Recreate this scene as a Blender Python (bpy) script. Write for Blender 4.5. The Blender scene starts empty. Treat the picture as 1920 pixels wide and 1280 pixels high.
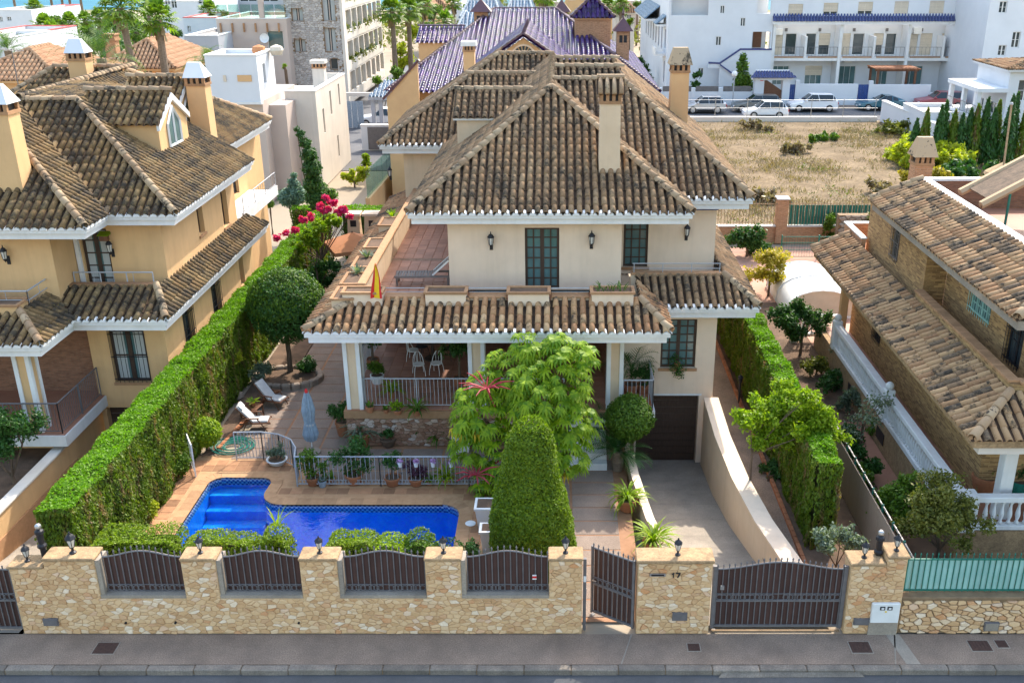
import bpy, bmesh, math, random
import numpy as np
from mathutils import Vector, Matrix, Euler

random.seed(7)
RNG = np.random.default_rng(7)
scene = bpy.context.scene
COL = scene.collection
R = math.radians

# camera
CAM_H, CAM_Y, PITCH = 14.2, -18.0, math.atan(0.4)
cam_data = bpy.data.cameras.new("camera")
cam = bpy.data.objects.new("camera", cam_data)
COL.objects.link(cam)
cam.location = (0, CAM_Y, CAM_H)
cam.rotation_euler = (math.pi / 2 - PITCH, 0, 0)
cam_data.sensor_width = 36
cam_data.lens = 1850 / 1920 * 36
cam_data.shift_x = -85 / 1920
cam_data.clip_start = 0.5
cam_data.clip_end = 6000
scene.camera = cam

# light
SUN = Vector((0.42, 0.90, 1.0)).normalized()          # direction towards the sun
world = bpy.data.worlds.new("World")
scene.world = world
world.use_nodes = True
wn = world.node_tree.nodes
wl = world.node_tree.links
sky = wn.new("ShaderNodeTexSky")
sky.sky_type = 'NISHITA'
sky.sun_disc = False
sky.sun_elevation = math.asin(SUN.z)
sky.sun_rotation = math.atan2(SUN.x, SUN.y)
sky.air_density = 1.55
sky.dust_density = 2.6
sky.ozone_density = 0.7
wl.new(sky.outputs[0], wn["Background"].inputs[0])
wn["Background"].inputs[1].default_value = 0.15
sun_data = bpy.data.lights.new("sun", 'SUN')
sun_data.energy = 2.0
sun_data.angle = R(0.55)
sun_data.color = (1.0, 0.92, 0.80)
sun = bpy.data.objects.new("sun", sun_data)
COL.objects.link(sun)
sun.location = (30, 60, 80)
sun.rotation_euler = SUN.to_track_quat('Z', 'Y').to_euler()
vs = scene.view_settings
vs.view_transform = 'Standard'
try:
	vs.look = 'None'
except Exception:
	pass
vs.exposure = 1.82
vs.gamma = 1.0
vs.use_curve_mapping = False
scene.cycles.max_bounces = 7
scene.cycles.transparent_max_bounces = 12
scene.cycles.caustics_reflective = False
scene.cycles.caustics_refractive = False
scene.cycles.use_denoising = True

# measuring on real planes
_c, _s = math.cos(PITCH), math.sin(PITCH)
def _ray(x, y):
	u = (x - 1045) / 1850.0
	v = (y - 640) / 1850.0
	return Vector((u, _c - v * _s, -(_s + v * _c)))
def on_z(x, y, z=0.0):
	r = _ray(x, y); t = (z - CAM_H) / r.z
	return Vector((r.x * t, CAM_Y + r.y * t, z))
def on_y(x, y, Y):
	r = _ray(x, y); t = (Y - CAM_Y) / r.y
	return Vector((r.x * t, Y, CAM_H + r.z * t))
def depth_of(p):
	return (p[1] - CAM_Y) * _c - (p[2] - CAM_H) * _s

# materials
def _n(nt, t, **kw):
	n = nt.nodes.new(t)
	for k, v in kw.items():
		setattr(n, k, v)
	return n
def rgba(c):
	return (c[0], c[1], c[2], 1.0)
def new_mat(name):
	m = bpy.data.materials.new(name)
	m.use_nodes = True
	nt = m.node_tree
	return m, nt, nt.nodes["Principled BSDF"]
def rand_val(nt):
	"""0..1 differing per object and per mesh island"""
	oi = _n(nt, "ShaderNodeObjectInfo")
	ge = _n(nt, "ShaderNodeNewGeometry")
	ad = _n(nt, "ShaderNodeMath", operation='ADD')
	nt.links.new(oi.outputs["Random"], ad.inputs[0])
	nt.links.new(ge.outputs["Random Per Island"], ad.inputs[1])
	fr = _n(nt, "ShaderNodeMath", operation='FRACT')
	nt.links.new(ad.outputs[0], fr.inputs[0])
	return fr.outputs[0]
def noise(nt, scale, detail=4.0, rough=0.6, vec=None, stretch=None):
	nz = _n(nt, "ShaderNodeTexNoise")
	nz.inputs["Scale"].default_value = scale
	nz.inputs["Detail"].default_value = detail
	nz.inputs["Roughness"].default_value = rough
	if vec is None:
		vec = _n(nt, "ShaderNodeNewGeometry").outputs["Position"]
	if stretch:
		mp = _n(nt, "ShaderNodeMapping")
		mp.inputs["Scale"].default_value = stretch
		nt.links.new(vec, mp.inputs[0]); vec = mp.outputs[0]
	nt.links.new(vec, nz.inputs["Vector"])
	return nz.outputs["Fac"]
def ramp(nt, fac, stops):
	r = _n(nt, "ShaderNodeValToRGB")
	e = r.color_ramp.elements
	while len(e) > 1:
		e.remove(e[-1])
	e[0].position, e[0].color = stops[0][0], rgba(stops[0][1])
	for p, c in stops[1:]:
		k = e.new(p); k.color = rgba(c)
	nt.links.new(fac, r.inputs[0])
	return r.outputs[0]
def mixc(nt, fac, a, b, mode='MIX'):
	m = _n(nt, "ShaderNodeMix", data_type='RGBA', blend_type=mode)
	if isinstance(fac, (int, float)):
		m.inputs[0].default_value = fac
	else:
		nt.links.new(fac, m.inputs[0])
	for i, v in ((6, a), (7, b)):
		if isinstance(v, (tuple, list)):
			m.inputs[i].default_value = rgba(v)
		else:
			nt.links.new(v, m.inputs[i])
	return m.outputs[2]
def bump(nt, bsdf, h, strength=0.4, dist=0.02):
	b = _n(nt, "ShaderNodeBump")
	b.inputs["Strength"].default_value = strength
	b.inputs["Distance"].default_value = dist
	nt.links.new(h, b.inputs["Height"])
	nt.links.new(b.outputs[0], bsdf.inputs["Normal"])
def sc(c, k):
	return tuple(min(1.0, v * k) for v in c)

def mat(name, col, col2=None, scale=3.0, rough=0.8, bmp=0.0, bscale=40.0, rnd=0.0, metal=0.0, spec=0.3, stain=0.0, coat=0.0, stretch=None, grain=0.0, gscale=45, streak=0.0):
	m, nt, b = new_mat(name)
	col2 = col2 or sc(col, 0.82)
	c = mixc(nt, ramp(nt, noise(nt, scale, stretch=stretch), [(0.32, (0, 0, 0)), (0.68, (1, 1, 1))]), col, col2)
	if rnd:
		c = mixc(nt, 1.0, c, ramp(nt, rand_val(nt), [(0, (1 - rnd,) * 3), (1, (1.0,) * 3)]), 'MULTIPLY')
	if grain:
		c = mixc(nt, 1.0, c, ramp(nt, noise(nt, gscale, 3, 0.7), [(0.3, (1 - grain,) * 3), (0.7, (1 + grain * 0.6,) * 3)]), 'MULTIPLY')
	if streak:
		c = mixc(nt, ramp(nt, noise(nt, 2.6, 5, 0.7, stretch=(1, 1, 0.09)), [(0.48, (0, 0, 0)), (0.78, (streak,) * 3)]), c, sc(col, 0.45))
		c = mixc(nt, 1.0, c, ramp(nt, noise(nt, 0.55, 4, 0.6), [(0.3, (1 - streak * .4,) * 3), (0.7, (1.0,) * 3)]), 'MULTIPLY')
	if stain:
		c = mixc(nt, ramp(nt, noise(nt, 0.9, 6, 0.7), [(0.45, (0, 0, 0)), (0.8, (stain,) * 3)]), c, sc(col, 0.35))
	nt.links.new(c, b.inputs["Base Color"])
	b.inputs["Roughness"].default_value = rough
	b.inputs["Metallic"].default_value = metal
	b.inputs["Specular IOR Level"].default_value = spec
	if coat:
		b.inputs["Coat Weight"].default_value = coat
		b.inputs["Coat Roughness"].default_value = 0.06
	if bmp:
		bump(nt, b, noise(nt, bscale, 5), bmp, 0.02)
	return m

def tile_mat(name, stops, dark=0.5, darkcol=(0.035, 0.03, 0.025), spots=(0.42, 0.33, 0.10), rough=0.85, dscale=1.1):
	"""clay tile: own colour per tile, black growth in patches, pale and yellow lichen spots"""
	m, nt, b = new_mat(name)
	rv = rand_val(nt)
	c = ramp(nt, rv, stops)
	c = mixc(nt, ramp(nt, noise(nt, 21, 6, 0.75), [(0.35, (0, 0, 0)), (0.7, (0.5,) * 3)]), c, stops[-1][1])
	big = noise(nt, dscale, 5, 0.65)
	fine = noise(nt, 9.0, 5, 0.7)
	ad = _n(nt, "ShaderNodeMath", operation='MULTIPLY_ADD')
	nt.links.new(fine, ad.inputs[0]); ad.inputs[1].default_value = 0.55
	nt.links.new(big, ad.inputs[2])
	ad2 = _n(nt, "ShaderNodeMath", operation='MULTIPLY_ADD')
	nt.links.new(rv, ad2.inputs[0]); ad2.inputs[1].default_value = 0.12
	nt.links.new(ad.outputs[0], ad2.inputs[2])
	f = ramp(nt, ad2.outputs[0], [(1.04 - 0.5 * dark, (0, 0, 0)), (1.26 - 0.5 * dark, (0.92,) * 3)])
	c = mixc(nt, f, c, darkcol)
	c = mixc(nt, ramp(nt, noise(nt, 23, 2), [(0.66, (0, 0, 0)), (0.72, (0.55,) * 3)]), c, spots)
	nt.links.new(c, b.inputs["Base Color"])
	b.inputs["Roughness"].default_value = rough
	b.inputs["Specular IOR Level"].default_value = 0.25
	bump(nt, b, noise(nt, 60, 4), 0.5, 0.01)
	return m

def leaf_mat(name, c1, c2, trans=0.35, patch=None, pscale=1.2, rough=0.55, pst=None):
	m, nt, b = new_mat(name)
	rv = rand_val(nt)
	c = ramp(nt, rv, [(0, c1), (1, c2)])
	if patch:
		pat = ramp(nt, noise(nt, pscale, 4, 0.6, stretch=pst), [(patch[1], (0, 0, 0)), (patch[1] + 0.12, (1, 1, 1))])
		c = mixc(nt, pat, c, patch[0])
	nt.links.new(c, b.inputs["Base Color"])
	b.inputs["Roughness"].default_value = rough
	b.inputs["Specular IOR Level"].default_value = 0.3
	if trans:
		tr = _n(nt, "ShaderNodeBsdfTranslucent")
		tc = mixc(nt, 1.0, c, (1.5, 1.7, 0.6), 'MULTIPLY')
		nt.links.new(tc, tr.inputs[0])
		mx = _n(nt, "ShaderNodeMixShader")
		mx.inputs[0].default_value = trans
		nt.links.new(b.outputs[0], mx.inputs[1])
		nt.links.new(tr.outputs[0], mx.inputs[2])
		nt.links.new(mx.outputs[0], nt.nodes["Material Output"].inputs[0])
	return m

def brick_mat(name, c1, c2, mortar, bw=0.24, bh=0.062, rough=0.9):
	m, nt, b = new_mat(name)
	g = _n(nt, "ShaderNodeNewGeometry")
	sp = _n(nt, "ShaderNodeSeparateXYZ")
	nt.links.new(g.outputs["Position"], sp.inputs[0])
	ad = _n(nt, "ShaderNodeMath", operation='ADD')
	nt.links.new(sp.outputs[0], ad.inputs[0]); nt.links.new(sp.outputs[1], ad.inputs[1])
	cb = _n(nt, "ShaderNodeCombineXYZ")
	nt.links.new(ad.outputs[0], cb.inputs[0]); nt.links.new(sp.outputs[2], cb.inputs[1])
	br = _n(nt, "ShaderNodeTexBrick")
	nt.links.new(cb.outputs[0], br.inputs["Vector"])
	br.inputs["Color1"].default_value = rgba(c1)
	br.inputs["Color2"].default_value = rgba(c2)
	br.inputs["Mortar"].default_value = rgba(mortar)
	br.inputs["Scale"].default_value = 1.0
	br.inputs["Brick Width"].default_value = bw
	br.inputs["Row Height"].default_value = bh
	br.inputs["Mortar Size"].default_value = 0.008
	c = mixc(nt, ramp(nt, noise(nt, 6, 5, 0.7, stretch=(1, 1, 4)), [(0.45, (0, 0, 0)), (0.72, (0.75,) * 3)]), br.outputs[0], sc(c1, 0.3))
	nt.links.new(c, b.inputs["Base Color"])
	b.inputs["Roughness"].default_value = rough
	bump(nt, b, br.outputs["Fac"], -0.6, 0.01)
	return m

def glass_mat(name, col=(0.02, 0.03, 0.035), rough=0.06, refl=0.5):
	m, nt, b = new_mat(name)
	c = mixc(nt, noise(nt, 1.3, 3), sc(col, 0.6), sc(col, 1.7))
	nt.links.new(c, b.inputs["Base Color"])
	b.inputs["Roughness"].default_value = rough
	b.inputs["Specular IOR Level"].default_value = refl
	return m

M = {}
M['road'] = mat('asphalt', (0.10, 0.10, 0.105), (0.075, 0.076, 0.08), 0.7, 0.9, 0.5, 90, grain=0.35, gscale=70, stain=.5)
M['pave'] = mat('pavement aggregate', (0.32, 0.235, 0.175), (0.23, 0.17, 0.13), 1.3, 0.92, 0.6, 110, stain=0.6, grain=0.45, gscale=38)
M['kerb'] = mat('kerb concrete', (0.31, 0.26, 0.21), (0.19, 0.165, 0.14), 2.5, 0.9, 0.4, 60, rnd=0.35, stain=0.7, grain=.35, gscale=30)
M['soil'] = mat('soil', (0.16, 0.10, 0.065), (0.09, 0.06, 0.04), 2.0, 1, 0.8, 30)
M['concrete'] = mat('concrete', (0.37, 0.315, 0.25), (0.28, 0.24, 0.195), 1.2, 0.9, 0.3, 70, stain=0.6, grain=0.2, gscale=30)
M['cream'] = mat('cream render', (0.70, 0.53, 0.36), (0.65, 0.485, 0.325), 1.5, 0.9, 0.25, 120, streak=.25)
M['cream_light'] = mat('pale cream render', (0.76, 0.60, 0.45), (0.71, 0.555, 0.41), 1.5, 0.9, 0.25, 120, streak=.22)
M['ochre'] = mat('ochre render', (0.68, 0.435, 0.215), (0.62, 0.39, 0.19), 1.2, 0.9, 0.25, 120, streak=.25)
M['white'] = mat('white paint', (0.74, 0.74, 0.73), (0.67, 0.665, 0.645), 1.6, 0.75, 0.12, 80, streak=.22)
M['white_wall'] = mat('white render', (0.64, 0.66, 0.69), (0.58, 0.60, 0.63), 0.5, 0.85, 0.1, 60)
M['offwhite'] = mat('off white render', (0.68, 0.62, 0.54), (0.60, 0.545, 0.475), 0.5, 0.9, 0.15, 80, streak=.2)
M['beige'] = mat('beige render', (0.52, 0.43, 0.37), (0.46, 0.38, 0.33), 0.4, 0.9, 0.15, 60)
M['peach'] = mat('peach render', (0.64, 0.40, 0.20), (0.56, 0.34, 0.17), 0.8, 0.9, 0.15, 60)
M['grey_wall'] = mat('grey render', (0.42, 0.43, 0.46), (0.37, 0.38, 0.41), 0.5, 0.9, 0.1, 60)
M['terracotta'] = mat('terracotta', (0.42, 0.17, 0.08), (0.33, 0.13, 0.06), 6, 0.8, 0.3, 50, rnd=0.25)
M['terrace'] = mat('red terrace tile', (0.40, 0.20, 0.13), (0.34, 0.165, 0.105), 2.5, 0.6, 0.1, 40, rnd=0.28)
M['tan_brick'] = mat('tan trim brick', (0.45, 0.25, 0.13), (0.36, 0.2, 0.1), 8, 0.9, 0.3, 50, rnd=0.3)
M['deck'] = mat('deck tile', (0.48, 0.25, 0.125), (0.38, 0.185, 0.092), 5, 0.75, 0.25, 60, rnd=0.52)
M['coping'] = mat('coping stone', (0.46, 0.27, 0.14), (0.38, 0.21, 0.105), 6, 0.75, 0.25, 60, rnd=0.25)
M['slab'] = mat('aggregate slab', (0.31, 0.235, 0.185), (0.25, 0.185, 0.145), 1.7, 0.9, 0.6, 100, rnd=0.14, stain=0.25, grain=0.35, gscale=40)
M['strip'] = mat('clay strip', (0.34, 0.18, 0.10), (0.27, 0.14, 0.075), 5, 0.85, 0.3, 60)
M['stone'] = tile_mat('sandstone', [(0, (0.48, 0.27, 0.125)), (0.3, (0.61, 0.385, 0.19)), (0.6, (0.67, 0.455, 0.25)), (0.76, (0.70, 0.52, 0.33)), (0.87, (0.80, 0.68, 0.52)), (0.93, (0.54, 0.24, 0.09)), (1, (0.61, 0.42, 0.25))], dark=-0.1, darkcol=(0.2, 0.13, 0.08), spots=(0.66, 0.55, 0.40), rough=0.92)
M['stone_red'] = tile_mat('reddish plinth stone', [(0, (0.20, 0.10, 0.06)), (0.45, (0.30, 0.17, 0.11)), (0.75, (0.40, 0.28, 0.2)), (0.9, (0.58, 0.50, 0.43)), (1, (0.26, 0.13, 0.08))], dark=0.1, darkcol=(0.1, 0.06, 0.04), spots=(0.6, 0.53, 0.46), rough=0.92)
M['mortar'] = mat('lime mortar', (0.63, 0.43, 0.24), (0.54, 0.36, 0.195), 3, 0.95, 0.6, 50, grain=.2)
M['mortar_dark'] = mat('recessed mortar', (0.26, 0.175, 0.10), (0.18, 0.12, 0.07), 5, 0.95, 0.6, 50)
M['capstone'] = mat('wall capping', (0.42, 0.28, 0.15), (0.27, 0.18, 0.10), 5, 0.9, 0.6, 30, stain=0.5, grain=.3, gscale=22)
M['brown_metal'] = mat('brown sheet', (0.088, 0.046, 0.038), (0.07, 0.038, 0.033), 3, 0.5, 0.05, 50, rnd=0.2)
M['iron'] = mat('grey iron', (0.16, 0.15, 0.15), (0.12, 0.112, 0.113), 6, 0.5, 0.1, 60)
M['black_iron'] = mat('black iron', (0.022, 0.022, 0.026), (0.015, 0.015, 0.018), 6, 0.45, 0.1, 60)
M['rail_grey'] = mat('grey rail paint', (0.40, 0.41, 0.43), (0.32, 0.33, 0.35), 5, 0.5, 0.05, 60)
M['lamp_glass'] = mat('lantern glass', (0.62, 0.60, 0.54), (0.5, 0.48, 0.43), 8, 0.25, spec=0.5)
M['dark_wood'] = mat('dark wood', (0.065, 0.04, 0.028), (0.045, 0.028, 0.02), 5, 0.55, 0.15, 60, stretch=(6, 6, 1))
M['teak'] = mat('teak', (0.17, 0.075, 0.04), (0.11, 0.05, 0.03), 8, 0.55, 0.1, 60)
M['grey_wood'] = mat('weathered wood', (0.22, 0.19, 0.17), (0.16, 0.14, 0.125), 8, 0.8, 0.3, 60, rnd=0.25)
M['glass'] = glass_mat('window glass', (0.035, 0.05, 0.055))
M['glass_teal'] = glass_mat('teal glass', (0.07, 0.13, 0.13))
M['curtain'] = mat('curtain', (0.45, 0.47, 0.46), (0.36, 0.38, 0.37), 4, 0.8, stretch=(12, 12, 0.5))
M['shutter'] = mat('cream shutter', (0.66, 0.57, 0.45), (0.58, 0.5, 0.39), 3, 0.7, rnd=0.15)
M['cloth'] = mat('canvas', (0.50, 0.50, 0.49), (0.40, 0.40, 0.40), 5, 0.9)
M['cloth_blue'] = mat('grey blue canvas', (0.30, 0.36, 0.42), (0.22, 0.27, 0.32), 8, 0.9)
M['orange_cloth'] = mat('orange canvas', (0.50, 0.22, 0.10), (0.42, 0.18, 0.08), 2, 0.9)
M['hose'] = mat('hose', (0.02, 0.20, 0.15), (0.015, 0.13, 0.1), 8, 0.5)
M['rock'] = mat('rock', (0.33, 0.26, 0.2), (0.22, 0.17, 0.13), 4, 0.9, 0.7, 20)
M['bark'] = mat('bark', (0.16, 0.11, 0.075), (0.09, 0.065, 0.045), 6, 0.95, 0.7, 25, stretch=(1, 1, 0.3))
M['palm_bark'] = mat('palm bark', (0.25, 0.185, 0.13), (0.15, 0.11, 0.08), 5, 0.95, 0.8, 20, stretch=(1, 1, 4))
M['hedge_core'] = mat('light-blocking hedge fill', (0.05, 0.055, 0.014), (0.035, 0.036, 0.01), 4, 1.0)  # dark solid fill added inside clipped foliage to block light
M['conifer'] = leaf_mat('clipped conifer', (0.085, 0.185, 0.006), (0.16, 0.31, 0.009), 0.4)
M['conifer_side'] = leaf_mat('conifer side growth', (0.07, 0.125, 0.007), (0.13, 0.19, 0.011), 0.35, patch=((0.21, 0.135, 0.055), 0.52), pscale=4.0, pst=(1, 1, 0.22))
M['cone'] = leaf_mat('cone foliage', (0.065, 0.125, 0.006), (0.175, 0.25, 0.010), 0.33)
M['box'] = leaf_mat('box foliage', (0.095, 0.155, 0.007), (0.21, 0.29, 0.011), 0.35, patch=((0.14, 0.115, 0.05), 0.66), pscale=2.0)
M['schefflera'] = leaf_mat('schefflera leaf', (0.075, 0.17, 0.005), (0.27, 0.37, 0.010), 0.38)
M['sch_flower'] = leaf_mat('red flower spike', (0.28, 0.015, 0.03), (0.40, 0.05, 0.07), 0.1)
M['yellow_leaf'] = leaf_mat('yellow leaf', (0.55, 0.36, 0.02), (0.6, 0.45, 0.04), 0.3)
M['dark_leaf'] = leaf_mat('dark leaf', (0.02, 0.065, 0.012), (0.05, 0.13, 0.02), 0.2)
M['mid_leaf'] = leaf_mat('mid leaf', (0.042, 0.095, 0.009), (0.115, 0.20, 0.015), 0.3)
M['bright_leaf'] = leaf_mat('bright leaf', (0.115, 0.20, 0.007), (0.27, 0.36, 0.014), 0.4)
M['lime_leaf'] = leaf_mat('lime leaf', (0.24, 0.30, 0.012), (0.42, 0.42, 0.03), 0.35)
M['olive_leaf'] = leaf_mat('olive leaf', (0.08, 0.10, 0.018), (0.17, 0.165, 0.03), 0.3)
M['ochre_leaf'] = leaf_mat('ochre leaf', (0.24, 0.21, 0.02), (0.40, 0.30, 0.04), 0.35)
M['bluegreen_leaf'] = leaf_mat('blue green leaf', (0.07, 0.14, 0.10), (0.15, 0.24, 0.17), 0.2)
M['grey_leaf'] = leaf_mat('grey green leaf', (0.09, 0.13, 0.085), (0.19, 0.23, 0.15), 0.25)
M['magenta'] = leaf_mat('magenta bract', (0.55, 0.015, 0.12), (0.68, 0.04, 0.22), 0.25)
M['violet'] = leaf_mat('violet petals', (0.34, 0.16, 0.42), (0.5, 0.3, 0.55), 0.2)
M['purple_leaf'] = leaf_mat('purple leaf', (0.05, 0.018, 0.035), (0.13, 0.05, 0.09), 0.2)
M['white_petal'] = leaf_mat('white petals', (0.65, 0.62, 0.58), (0.75, 0.72, 0.7), 0.2)
M['palm_leaf'] = leaf_mat('palm leaf', (0.05, 0.115, 0.012), (0.17, 0.25, 0.02), 0.35)
M['date_leaf'] = leaf_mat('date palm leaf', (0.035, 0.09, 0.025), (0.11, 0.18, 0.04), 0.3)
M['dry_leaf'] = leaf_mat('dry palm skirt', (0.22, 0.15, 0.08), (0.3, 0.22, 0.12), 0.1)
M['dry_grass'] = leaf_mat('dry grass', (0.15, 0.105, 0.06), (0.32, 0.245, 0.145), 0.2, patch=((0.12, 0.115, 0.045), .55), pscale=.5)
M['lot'] = mat('dry lot earth', (0.135, 0.093, 0.05), (0.235, 0.17, 0.10), 0.5, 1.0, 0.8, 8, stain=0.45, grain=.4, gscale=5)
M['ground'] = mat('dusty ground', (0.36, 0.29, 0.21), (0.28, 0.23, 0.17), 0.08, 1.0, 0.4, 6)
M['town_green'] = mat('green ground', (0.09, 0.12, 0.045), (0.2, 0.16, 0.09), 0.1, 1.0)
M['far_road'] = mat('back street asphalt', (0.12, 0.12, 0.125), (0.1, 0.1, 0.105), 0.5, 0.9, 0.3, 60)
M['pink_pave'] = mat('red paving', (0.42, 0.24, 0.17), (0.36, 0.2, 0.14), 1.0, 0.9, 0.2, 40)
T_CLAY = [(0, (0.23, 0.10, 0.045)), (0.35, (0.31, 0.15, 0.068)), (0.7, (0.38, 0.21, 0.10)), (1, (0.46, 0.30, 0.165))]
M['tile_main'] = tile_mat('aged clay tile', [(0, (0.20, 0.112, 0.056)), (0.5, (0.245, 0.147, 0.077)), (1, (0.33, 0.22, 0.125))], dark=0.52)
M['tile_porch'] = tile_mat('clay porch tile', T_CLAY, dark=0.40)
M['tile_left'] = tile_mat('lichened clay tile', [(0, (0.145, 0.084, 0.036)), (0.5, (0.185, 0.113, 0.05)), (1, (0.28, 0.19, 0.09))], dark=0.62, spots=(0.50, 0.38, 0.06))
M['tile_right'] = tile_mat('two tone clay tile', [(0, (0.24, 0.12, 0.06)), (0.25, (0.32, 0.18, 0.09)), (0.48, (0.42, 0.265, 0.14)), (0.64, (0.34, 0.2, 0.105)), (0.68, (0.05, 0.04, 0.035)), (0.84, (0.085, 0.065, 0.05)), (0.88, (0.28, 0.155, 0.08)), (1, (0.43, 0.28, 0.155))], dark=0.34, spots=(0.48, 0.33, 0.18), dscale=2.5)
M['tile_bed'] = mat('roof channel', (0.085, 0.052, 0.032), (0.045, 0.03, 0.02), 2.5, 0.95, 0.4, 40, rnd=0.3)  # soiled clay, darkened further to paint shade between the cover tiles
M['tile_bed_right'] = mat('shade-darkened roof channel', (0.12, 0.07, 0.045), (0.08, 0.05, 0.032), 2.5, 0.95, 0.4, 40, rnd=0.3)  # base colour darkened in place of the shade between covers
M['ridge'] = tile_mat('ridge tile', [(0, (0.25, 0.155, 0.09)), (0.5, (0.32, 0.215, 0.13)), (1, (0.41, 0.30, 0.19))], dark=0.28)
M['ridge_right'] = tile_mat('sandy ridge tile', [(0, (0.32, 0.20, 0.115)), (1, (0.44, 0.31, 0.19))], dark=0.1)
M['tile_far'] = tile_mat('orange clay tile', [(0, (0.42, 0.22, 0.12)), (1, (0.52, 0.31, 0.18))], dark=0.0, spots=(0.5, 0.33, 0.2))
M['tile_purple'] = mat('glazed purple tile', (0.06, 0.010, 0.17), (0.03, 0.006, 0.09), 3, 0.17, 0.05, 40, rnd=0.7, spec=0.4)
M['ridge_purple'] = mat('glazed ridge', (0.10, 0.035, 0.04), (0.07, 0.025, 0.03), 4, 0.35, spec=0.6)
M['tile_blue'] = mat('glazed blue tile', (0.035, 0.055, 0.22), (0.025, 0.04, 0.15), 4, 0.25, rnd=0.3, spec=0.7)
M['tile_steel'] = mat('blue grey roof', (0.20, 0.29, 0.38), (0.16, 0.23, 0.31), 2, 0.5, rnd=0.2, spec=0.5)
M['brick'] = brick_mat('rustic brick', (0.50, 0.305, 0.12), (0.19, 0.10, 0.04), (0.38, 0.25, 0.115))
M['brick_red'] = brick_mat('brown brick', (0.30, 0.14, 0.08), (0.22, 0.10, 0.06), (0.24, 0.15, 0.1))
M['brick_orange'] = brick_mat('orange brick', (0.50, 0.25, 0.12), (0.42, 0.2, 0.09), (0.46, 0.3, 0.2))
M['stone_clad'] = tile_mat('grey cladding', [(0, (0.27, 0.25, 0.235)), (0.5, (0.40, 0.375, 0.35)), (1, (0.54, 0.50, 0.46))], dark=-0.2, spots=(0.5, 0.47, 0.42))
M['green_metal'] = mat('green metal', (0.02, 0.17, 0.12), (0.015, 0.12, 0.09), 4, 0.5)
M['green_panel'] = mat('pale green panel', (0.35, 0.58, 0.52), (0.28, 0.5, 0.45), 3, 0.4, rnd=0.15)
M['screen'] = mat('reed screen', (0.34, 0.26, 0.2), (0.26, 0.2, 0.15), 12, 0.95, 0.4, 60, stretch=(8, 8, 0.5))
M['pvc'] = mat('white plastic', (0.74, 0.74, 0.72), (0.66, 0.66, 0.64), 3, 0.45)
M['chrome'] = mat('galvanised', (0.5, 0.5, 0.5), (0.42, 0.42, 0.42), 8, 0.35, metal=0.8)
M['blue_gate'] = mat('blue gate', (0.03, 0.07, 0.24), (0.025, 0.055, 0.18), 3, 0.5)
M['blue_pot'] = mat('cobalt glaze', (0.015, 0.03, 0.17), (0.01, 0.02, 0.1), 5, 0.2, spec=0.6)
M['manhole'] = mat('rusty iron cover', (0.095, 0.05, 0.038), (0.06, 0.036, 0.028), 14, 0.8, 0.6, 70)
M['rubber'] = mat('rubber', (0.02, 0.02, 0.02), (0.015, 0.015, 0.015), 5, 0.8)
M['rim'] = mat('alloy rim', (0.45, 0.45, 0.46), (0.38, 0.38, 0.39), 5, 0.35, metal=0.7)
M['car_glass'] = glass_mat('car glass', (0.012, 0.018, 0.022), 0.05, 0.6)
M['tail_red'] = mat('tail lamp', (0.45, 0.015, 0.02), (0.35, 0.01, 0.015), 5, 0.25)
M['head_lamp'] = mat('head lamp', (0.7, 0.7, 0.72), (0.6, 0.6, 0.62), 5, 0.15)
M['yellow'] = mat('yellow cloth', (0.78, 0.53, 0.02), (0.7, 0.47, 0.02), 4, 0.8)
M['red'] = mat('red cloth', (0.60, 0.03, 0.03), (0.5, 0.025, 0.025), 4, 0.8)
M['solar'] = mat('solar glass', (0.05, 0.10, 0.2), (0.04, 0.08, 0.16), 4, 0.12, spec=0.8)
M['thatch'] = mat('thatch', (0.45, 0.32, 0.18), (0.33, 0.23, 0.13), 10, 1.0, 0.6, 30)
M['sea_blue'] = mat('sea water', (0.025, 0.12, 0.18), (0.045, 0.16, 0.22), 0.02, 0.7, 0.3, 0.6, spec=0.05)
M['pinkred'] = mat('red coping', (0.50, 0.09, 0.08), (0.42, 0.07, 0.07), 2, 0.7)

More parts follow.
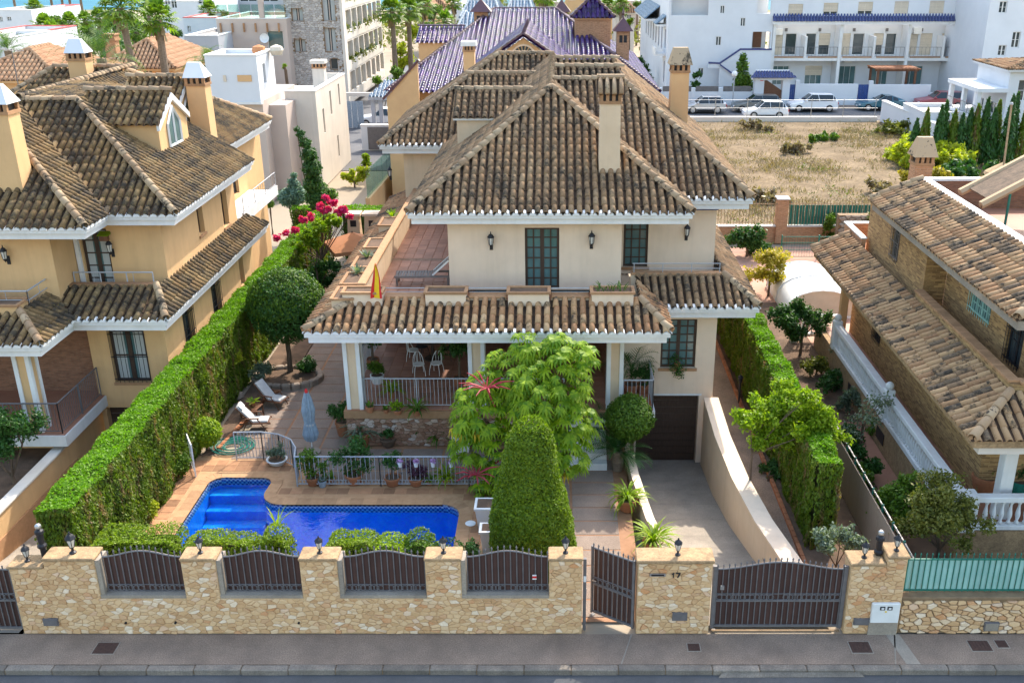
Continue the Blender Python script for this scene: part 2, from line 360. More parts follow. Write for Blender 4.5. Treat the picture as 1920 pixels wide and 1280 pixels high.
def water_mats():
	m, nt, b = new_mat('pool water')
	nt.nodes.remove(b)
	tr = _n(nt, "ShaderNodeBsdfTransparent"); tr.inputs[0].default_value = (0.45, 0.80, 0.97, 1)
	gl = _n(nt, "ShaderNodeBsdfGlossy"); gl.inputs["Roughness"].default_value = 0.03
	fr = _n(nt, "ShaderNodeFresnel"); fr.inputs[0].default_value = 1.33
	bp = _n(nt, "ShaderNodeBump"); bp.inputs["Strength"].default_value = 0.5; bp.inputs["Distance"].default_value = 0.03
	nt.links.new(noise(nt, 7.0, 3, 0.5), bp.inputs["Height"])
	nt.links.new(bp.outputs[0], gl.inputs["Normal"]); nt.links.new(bp.outputs[0], fr.inputs["Normal"])
	mx = _n(nt, "ShaderNodeMixShader")
	nt.links.new(fr.outputs[0], mx.inputs[0]); nt.links.new(tr.outputs[0], mx.inputs[1]); nt.links.new(gl.outputs[0], mx.inputs[2])
	nt.links.new(mx.outputs[0], nt.nodes["Material Output"].inputs[0])
	M['water'] = m
	m, nt, b = new_mat('blue mosaic')
	g = _n(nt, "ShaderNodeNewGeometry")
	vo = _n(nt, "ShaderNodeTexVoronoi"); vo.inputs["Scale"].default_value = 16
	nt.links.new(g.outputs["Position"], vo.inputs["Vector"])
	c = mixc(nt, 0.35, (0.02, 0.30, 0.80), vo.outputs["Color"], 'SOFT_LIGHT')
	c = mixc(nt, ramp(nt, noise(nt, 3.5, 3, 0.5, stretch=(0.6, 1.6, 1)), [(0.5, (0, 0, 0)), (0.66, (0.55,) * 3)]), c, (0.08, 0.48, 0.92))
	nt.links.new(c, b.inputs["Base Color"]); b.inputs["Roughness"].default_value = 0.3
	M['mosaic'] = m
	m, nt, b = new_mat('mosaic border')
	ck = _n(nt, "ShaderNodeTexChecker"); ck.inputs["Scale"].default_value = 16
	nt.links.new(_n(nt, "ShaderNodeNewGeometry").outputs["Position"], ck.inputs["Vector"])
	ck.inputs["Color1"].default_value = (0.02, 0.05, 0.22, 1); ck.inputs["Color2"].default_value = (0.42, 0.50, 0.52, 1)
	nt.links.new(ck.outputs[0], b.inputs["Base Color"]); b.inputs["Roughness"].default_value = 0.3
	M['border'] = m
	m, nt, b = new_mat('clear pane')
	nt.nodes.remove(b)
	tr = _n(nt, "ShaderNodeBsdfTransparent"); tr.inputs[0].default_value = (0.66, 0.84, 0.82, 1)
	gl = _n(nt, "ShaderNodeBsdfGlossy"); gl.inputs["Roughness"].default_value = 0.05
	mx = _n(nt, "ShaderNodeMixShader"); mx.inputs[0].default_value = 0.12
	nt.links.new(tr.outputs[0], mx.inputs[1]); nt.links.new(gl.outputs[0], mx.inputs[2])
	nt.links.new(mx.outputs[0], nt.nodes["Material Output"].inputs[0])
	M['pane'] = m
water_mats()
def paint(name, col, metal=0.0):
	return mat(name, col, sc(col, 0.93), 0.5, 0.32, metal=metal, spec=0.5, coat=0.5)

# mesh building
class MB:
	def __init__(s):
		s.v = []; s.f = []
	def add(s, vs, fs):
		b = len(s.v)
		s.v.extend([tuple(p) for p in vs]); s.f.extend([tuple(i + b for i in f) for f in fs])
		return s
	def box(s, x0, x1, y0, y1, z0, z1):
		if x0 > x1: x0, x1 = x1, x0
		if y0 > y1: y0, y1 = y1, y0
		if z0 > z1: z0, z1 = z1, z0
		return s.add([(x0, y0, z0), (x1, y0, z0), (x1, y1, z0), (x0, y1, z0), (x0, y0, z1), (x1, y0, z1), (x1, y1, z1), (x0, y1, z1)],
					[(0, 3, 2, 1), (4, 5, 6, 7), (0, 1, 5, 4), (1, 2, 6, 5), (2, 3, 7, 6), (3, 0, 4, 7)])
	def bbox(s, x0, x1, y0, y1, z0, z1, b=0.01):
		"""box with chamfered vertical and top edges"""
		if x0 > x1: x0, x1 = x1, x0
		if y0 > y1: y0, y1 = y1, y0
		ring = lambda i, z: [(x0 + b + i, y0 + i, z), (x1 - b - i, y0 + i, z), (x1 - i, y0 + b + i, z), (x1 - i, y1 - b - i, z), (x1 - b - i, y1 - i, z), (x0 + b + i, y1 - i, z), (x0 + i, y1 - b - i, z), (x0 + i, y0 + b + i, z)]
		vs = ring(0, z0) + ring(0, z1 - b) + ring(b, z1)
		fs = [tuple(range(7, -1, -1)), tuple(range(16, 24))]
		for k in (0, 8):
			fs += [(k + i, k + (i + 1) % 8, k + 8 + (i + 1) % 8, k + 8 + i) for i in range(8)]
		return s.add(vs, fs)
	def prism(s, poly, z0, z1):
		"""vertical prism; z0/z1 may be lists per corner"""
		n = len(poly)
		a = sum(poly[i][0] * poly[(i + 1) % n][1] - poly[(i + 1) % n][0] * poly[i][1] for i in range(n))
		zz0 = z0 if isinstance(z0, (list, tuple)) else [z0] * n
		zz1 = z1 if isinstance(z1, (list, tuple)) else [z1] * n
		if a < 0:
			poly = poly[::-1]; zz0 = zz0[::-1]; zz1 = zz1[::-1]
		vs = [(p[0], p[1], z) for p, z in zip(poly, zz0)] + [(p[0], p[1], z) for p, z in zip(poly, zz1)]
		return s.add(vs, [tuple(range(n - 1, -1, -1)), tuple(range(n, 2 * n))] + [(i, (i + 1) % n, n + (i + 1) % n, n + i) for i in range(n)])
	def poly(s, pts):
		return s.add(pts, [tuple(range(len(pts)))])
	def slab(s, pts, t):
		"""planar polygon given thickness t downwards along its normal"""
		n = Vector((0, 0, 0)); p = [Vector(q) for q in pts]
		for i in range(len(p)):
			n += p[i].cross(p[(i + 1) % len(p)])
		n.normalize()
		k = len(p)
		return s.add([tuple(q) for q in p] + [tuple(q - n * t) for q in p], [tuple(range(k)), tuple(range(2 * k - 1, k - 1, -1))] + [(i, k + i, k + (i + 1) % k, (i + 1) % k) for i in range(k)])
	def tube(s, pts, r, n=6, caps=True):
		pts = [Vector(p) for p in pts]
		rs = r if isinstance(r, (list, tuple)) else [r] * len(pts)
		base = len(s.v); up = None
		for i, p in enumerate(pts):
			d = (pts[min(i + 1, len(pts) - 1)] - pts[max(i - 1, 0)])
			d = d.normalized() if d.length > 1e-9 else Vector((0, 0, 1))
			if up is None:
				up = Vector((0, 0, 1)) if abs(d.z) < 0.9 else Vector((1, 0, 0))
			a = d.cross(up)
			a = a.normalized() if a.length > 1e-6 else d.orthogonal().normalized()
			b = a.cross(d).normalized(); up = b
			for k in range(n):
				t = 2 * math.pi * k / n
				q = p + (a * math.cos(t) + b * math.sin(t)) * rs[i]
				s.v.append(tuple(q))
		for i in range(len(pts) - 1):
			for k in range(n):
				a0 = base + i * n + k; a1 = base + i * n + (k + 1) % n
				s.f.append((a0, a1, a1 + n, a0 + n))
		if caps:
			s.f.append(tuple(base + k for k in range(n - 1, -1, -1)))
			e = base + (len(pts) - 1) * n
			s.f.append(tuple(e + k for k in range(n)))
		return s
	def lathe(s, prof, c=(0, 0, 0), n=14, cap=True):
		base = len(s.v)
		for r, z in prof:
			for k in range(n):
				t = 2 * math.pi * k / n
				s.v.append((c[0] + r * math.cos(t), c[1] + r * math.sin(t), c[2] + z))
		for i in range(len(prof) - 1):
			for k in range(n):
				a0 = base + i * n + k; a1 = base + i * n + (k + 1) % n
				s.f.append((a0, a1, a1 + n, a0 + n))
		if cap:
			s.f.append(tuple(base + k for k in range(n - 1, -1, -1)))
			e = base + (len(prof) - 1) * n
			s.f.append(tuple(e + k for k in range(n)))
		return s
	def sphere(s, c, r, n=10, m=6, sq=1.0):
		return s.lathe([(max(1e-4, r * math.sin(math.pi * i / m)), -r * sq * math.cos(math.pi * i / m)) for i in range(m + 1)], c, n, False)
	def xf(s, mtx):
		s.v = [tuple(mtx @ Vector(p)) for p in s.v]
		return s
	def join(s, o, mtx=None):
		return s.add([mtx @ Vector(p) for p in o.v] if mtx else o.v, o.f)

def mesh_from(name, v, f, m, smooth=False):
	me = bpy.data.meshes.new(name)
	me.from_pydata(v, [], f)
	me.materials.append(m)
	if smooth:
		me.polygons.foreach_set("use_smooth", [True] * len(me.polygons))
	me.update()
	return me

ORG = {}
def thing(name, label, cat, loc=(0, 0, 0), rz=0.0, group=None, world=False):
	"""an Empty at the thing's base; world=True: its parts are given in world coordinates"""
	o = bpy.data.objects.new(name, None)
	COL.objects.link(o)
	o.location = loc; o.rotation_euler = (0, 0, rz)
	o.empty_display_size = 0.2
	o['label'] = label; o['category'] = cat
	if group: o['group'] = group
	ORG[o] = Vector(loc) if world else Vector((0, 0, 0))
	return o
def part(par, name, mb, m, smooth=False, kind=None, label=None):
	org = ORG.get(par, Vector((0, 0, 0)))
	v = mb.v
	if org.length > 0:
		v = [(p[0] - org.x, p[1] - org.y, p[2] - org.z) for p in v]
	o = bpy.data.objects.new(name, mesh_from(name, v, mb.f, m, smooth))
	COL.objects.link(o)
	o.parent = par
	ORG[o] = org
	if kind: o['kind'] = kind
	if label: o['label'] = label
	return o
def inst(par, name, me, mtx):
	org = ORG.get(par, Vector((0, 0, 0)))
	o = bpy.data.objects.new(name, me)
	COL.objects.link(o)
	o.parent = par
	o.matrix_basis = Matrix.Translation(-org) @ mtx
	return o
def solo(name, mb, m, label, cat, group=None, loc=None, smooth=False):
	"""a thing that is one mesh; origin at loc (world coordinates given)"""
	loc = Vector(loc) if loc else Vector((0, 0, 0))
	v = [(p[0] - loc.x, p[1] - loc.y, p[2] - loc.z) for p in mb.v]
	o = bpy.data.objects.new(name, mesh_from(name, v, mb.f, m, smooth))
	COL.objects.link(o); o.location = loc
	o['label'] = label; o['category'] = cat
	if group: o['group'] = group
	ORG[o] = loc
	return o
def struct(name, mb, m, smooth=False, kind='structure', par=None, label=None):
	o = bpy.data.objects.new(name, mesh_from(name, mb.v, mb.f, m, smooth))
	COL.objects.link(o)
	if par: o.parent = par
	else: o['kind'] = kind
	if label: o['label'] = label
	ORG[o] = Vector((0, 0, 0))
	return o
def copy_tree(o, loc=None, rz=None, label=None, group=None, par=None, s=None):
	c = o.copy(); COL.objects.link(c)
	if par: c.parent = par
	else:
		if loc is not None: c.location = loc
		if rz is not None: c.rotation_euler = (0, 0, rz)
		if s is not None: c.scale = (s, s, s) if isinstance(s, (int, float)) else s
		if label: c['label'] = label
		if group: c['group'] = group
	for ch in list(o.children):
		copy_tree(ch, par=c)
	return c
# fast meshes from arrays
def np_mesh(name, V, F, m):
	"""V (n,3) float, F (k,4) int quads"""
	me = bpy.data.meshes.new(name)
	V = np.ascontiguousarray(V, dtype=np.float32); F = np.ascontiguousarray(F, dtype=np.int32)
	me.vertices.add(len(V)); me.vertices.foreach_set("co", V.ravel())
	me.loops.add(F.size); me.loops.foreach_set("vertex_index", F.ravel())
	me.polygons.add(len(F))
	me.polygons.foreach_set("loop_start", np.arange(0, F.size, F.shape[1], dtype=np.int32))
	me.polygons.foreach_set("loop_total", np.full(len(F), F.shape[1], dtype=np.int32))
	me.materials.append(m)
	me.update(calc_edges=True)
	return me
def leaf_obj(par, name, me, kind=None):
	o = bpy.data.objects.new(name, me)
	COL.objects.link(o)
	o.parent = par
	org = ORG.get(par, Vector((0, 0, 0)))
	o.location = -org
	if kind: o['kind'] = kind
	ORG[o] = org
	return o
def unit(a):
	return a / np.maximum(1e-9, np.linalg.norm(a, axis=1, keepdims=True))
def leaves(name, P, N, size, m, aspect=0.5, tilt=0.8, axis=None, fold=0.0):
	"""one diamond leaf per point; axis: preferred long direction (n,3)"""
	n = len(P)
	N = unit(np.asarray(N, float) + RNG.normal(0, tilt, (n, 3)))
	A = RNG.normal(0, 1, (n, 3)) if axis is None else np.asarray(axis, float) + RNG.normal(0, 0.25, (n, 3))
	T = unit(A - N * (A * N).sum(1, keepdims=True))
	B = np.cross(N, T)
	s = (size * RNG.uniform(0.65, 1.3, n))[:, None]
	P = np.asarray(P, float)
	V = np.stack([P - T * s, P + B * s * aspect - T * s * 0.1, P + T * s + N * s * fold, P - B * s * aspect - T * s * 0.1], 1).reshape(-1, 3)
	return np_mesh(name, V, np.arange(4 * n).reshape(-1, 4), m)
def wob(P, k, seed=0.0):
	"""cheap smooth noise -1..1"""
	x, y, z = P[:, 0] * k, P[:, 1] * k, P[:, 2] * k
	return (np.sin(x * 1.7 + seed + 1.3 * np.sin(y * 1.1 + seed)) + np.sin(y * 1.9 + 2 + seed * 2 + 1.1 * np.sin(z * 1.3)) + np.sin(z * 2.1 + 4 + seed + 1.2 * np.sin(x * 0.9))) / 3
def hedge_pts(x0, x1, y0, y1, z0, z1, dens, amp=0.06, seed=0.0, faces='xXyYt', rnd=0.12):
	"""points and normals on a clipped box hedge with slightly uneven faces"""
	out = []
	lx, ly, lz = x1 - x0, y1 - y0, z1 - z0
	for fc, area in (('x', ly * lz), ('X', ly * lz), ('y', lx * lz), ('Y', lx * lz), ('t', lx * ly)):
		if fc not in faces: continue
		n = int(area * dens)
		if n < 1: continue
		a = RNG.uniform(0, 1, (n, 3))
		P = np.array([x0, y0, z0]) + a * np.array([lx, ly, lz])
		N = np.zeros((n, 3))
		if fc == 'x': P[:, 0] = x0; N[:, 0] = -1
		if fc == 'X': P[:, 0] = x1; N[:, 0] = 1
		if fc == 'y': P[:, 1] = y0; N[:, 1] = -1
		if fc == 'Y': P[:, 1] = y1; N[:, 1] = 1
		if fc == 't': P[:, 2] = z1; N[:, 2] = 1
		# soften the top arrises
		if fc != 't':
			e = np.clip((P[:, 2] - (z1 - rnd)) / rnd, 0, 1)
			P -= N * (rnd * 0.6 * e ** 2)[:, None]; N[:, 2] += e
		out.append((P, N))
	P = np.concatenate([o[0] for o in out]); N = unit(np.concatenate([o[1] for o in out]))
	P = P + N * (wob(P, 2.6, seed) * amp + wob(P, 7.0, seed + 3) * amp * 0.35 + RNG.normal(0, 0.02, len(P)))[:, None]
	return P, N
def blob_pts(blobs, n, shell=0.45, top=0.0):
	"""points through the outer shell of overlapping balls (x,y,z,rx[,rz])"""
	w = np.array([b[3] ** 2 for b in blobs]); w = w / w.sum()
	k = RNG.choice(len(blobs), n, p=w)
	B = np.array([[b[0], b[1], b[2], b[3], b[4] if len(b) > 4 else b[3]] for b in blobs])[k]
	d = unit(RNG.normal(0, 1, (n, 3)))
	if top: d[:, 2] = np.where(RNG.uniform(0, 1, n) < top, np.abs(d[:, 2]), d[:, 2])
	r = 1 - shell * RNG.uniform(0, 1, n) ** 1.6
	P = B[:, :3] + d * np.stack([B[:, 3], B[:, 3], B[:, 4]], 1) * r[:, None]
	return P, d
def crown(par, m, blobs, n, size, shell=0.45, aspect=0.5, tilt=0.7, name='crown', axis=None, kind=None, lumpy=0):
	if lumpy:                                       # break each ball into uneven smaller clumps
		bb = []
		for b in blobs:
			for q in range(lumpy):
				d_ = Vector((random.gauss(0, 1), random.gauss(0, 1), random.gauss(0, .8))).normalized() * b[3] * random.uniform(.2, .95)
				bb.append((b[0] + d_.x, b[1] + d_.y, b[2] + d_.z, b[3] * random.uniform(.14, .40)))
		blobs = bb
	P, d = blob_pts(blobs, n, 1.0 if lumpy else shell)
	if lumpy:                                       # feathered clumps instead of hard shells
		P = P + RNG.normal(0, np.mean([b[3] for b in blobs]) * .42, P.shape); d = d * .4
	else:
		P = P + d * ((wob(P, 4.5, n) * .07 + wob(P, 11, 2) * .05) * np.mean([b[3] for b in blobs]))[:, None]
	P = P + RNG.normal(0, size * 0.5, P.shape)
	return leaf_obj(par, name, leaves(name, P, d + np.array([0, 0, 0.35]), size, m, aspect, tilt, axis), kind)
def limbs(par, base, height, blobs, r=0.1, m='bark', name='trunk', lean=(0, 0)):
	mb = MB()
	fork = Vector((base[0] + lean[0], base[1] + lean[1], base[2] + height))
	mb.tube([base, (base[0] + lean[0] * 0.3 + r * 0.3, base[1] + lean[1] * 0.3, base[2] + height * 0.5), fork], [r * 1.25, r, r * 0.85], 7)
	for b in blobs:
		c = Vector(b[:3])
		mid = fork.lerp(c, 0.55) + Vector((random.uniform(-.1, .1), random.uniform(-.1, .1), 0.1 * b[3]))
		mb.tube([fork, mid, c], [r * 0.6, r * 0.4, r * 0.15], 5)
		for k in range(2):
			e = c + Vector((random.uniform(-1, 1), random.uniform(-1, 1), random.uniform(-0.2, 0.8))) * b[3] * 0.75
			mb.tube([mid, e], [r * 0.28, r * 0.08], 4)
	return part(par, name, mb, M[m])

# barrel tile roofs
def _cover(L, rb, rt, seg=5, lip=0.016):
	vs = []; fs = []
	for (v, r, h) in ((0.0, rb, 0.020), (L + 0.05, rt, 0.002)):
		for k in range(seg + 1):
			t = math.pi * k / seg
			vs.append((r * math.cos(t), v, h + r * 1.12 * math.sin(t)))
	for k in range(seg):
		fs.append((k, k + 1, seg + 2 + k, seg + 1 + k))
	b = len(vs)
	for k in range(seg + 1):                       # thickness at the open lower end
		t = math.pi * k / seg
		vs.append(((rb - lip) * math.cos(t), 0.0, 0.020 + (rb - lip) * 1.12 * math.sin(t) - 0.004))
	for k in range(seg):
		fs.append((k + 1, k, b + k, b + k + 1))
	return np.array(vs), fs
def in_poly(P, q):
	c = True
	n = len(q)
	for i in range(n):
		a, b = q[i], q[(i + 1) % n]
		if (b[0] - a[0]) * (P[1] - a[1]) - (b[1] - a[1]) * (P[0] - a[0]) < -1e-6:
			return False
	return True
class Roof:
	"""collects the tiles of one building's roofs: the largest in view become single parts, the others one joined part"""
	def __init__(s, par, m, bed, w=0.255, L=0.36, ridge=None, limit=300, seg=5, jit=1.0):
		s.par, s.m, s.bed, s.w, s.L, s.limit, s.jit = par, m, bed, w, L, limit, jit
		s.ridge_m = ridge or m
		s.uv, s.uf = _cover(L, w * 0.345, w * 0.31, seg)
		s.cand = []; s.cv = []; s.cf = []; s.nv = 0
		s.bv = []; s.bf = []; s.nb = 0
		s.ridges = []
	def plane(s, pts, lift=0.0, over=0.05):
		P = [Vector(p) for p in pts]
		e = (P[1] - P[0]).normalized()
		nn = Vector((0, 0, 0))
		for i in range(len(P)): nn += P[i].cross(P[(i + 1) % len(P)])
		nn.normalize()
		if nn.z < 0:
			nn = -nn; P = [P[1], P[0]] + P[:1:-1]; e = -e
		sl = nn.cross(e)
		O = P[0] + nn * lift
		q = [((p - P[0]).dot(e), (p - P[0]).dot(sl)) for p in P]
		area = sum(q[i][0] * q[(i + 1) % len(q)][1] - q[(i + 1) % len(q)][0] * q[i][1] for i in range(len(q)))
		w, L = s.w, s.L
		u0 = min(p[0] for p in q); u1 = max(p[0] for p in q); v1 = max(p[1] for p in q)
		Mx = Matrix((( e.x, sl.x, nn.x, O.x), (e.y, sl.y, nn.y, O.y), (e.z, sl.z, nn.z, O.z), (0, 0, 0, 1)))
		cols = int((u1 - u0) / w) + 1; rows = int(v1 / L) + 1
		wu = (u1 - u0) / cols
		part_v = []; part_f = []; npv = 0
		qe = list(q)                                # allow the eave overhang
		qe[0] = (q[0][0], q[0][1] - over - 0.01); qe[1] = (q[1][0], q[1][1] - over - 0.01)
		for c in range(cols):
			uc = u0 + (c + 0.5) * wu
			for r in range(rows):
				va = r * L - over
				test = [(uc + du, va + dv) for du in (-0.4 * w, 0.4 * w) for dv in (0.0, L)]
				k = sum(in_poly(t, qe) for t in test)
				if k == 0 and not in_poly((uc, va + L * 0.5), qe): continue
				j = s.jit
				du, dv, rt = random.uniform(-.008, .008) * j, random.uniform(-.012, .012) * j, random.uniform(-.025, .025) * j
				mx = Mx @ Matrix.Translation((uc + du, va + dv, random.uniform(0, .006) * j)) @ Matrix.Rotation(rt, 4, 'Z')
				if k == 4:
					s.cand.append((mx, nn))
				else:
					part_v.append(np.array([(Matrix.Translation((uc + du, va + dv, 0)) @ Vector(p))[:] for p in s.uv]))
					part_f += [tuple(i + npv for i in f) for f in s.uf]; npv += len(s.uv)
		def clipped(V, F):
			bm = bmesh.new()
			vv = [bm.verts.new(p) for p in V]
			for f in F:
				bm.faces.new([vv[i] for i in f])
			for i in range(1, len(q)):
				a, b = Vector((*q[i], 0)), Vector((*q[(i + 1) % len(q)], 0))
				d = b - a
				no = Vector((d.y, -d.x, 0)).normalized()
				bmesh.ops.bisect_plane(bm, geom=bm.verts[:] + bm.edges[:] + bm.faces[:], plane_co=a, plane_no=no, clear_outer=True)
			bm.verts.index_update()
			V2 = [Mx @ v.co for v in bm.verts]; F2 = [tuple(v.index for v in f.verts) for f in bm.faces]
			bm.free()
			return V2, F2
		if part_v:
			V2, F2 = clipped(np.concatenate(part_v), part_f)
			s.cv.extend([tuple(p) for p in V2]); s.cf.extend([tuple(i + s.nv for i in f) for f in F2]); s.nv += len(V2)
		# channel bed: stepped concave strips
		V = []; F = []
		for r in range(rows):
			va, vb = r * L - 0.02, (r + 1) * L + 0.02
			for c in range(cols + 1):
				uc = u0 + c * wu
				b = len(V)
				for du, h in ((-wu / 2, 0.002), (0, -0.045), (wu / 2, 0.002)):
					V += [(uc + du, va, h + 0.022), (uc + du, vb, h)]
				F += [(b, b + 2, b + 3, b + 1), (b + 2, b + 4, b + 5, b + 3)]
		V2, F2 = clipped(V, F)
		s.bv.extend([tuple(p) for p in V2]); s.bf.extend([tuple(i + s.nb for i in f) for f in F2]); s.nb += len(V2)
		return s
	def ridge(s, a, b, r=0.115, lift=0.05):
		a, b = Vector(a), Vector(b)
		d = b - a; n = max(1, round(d.length / 0.36)); st = d.length / n
		d.normalize()
		x = d.cross(Vector((0, 0, 1))).normalized(); z = x.cross(d).normalized()
		for k in range(n):
			p = a + d * (st * k) + z * lift
			rt = random.uniform(-.03, .03)
			mx = Matrix(((x.x, d.x, z.x, p.x), (x.y, d.y, z.y, p.y), (x.z, d.z, z.z, p.z), (0, 0, 0, 1))) @ Matrix.Rotation(rt, 4, 'Z')
			s.ridges.append((mx, st))
		return s
	def done(s, ridge_objs=True, tname='roof_tile'):
		cp = Vector((0, CAM_Y, CAM_H))
		def score(mx, nn):
			p = mx.translation; v = cp - p
			f = nn.dot(v.normalized())
			if f <= 0.02: return -1
			r = (p - cp); zc = depth_of(p)
			px = 1045 + 1850 * p.x / zc
			py = 640 + 1850 * (-(p.y - CAM_Y) * _s - (p.z - CAM_H) * _c) / zc
			if not (0 < px < 1920 and 0 < py < 1280): return -1
			return f / zc ** 2
		order = sorted(s.cand, key=lambda t: -score(*t))
		me = mesh_from(tname, [tuple(v) for v in s.uv], s.uf, s.m, True)
		for mx, nn in order[:s.limit]:
			inst(s.par, tname, me, mx)
		V = list(s.cv); F = list(s.cf)
		for mx, nn in order[s.limit:]:
			b = len(V)
			V.extend([tuple(mx @ Vector(p)) for p in s.uv]); F.extend([tuple(i + b for i in f) for f in s.uf])
		if V:
			mb = MB(); mb.v = V; mb.f = F
			part(s.par, 'roof_tiling', mb, s.m, True, 'stuff')
		mb = MB(); mb.v = s.bv; mb.f = s.bf
		part(s.par, 'roof_channels', mb, s.bed, False, 'stuff')
		if s.ridges:
			uv, uf = _cover(0.36, 0.118, 0.10, 6)
			rm = mesh_from('ridge_tile', [tuple(v) for v in uv], uf, s.ridge_m, True)
			mb = MB()
			for mx, st in s.ridges:
				if ridge_objs: inst(s.par, 'ridge_tile', rm, mx)
				else: mb.add([mx @ Vector(v) for v in uv], uf)
			if mb.v: part(s.par, 'ridge_tiles', mb, s.ridge_m, True, 'stuff')
def eave(par, pts, z0, z1, depth, m, scal=0.255, name='cornice', up=0.0):
	"""moulded cornice under an eave: pts is the eave line walked with the building on its left; scalloped tile ends on top"""
	mb = MB(); sc_ = MB()
	for i in range(len(pts) - 1):
		a, b = Vector((*pts[i], 0)), Vector((*pts[i + 1], 0))
		d = (b - a).normalized(); inn = Vector((-d.y, d.x, 0))
		for (o0, o1, za, zb) in ((0.09, depth, z0, z0 + (z1 - z0) * 0.62), (0.0, depth - 0.003, z0 + (z1 - z0) * 0.62, z1)):
			e0, e1 = (0.0, 0.0)
			p = [a + inn * o0 + d * o0, b + inn * o0 - d * o0, b + inn * o1 - d * o1, a + inn * o1 + d * o1]
			# outside corners stay square: lines are trimmed by the same inset at both ends when the polyline turns
			t0 = turn(pts, i); t1 = turn(pts, i + 1)
			p[0] = a + inn * o0 + d * (o0 * t0); p[1] = b + inn * o0 - d * (o0 * t1)
			p[2] = b + inn * o1 - d * (o1 * t1); p[3] = a + inn * o1 + d * (o1 * t0)
			mb.prism([(q.x, q.y) for q in p], za, zb)
		L = (b - a).length; n = max(1, round(L / scal)); st = L / n
		r = st * 0.40
		for k in range(n):
			c = a + d * (st * (k + 0.5))
			vs = []; fs = []
			for off in (-0.055, 0.10):
				for j in range(7):
					t = math.pi * j / 6
					q = c + d * (r * math.cos(t)) + inn * off
					vs.append((q.x, q.y, z1 + up + r * math.sin(t) * 0.9 - 0.01 + (0.05 if off > 0 else 0)))
			for j in range(6):
				fs.append((j, j + 1, 8 + j, 7 + j))
			fs.append(tuple(range(6, -1, -1)))
			sc_.add(vs, fs)
	o = part(par, name, mb, m)
	part(o, 'scalloped_edge', sc_, m)
	return o
def turn(pts, i):
	"""+1 at a convex corner (or end), -1 at a re-entrant one, for a line with the building on its left"""
	if i == 0 or i == len(pts) - 1: return 0.0
	a, b, c = pts[i - 1], pts[i], pts[i + 1]
	cr = (b[0] - a[0]) * (c[1] - b[1]) - (b[1] - a[1]) * (c[0] - b[0])
	return 1.0 if cr > 0 else -1.0

# walls, windows, rails
class Face:
	"""maps (u along, v up, w outwards) to the world for an axis aligned wall"""
	def __init__(s, o, d):
		s.o = o; s.d = d
	def p(s, u, v, w):
		x, y, z = s.o
		if s.d == '-y': return (x + u, y - w, z + v)
		if s.d == '+y': return (x - u, y + w, z + v)
		if s.d == '+x': return (x + w, y + u, z + v)
		return (x - w, y - u, z + v)
	def box(s, mb, u0, u1, v0, v1, w0, w1):
		a, b = s.p(u0, v0, w0), s.p(u1, v1, w1)
		return mb.box(a[0], b[0], a[1], b[1], a[2], b[2])
def wall(mb, f, u0, u1, v0, v1, t, holes=()):
	"""wall from w=-t to w=0 with rectangular openings (u0,u1,v0,v1)"""
	us = sorted({u0, u1, *[h[0] for h in holes], *[h[1] for h in holes]})
	for i in range(len(us) - 1):
		a, b = us[i], us[i + 1]
		if a < u0 - 1e-6 or b > u1 + 1e-6: continue
		cuts = sorted([(h[2], h[3]) for h in holes if h[0] <= a + 1e-6 and h[1] >= b - 1e-6])
		v = v0
		for c0, c1 in cuts:
			if c0 > v + 1e-6: f.box(mb, a, b, v, c0, -t, 0)
			v = max(v, c1)
		if v < v1 - 1e-6: f.box(mb, a, b, v, v1, -t, 0)
	return mb
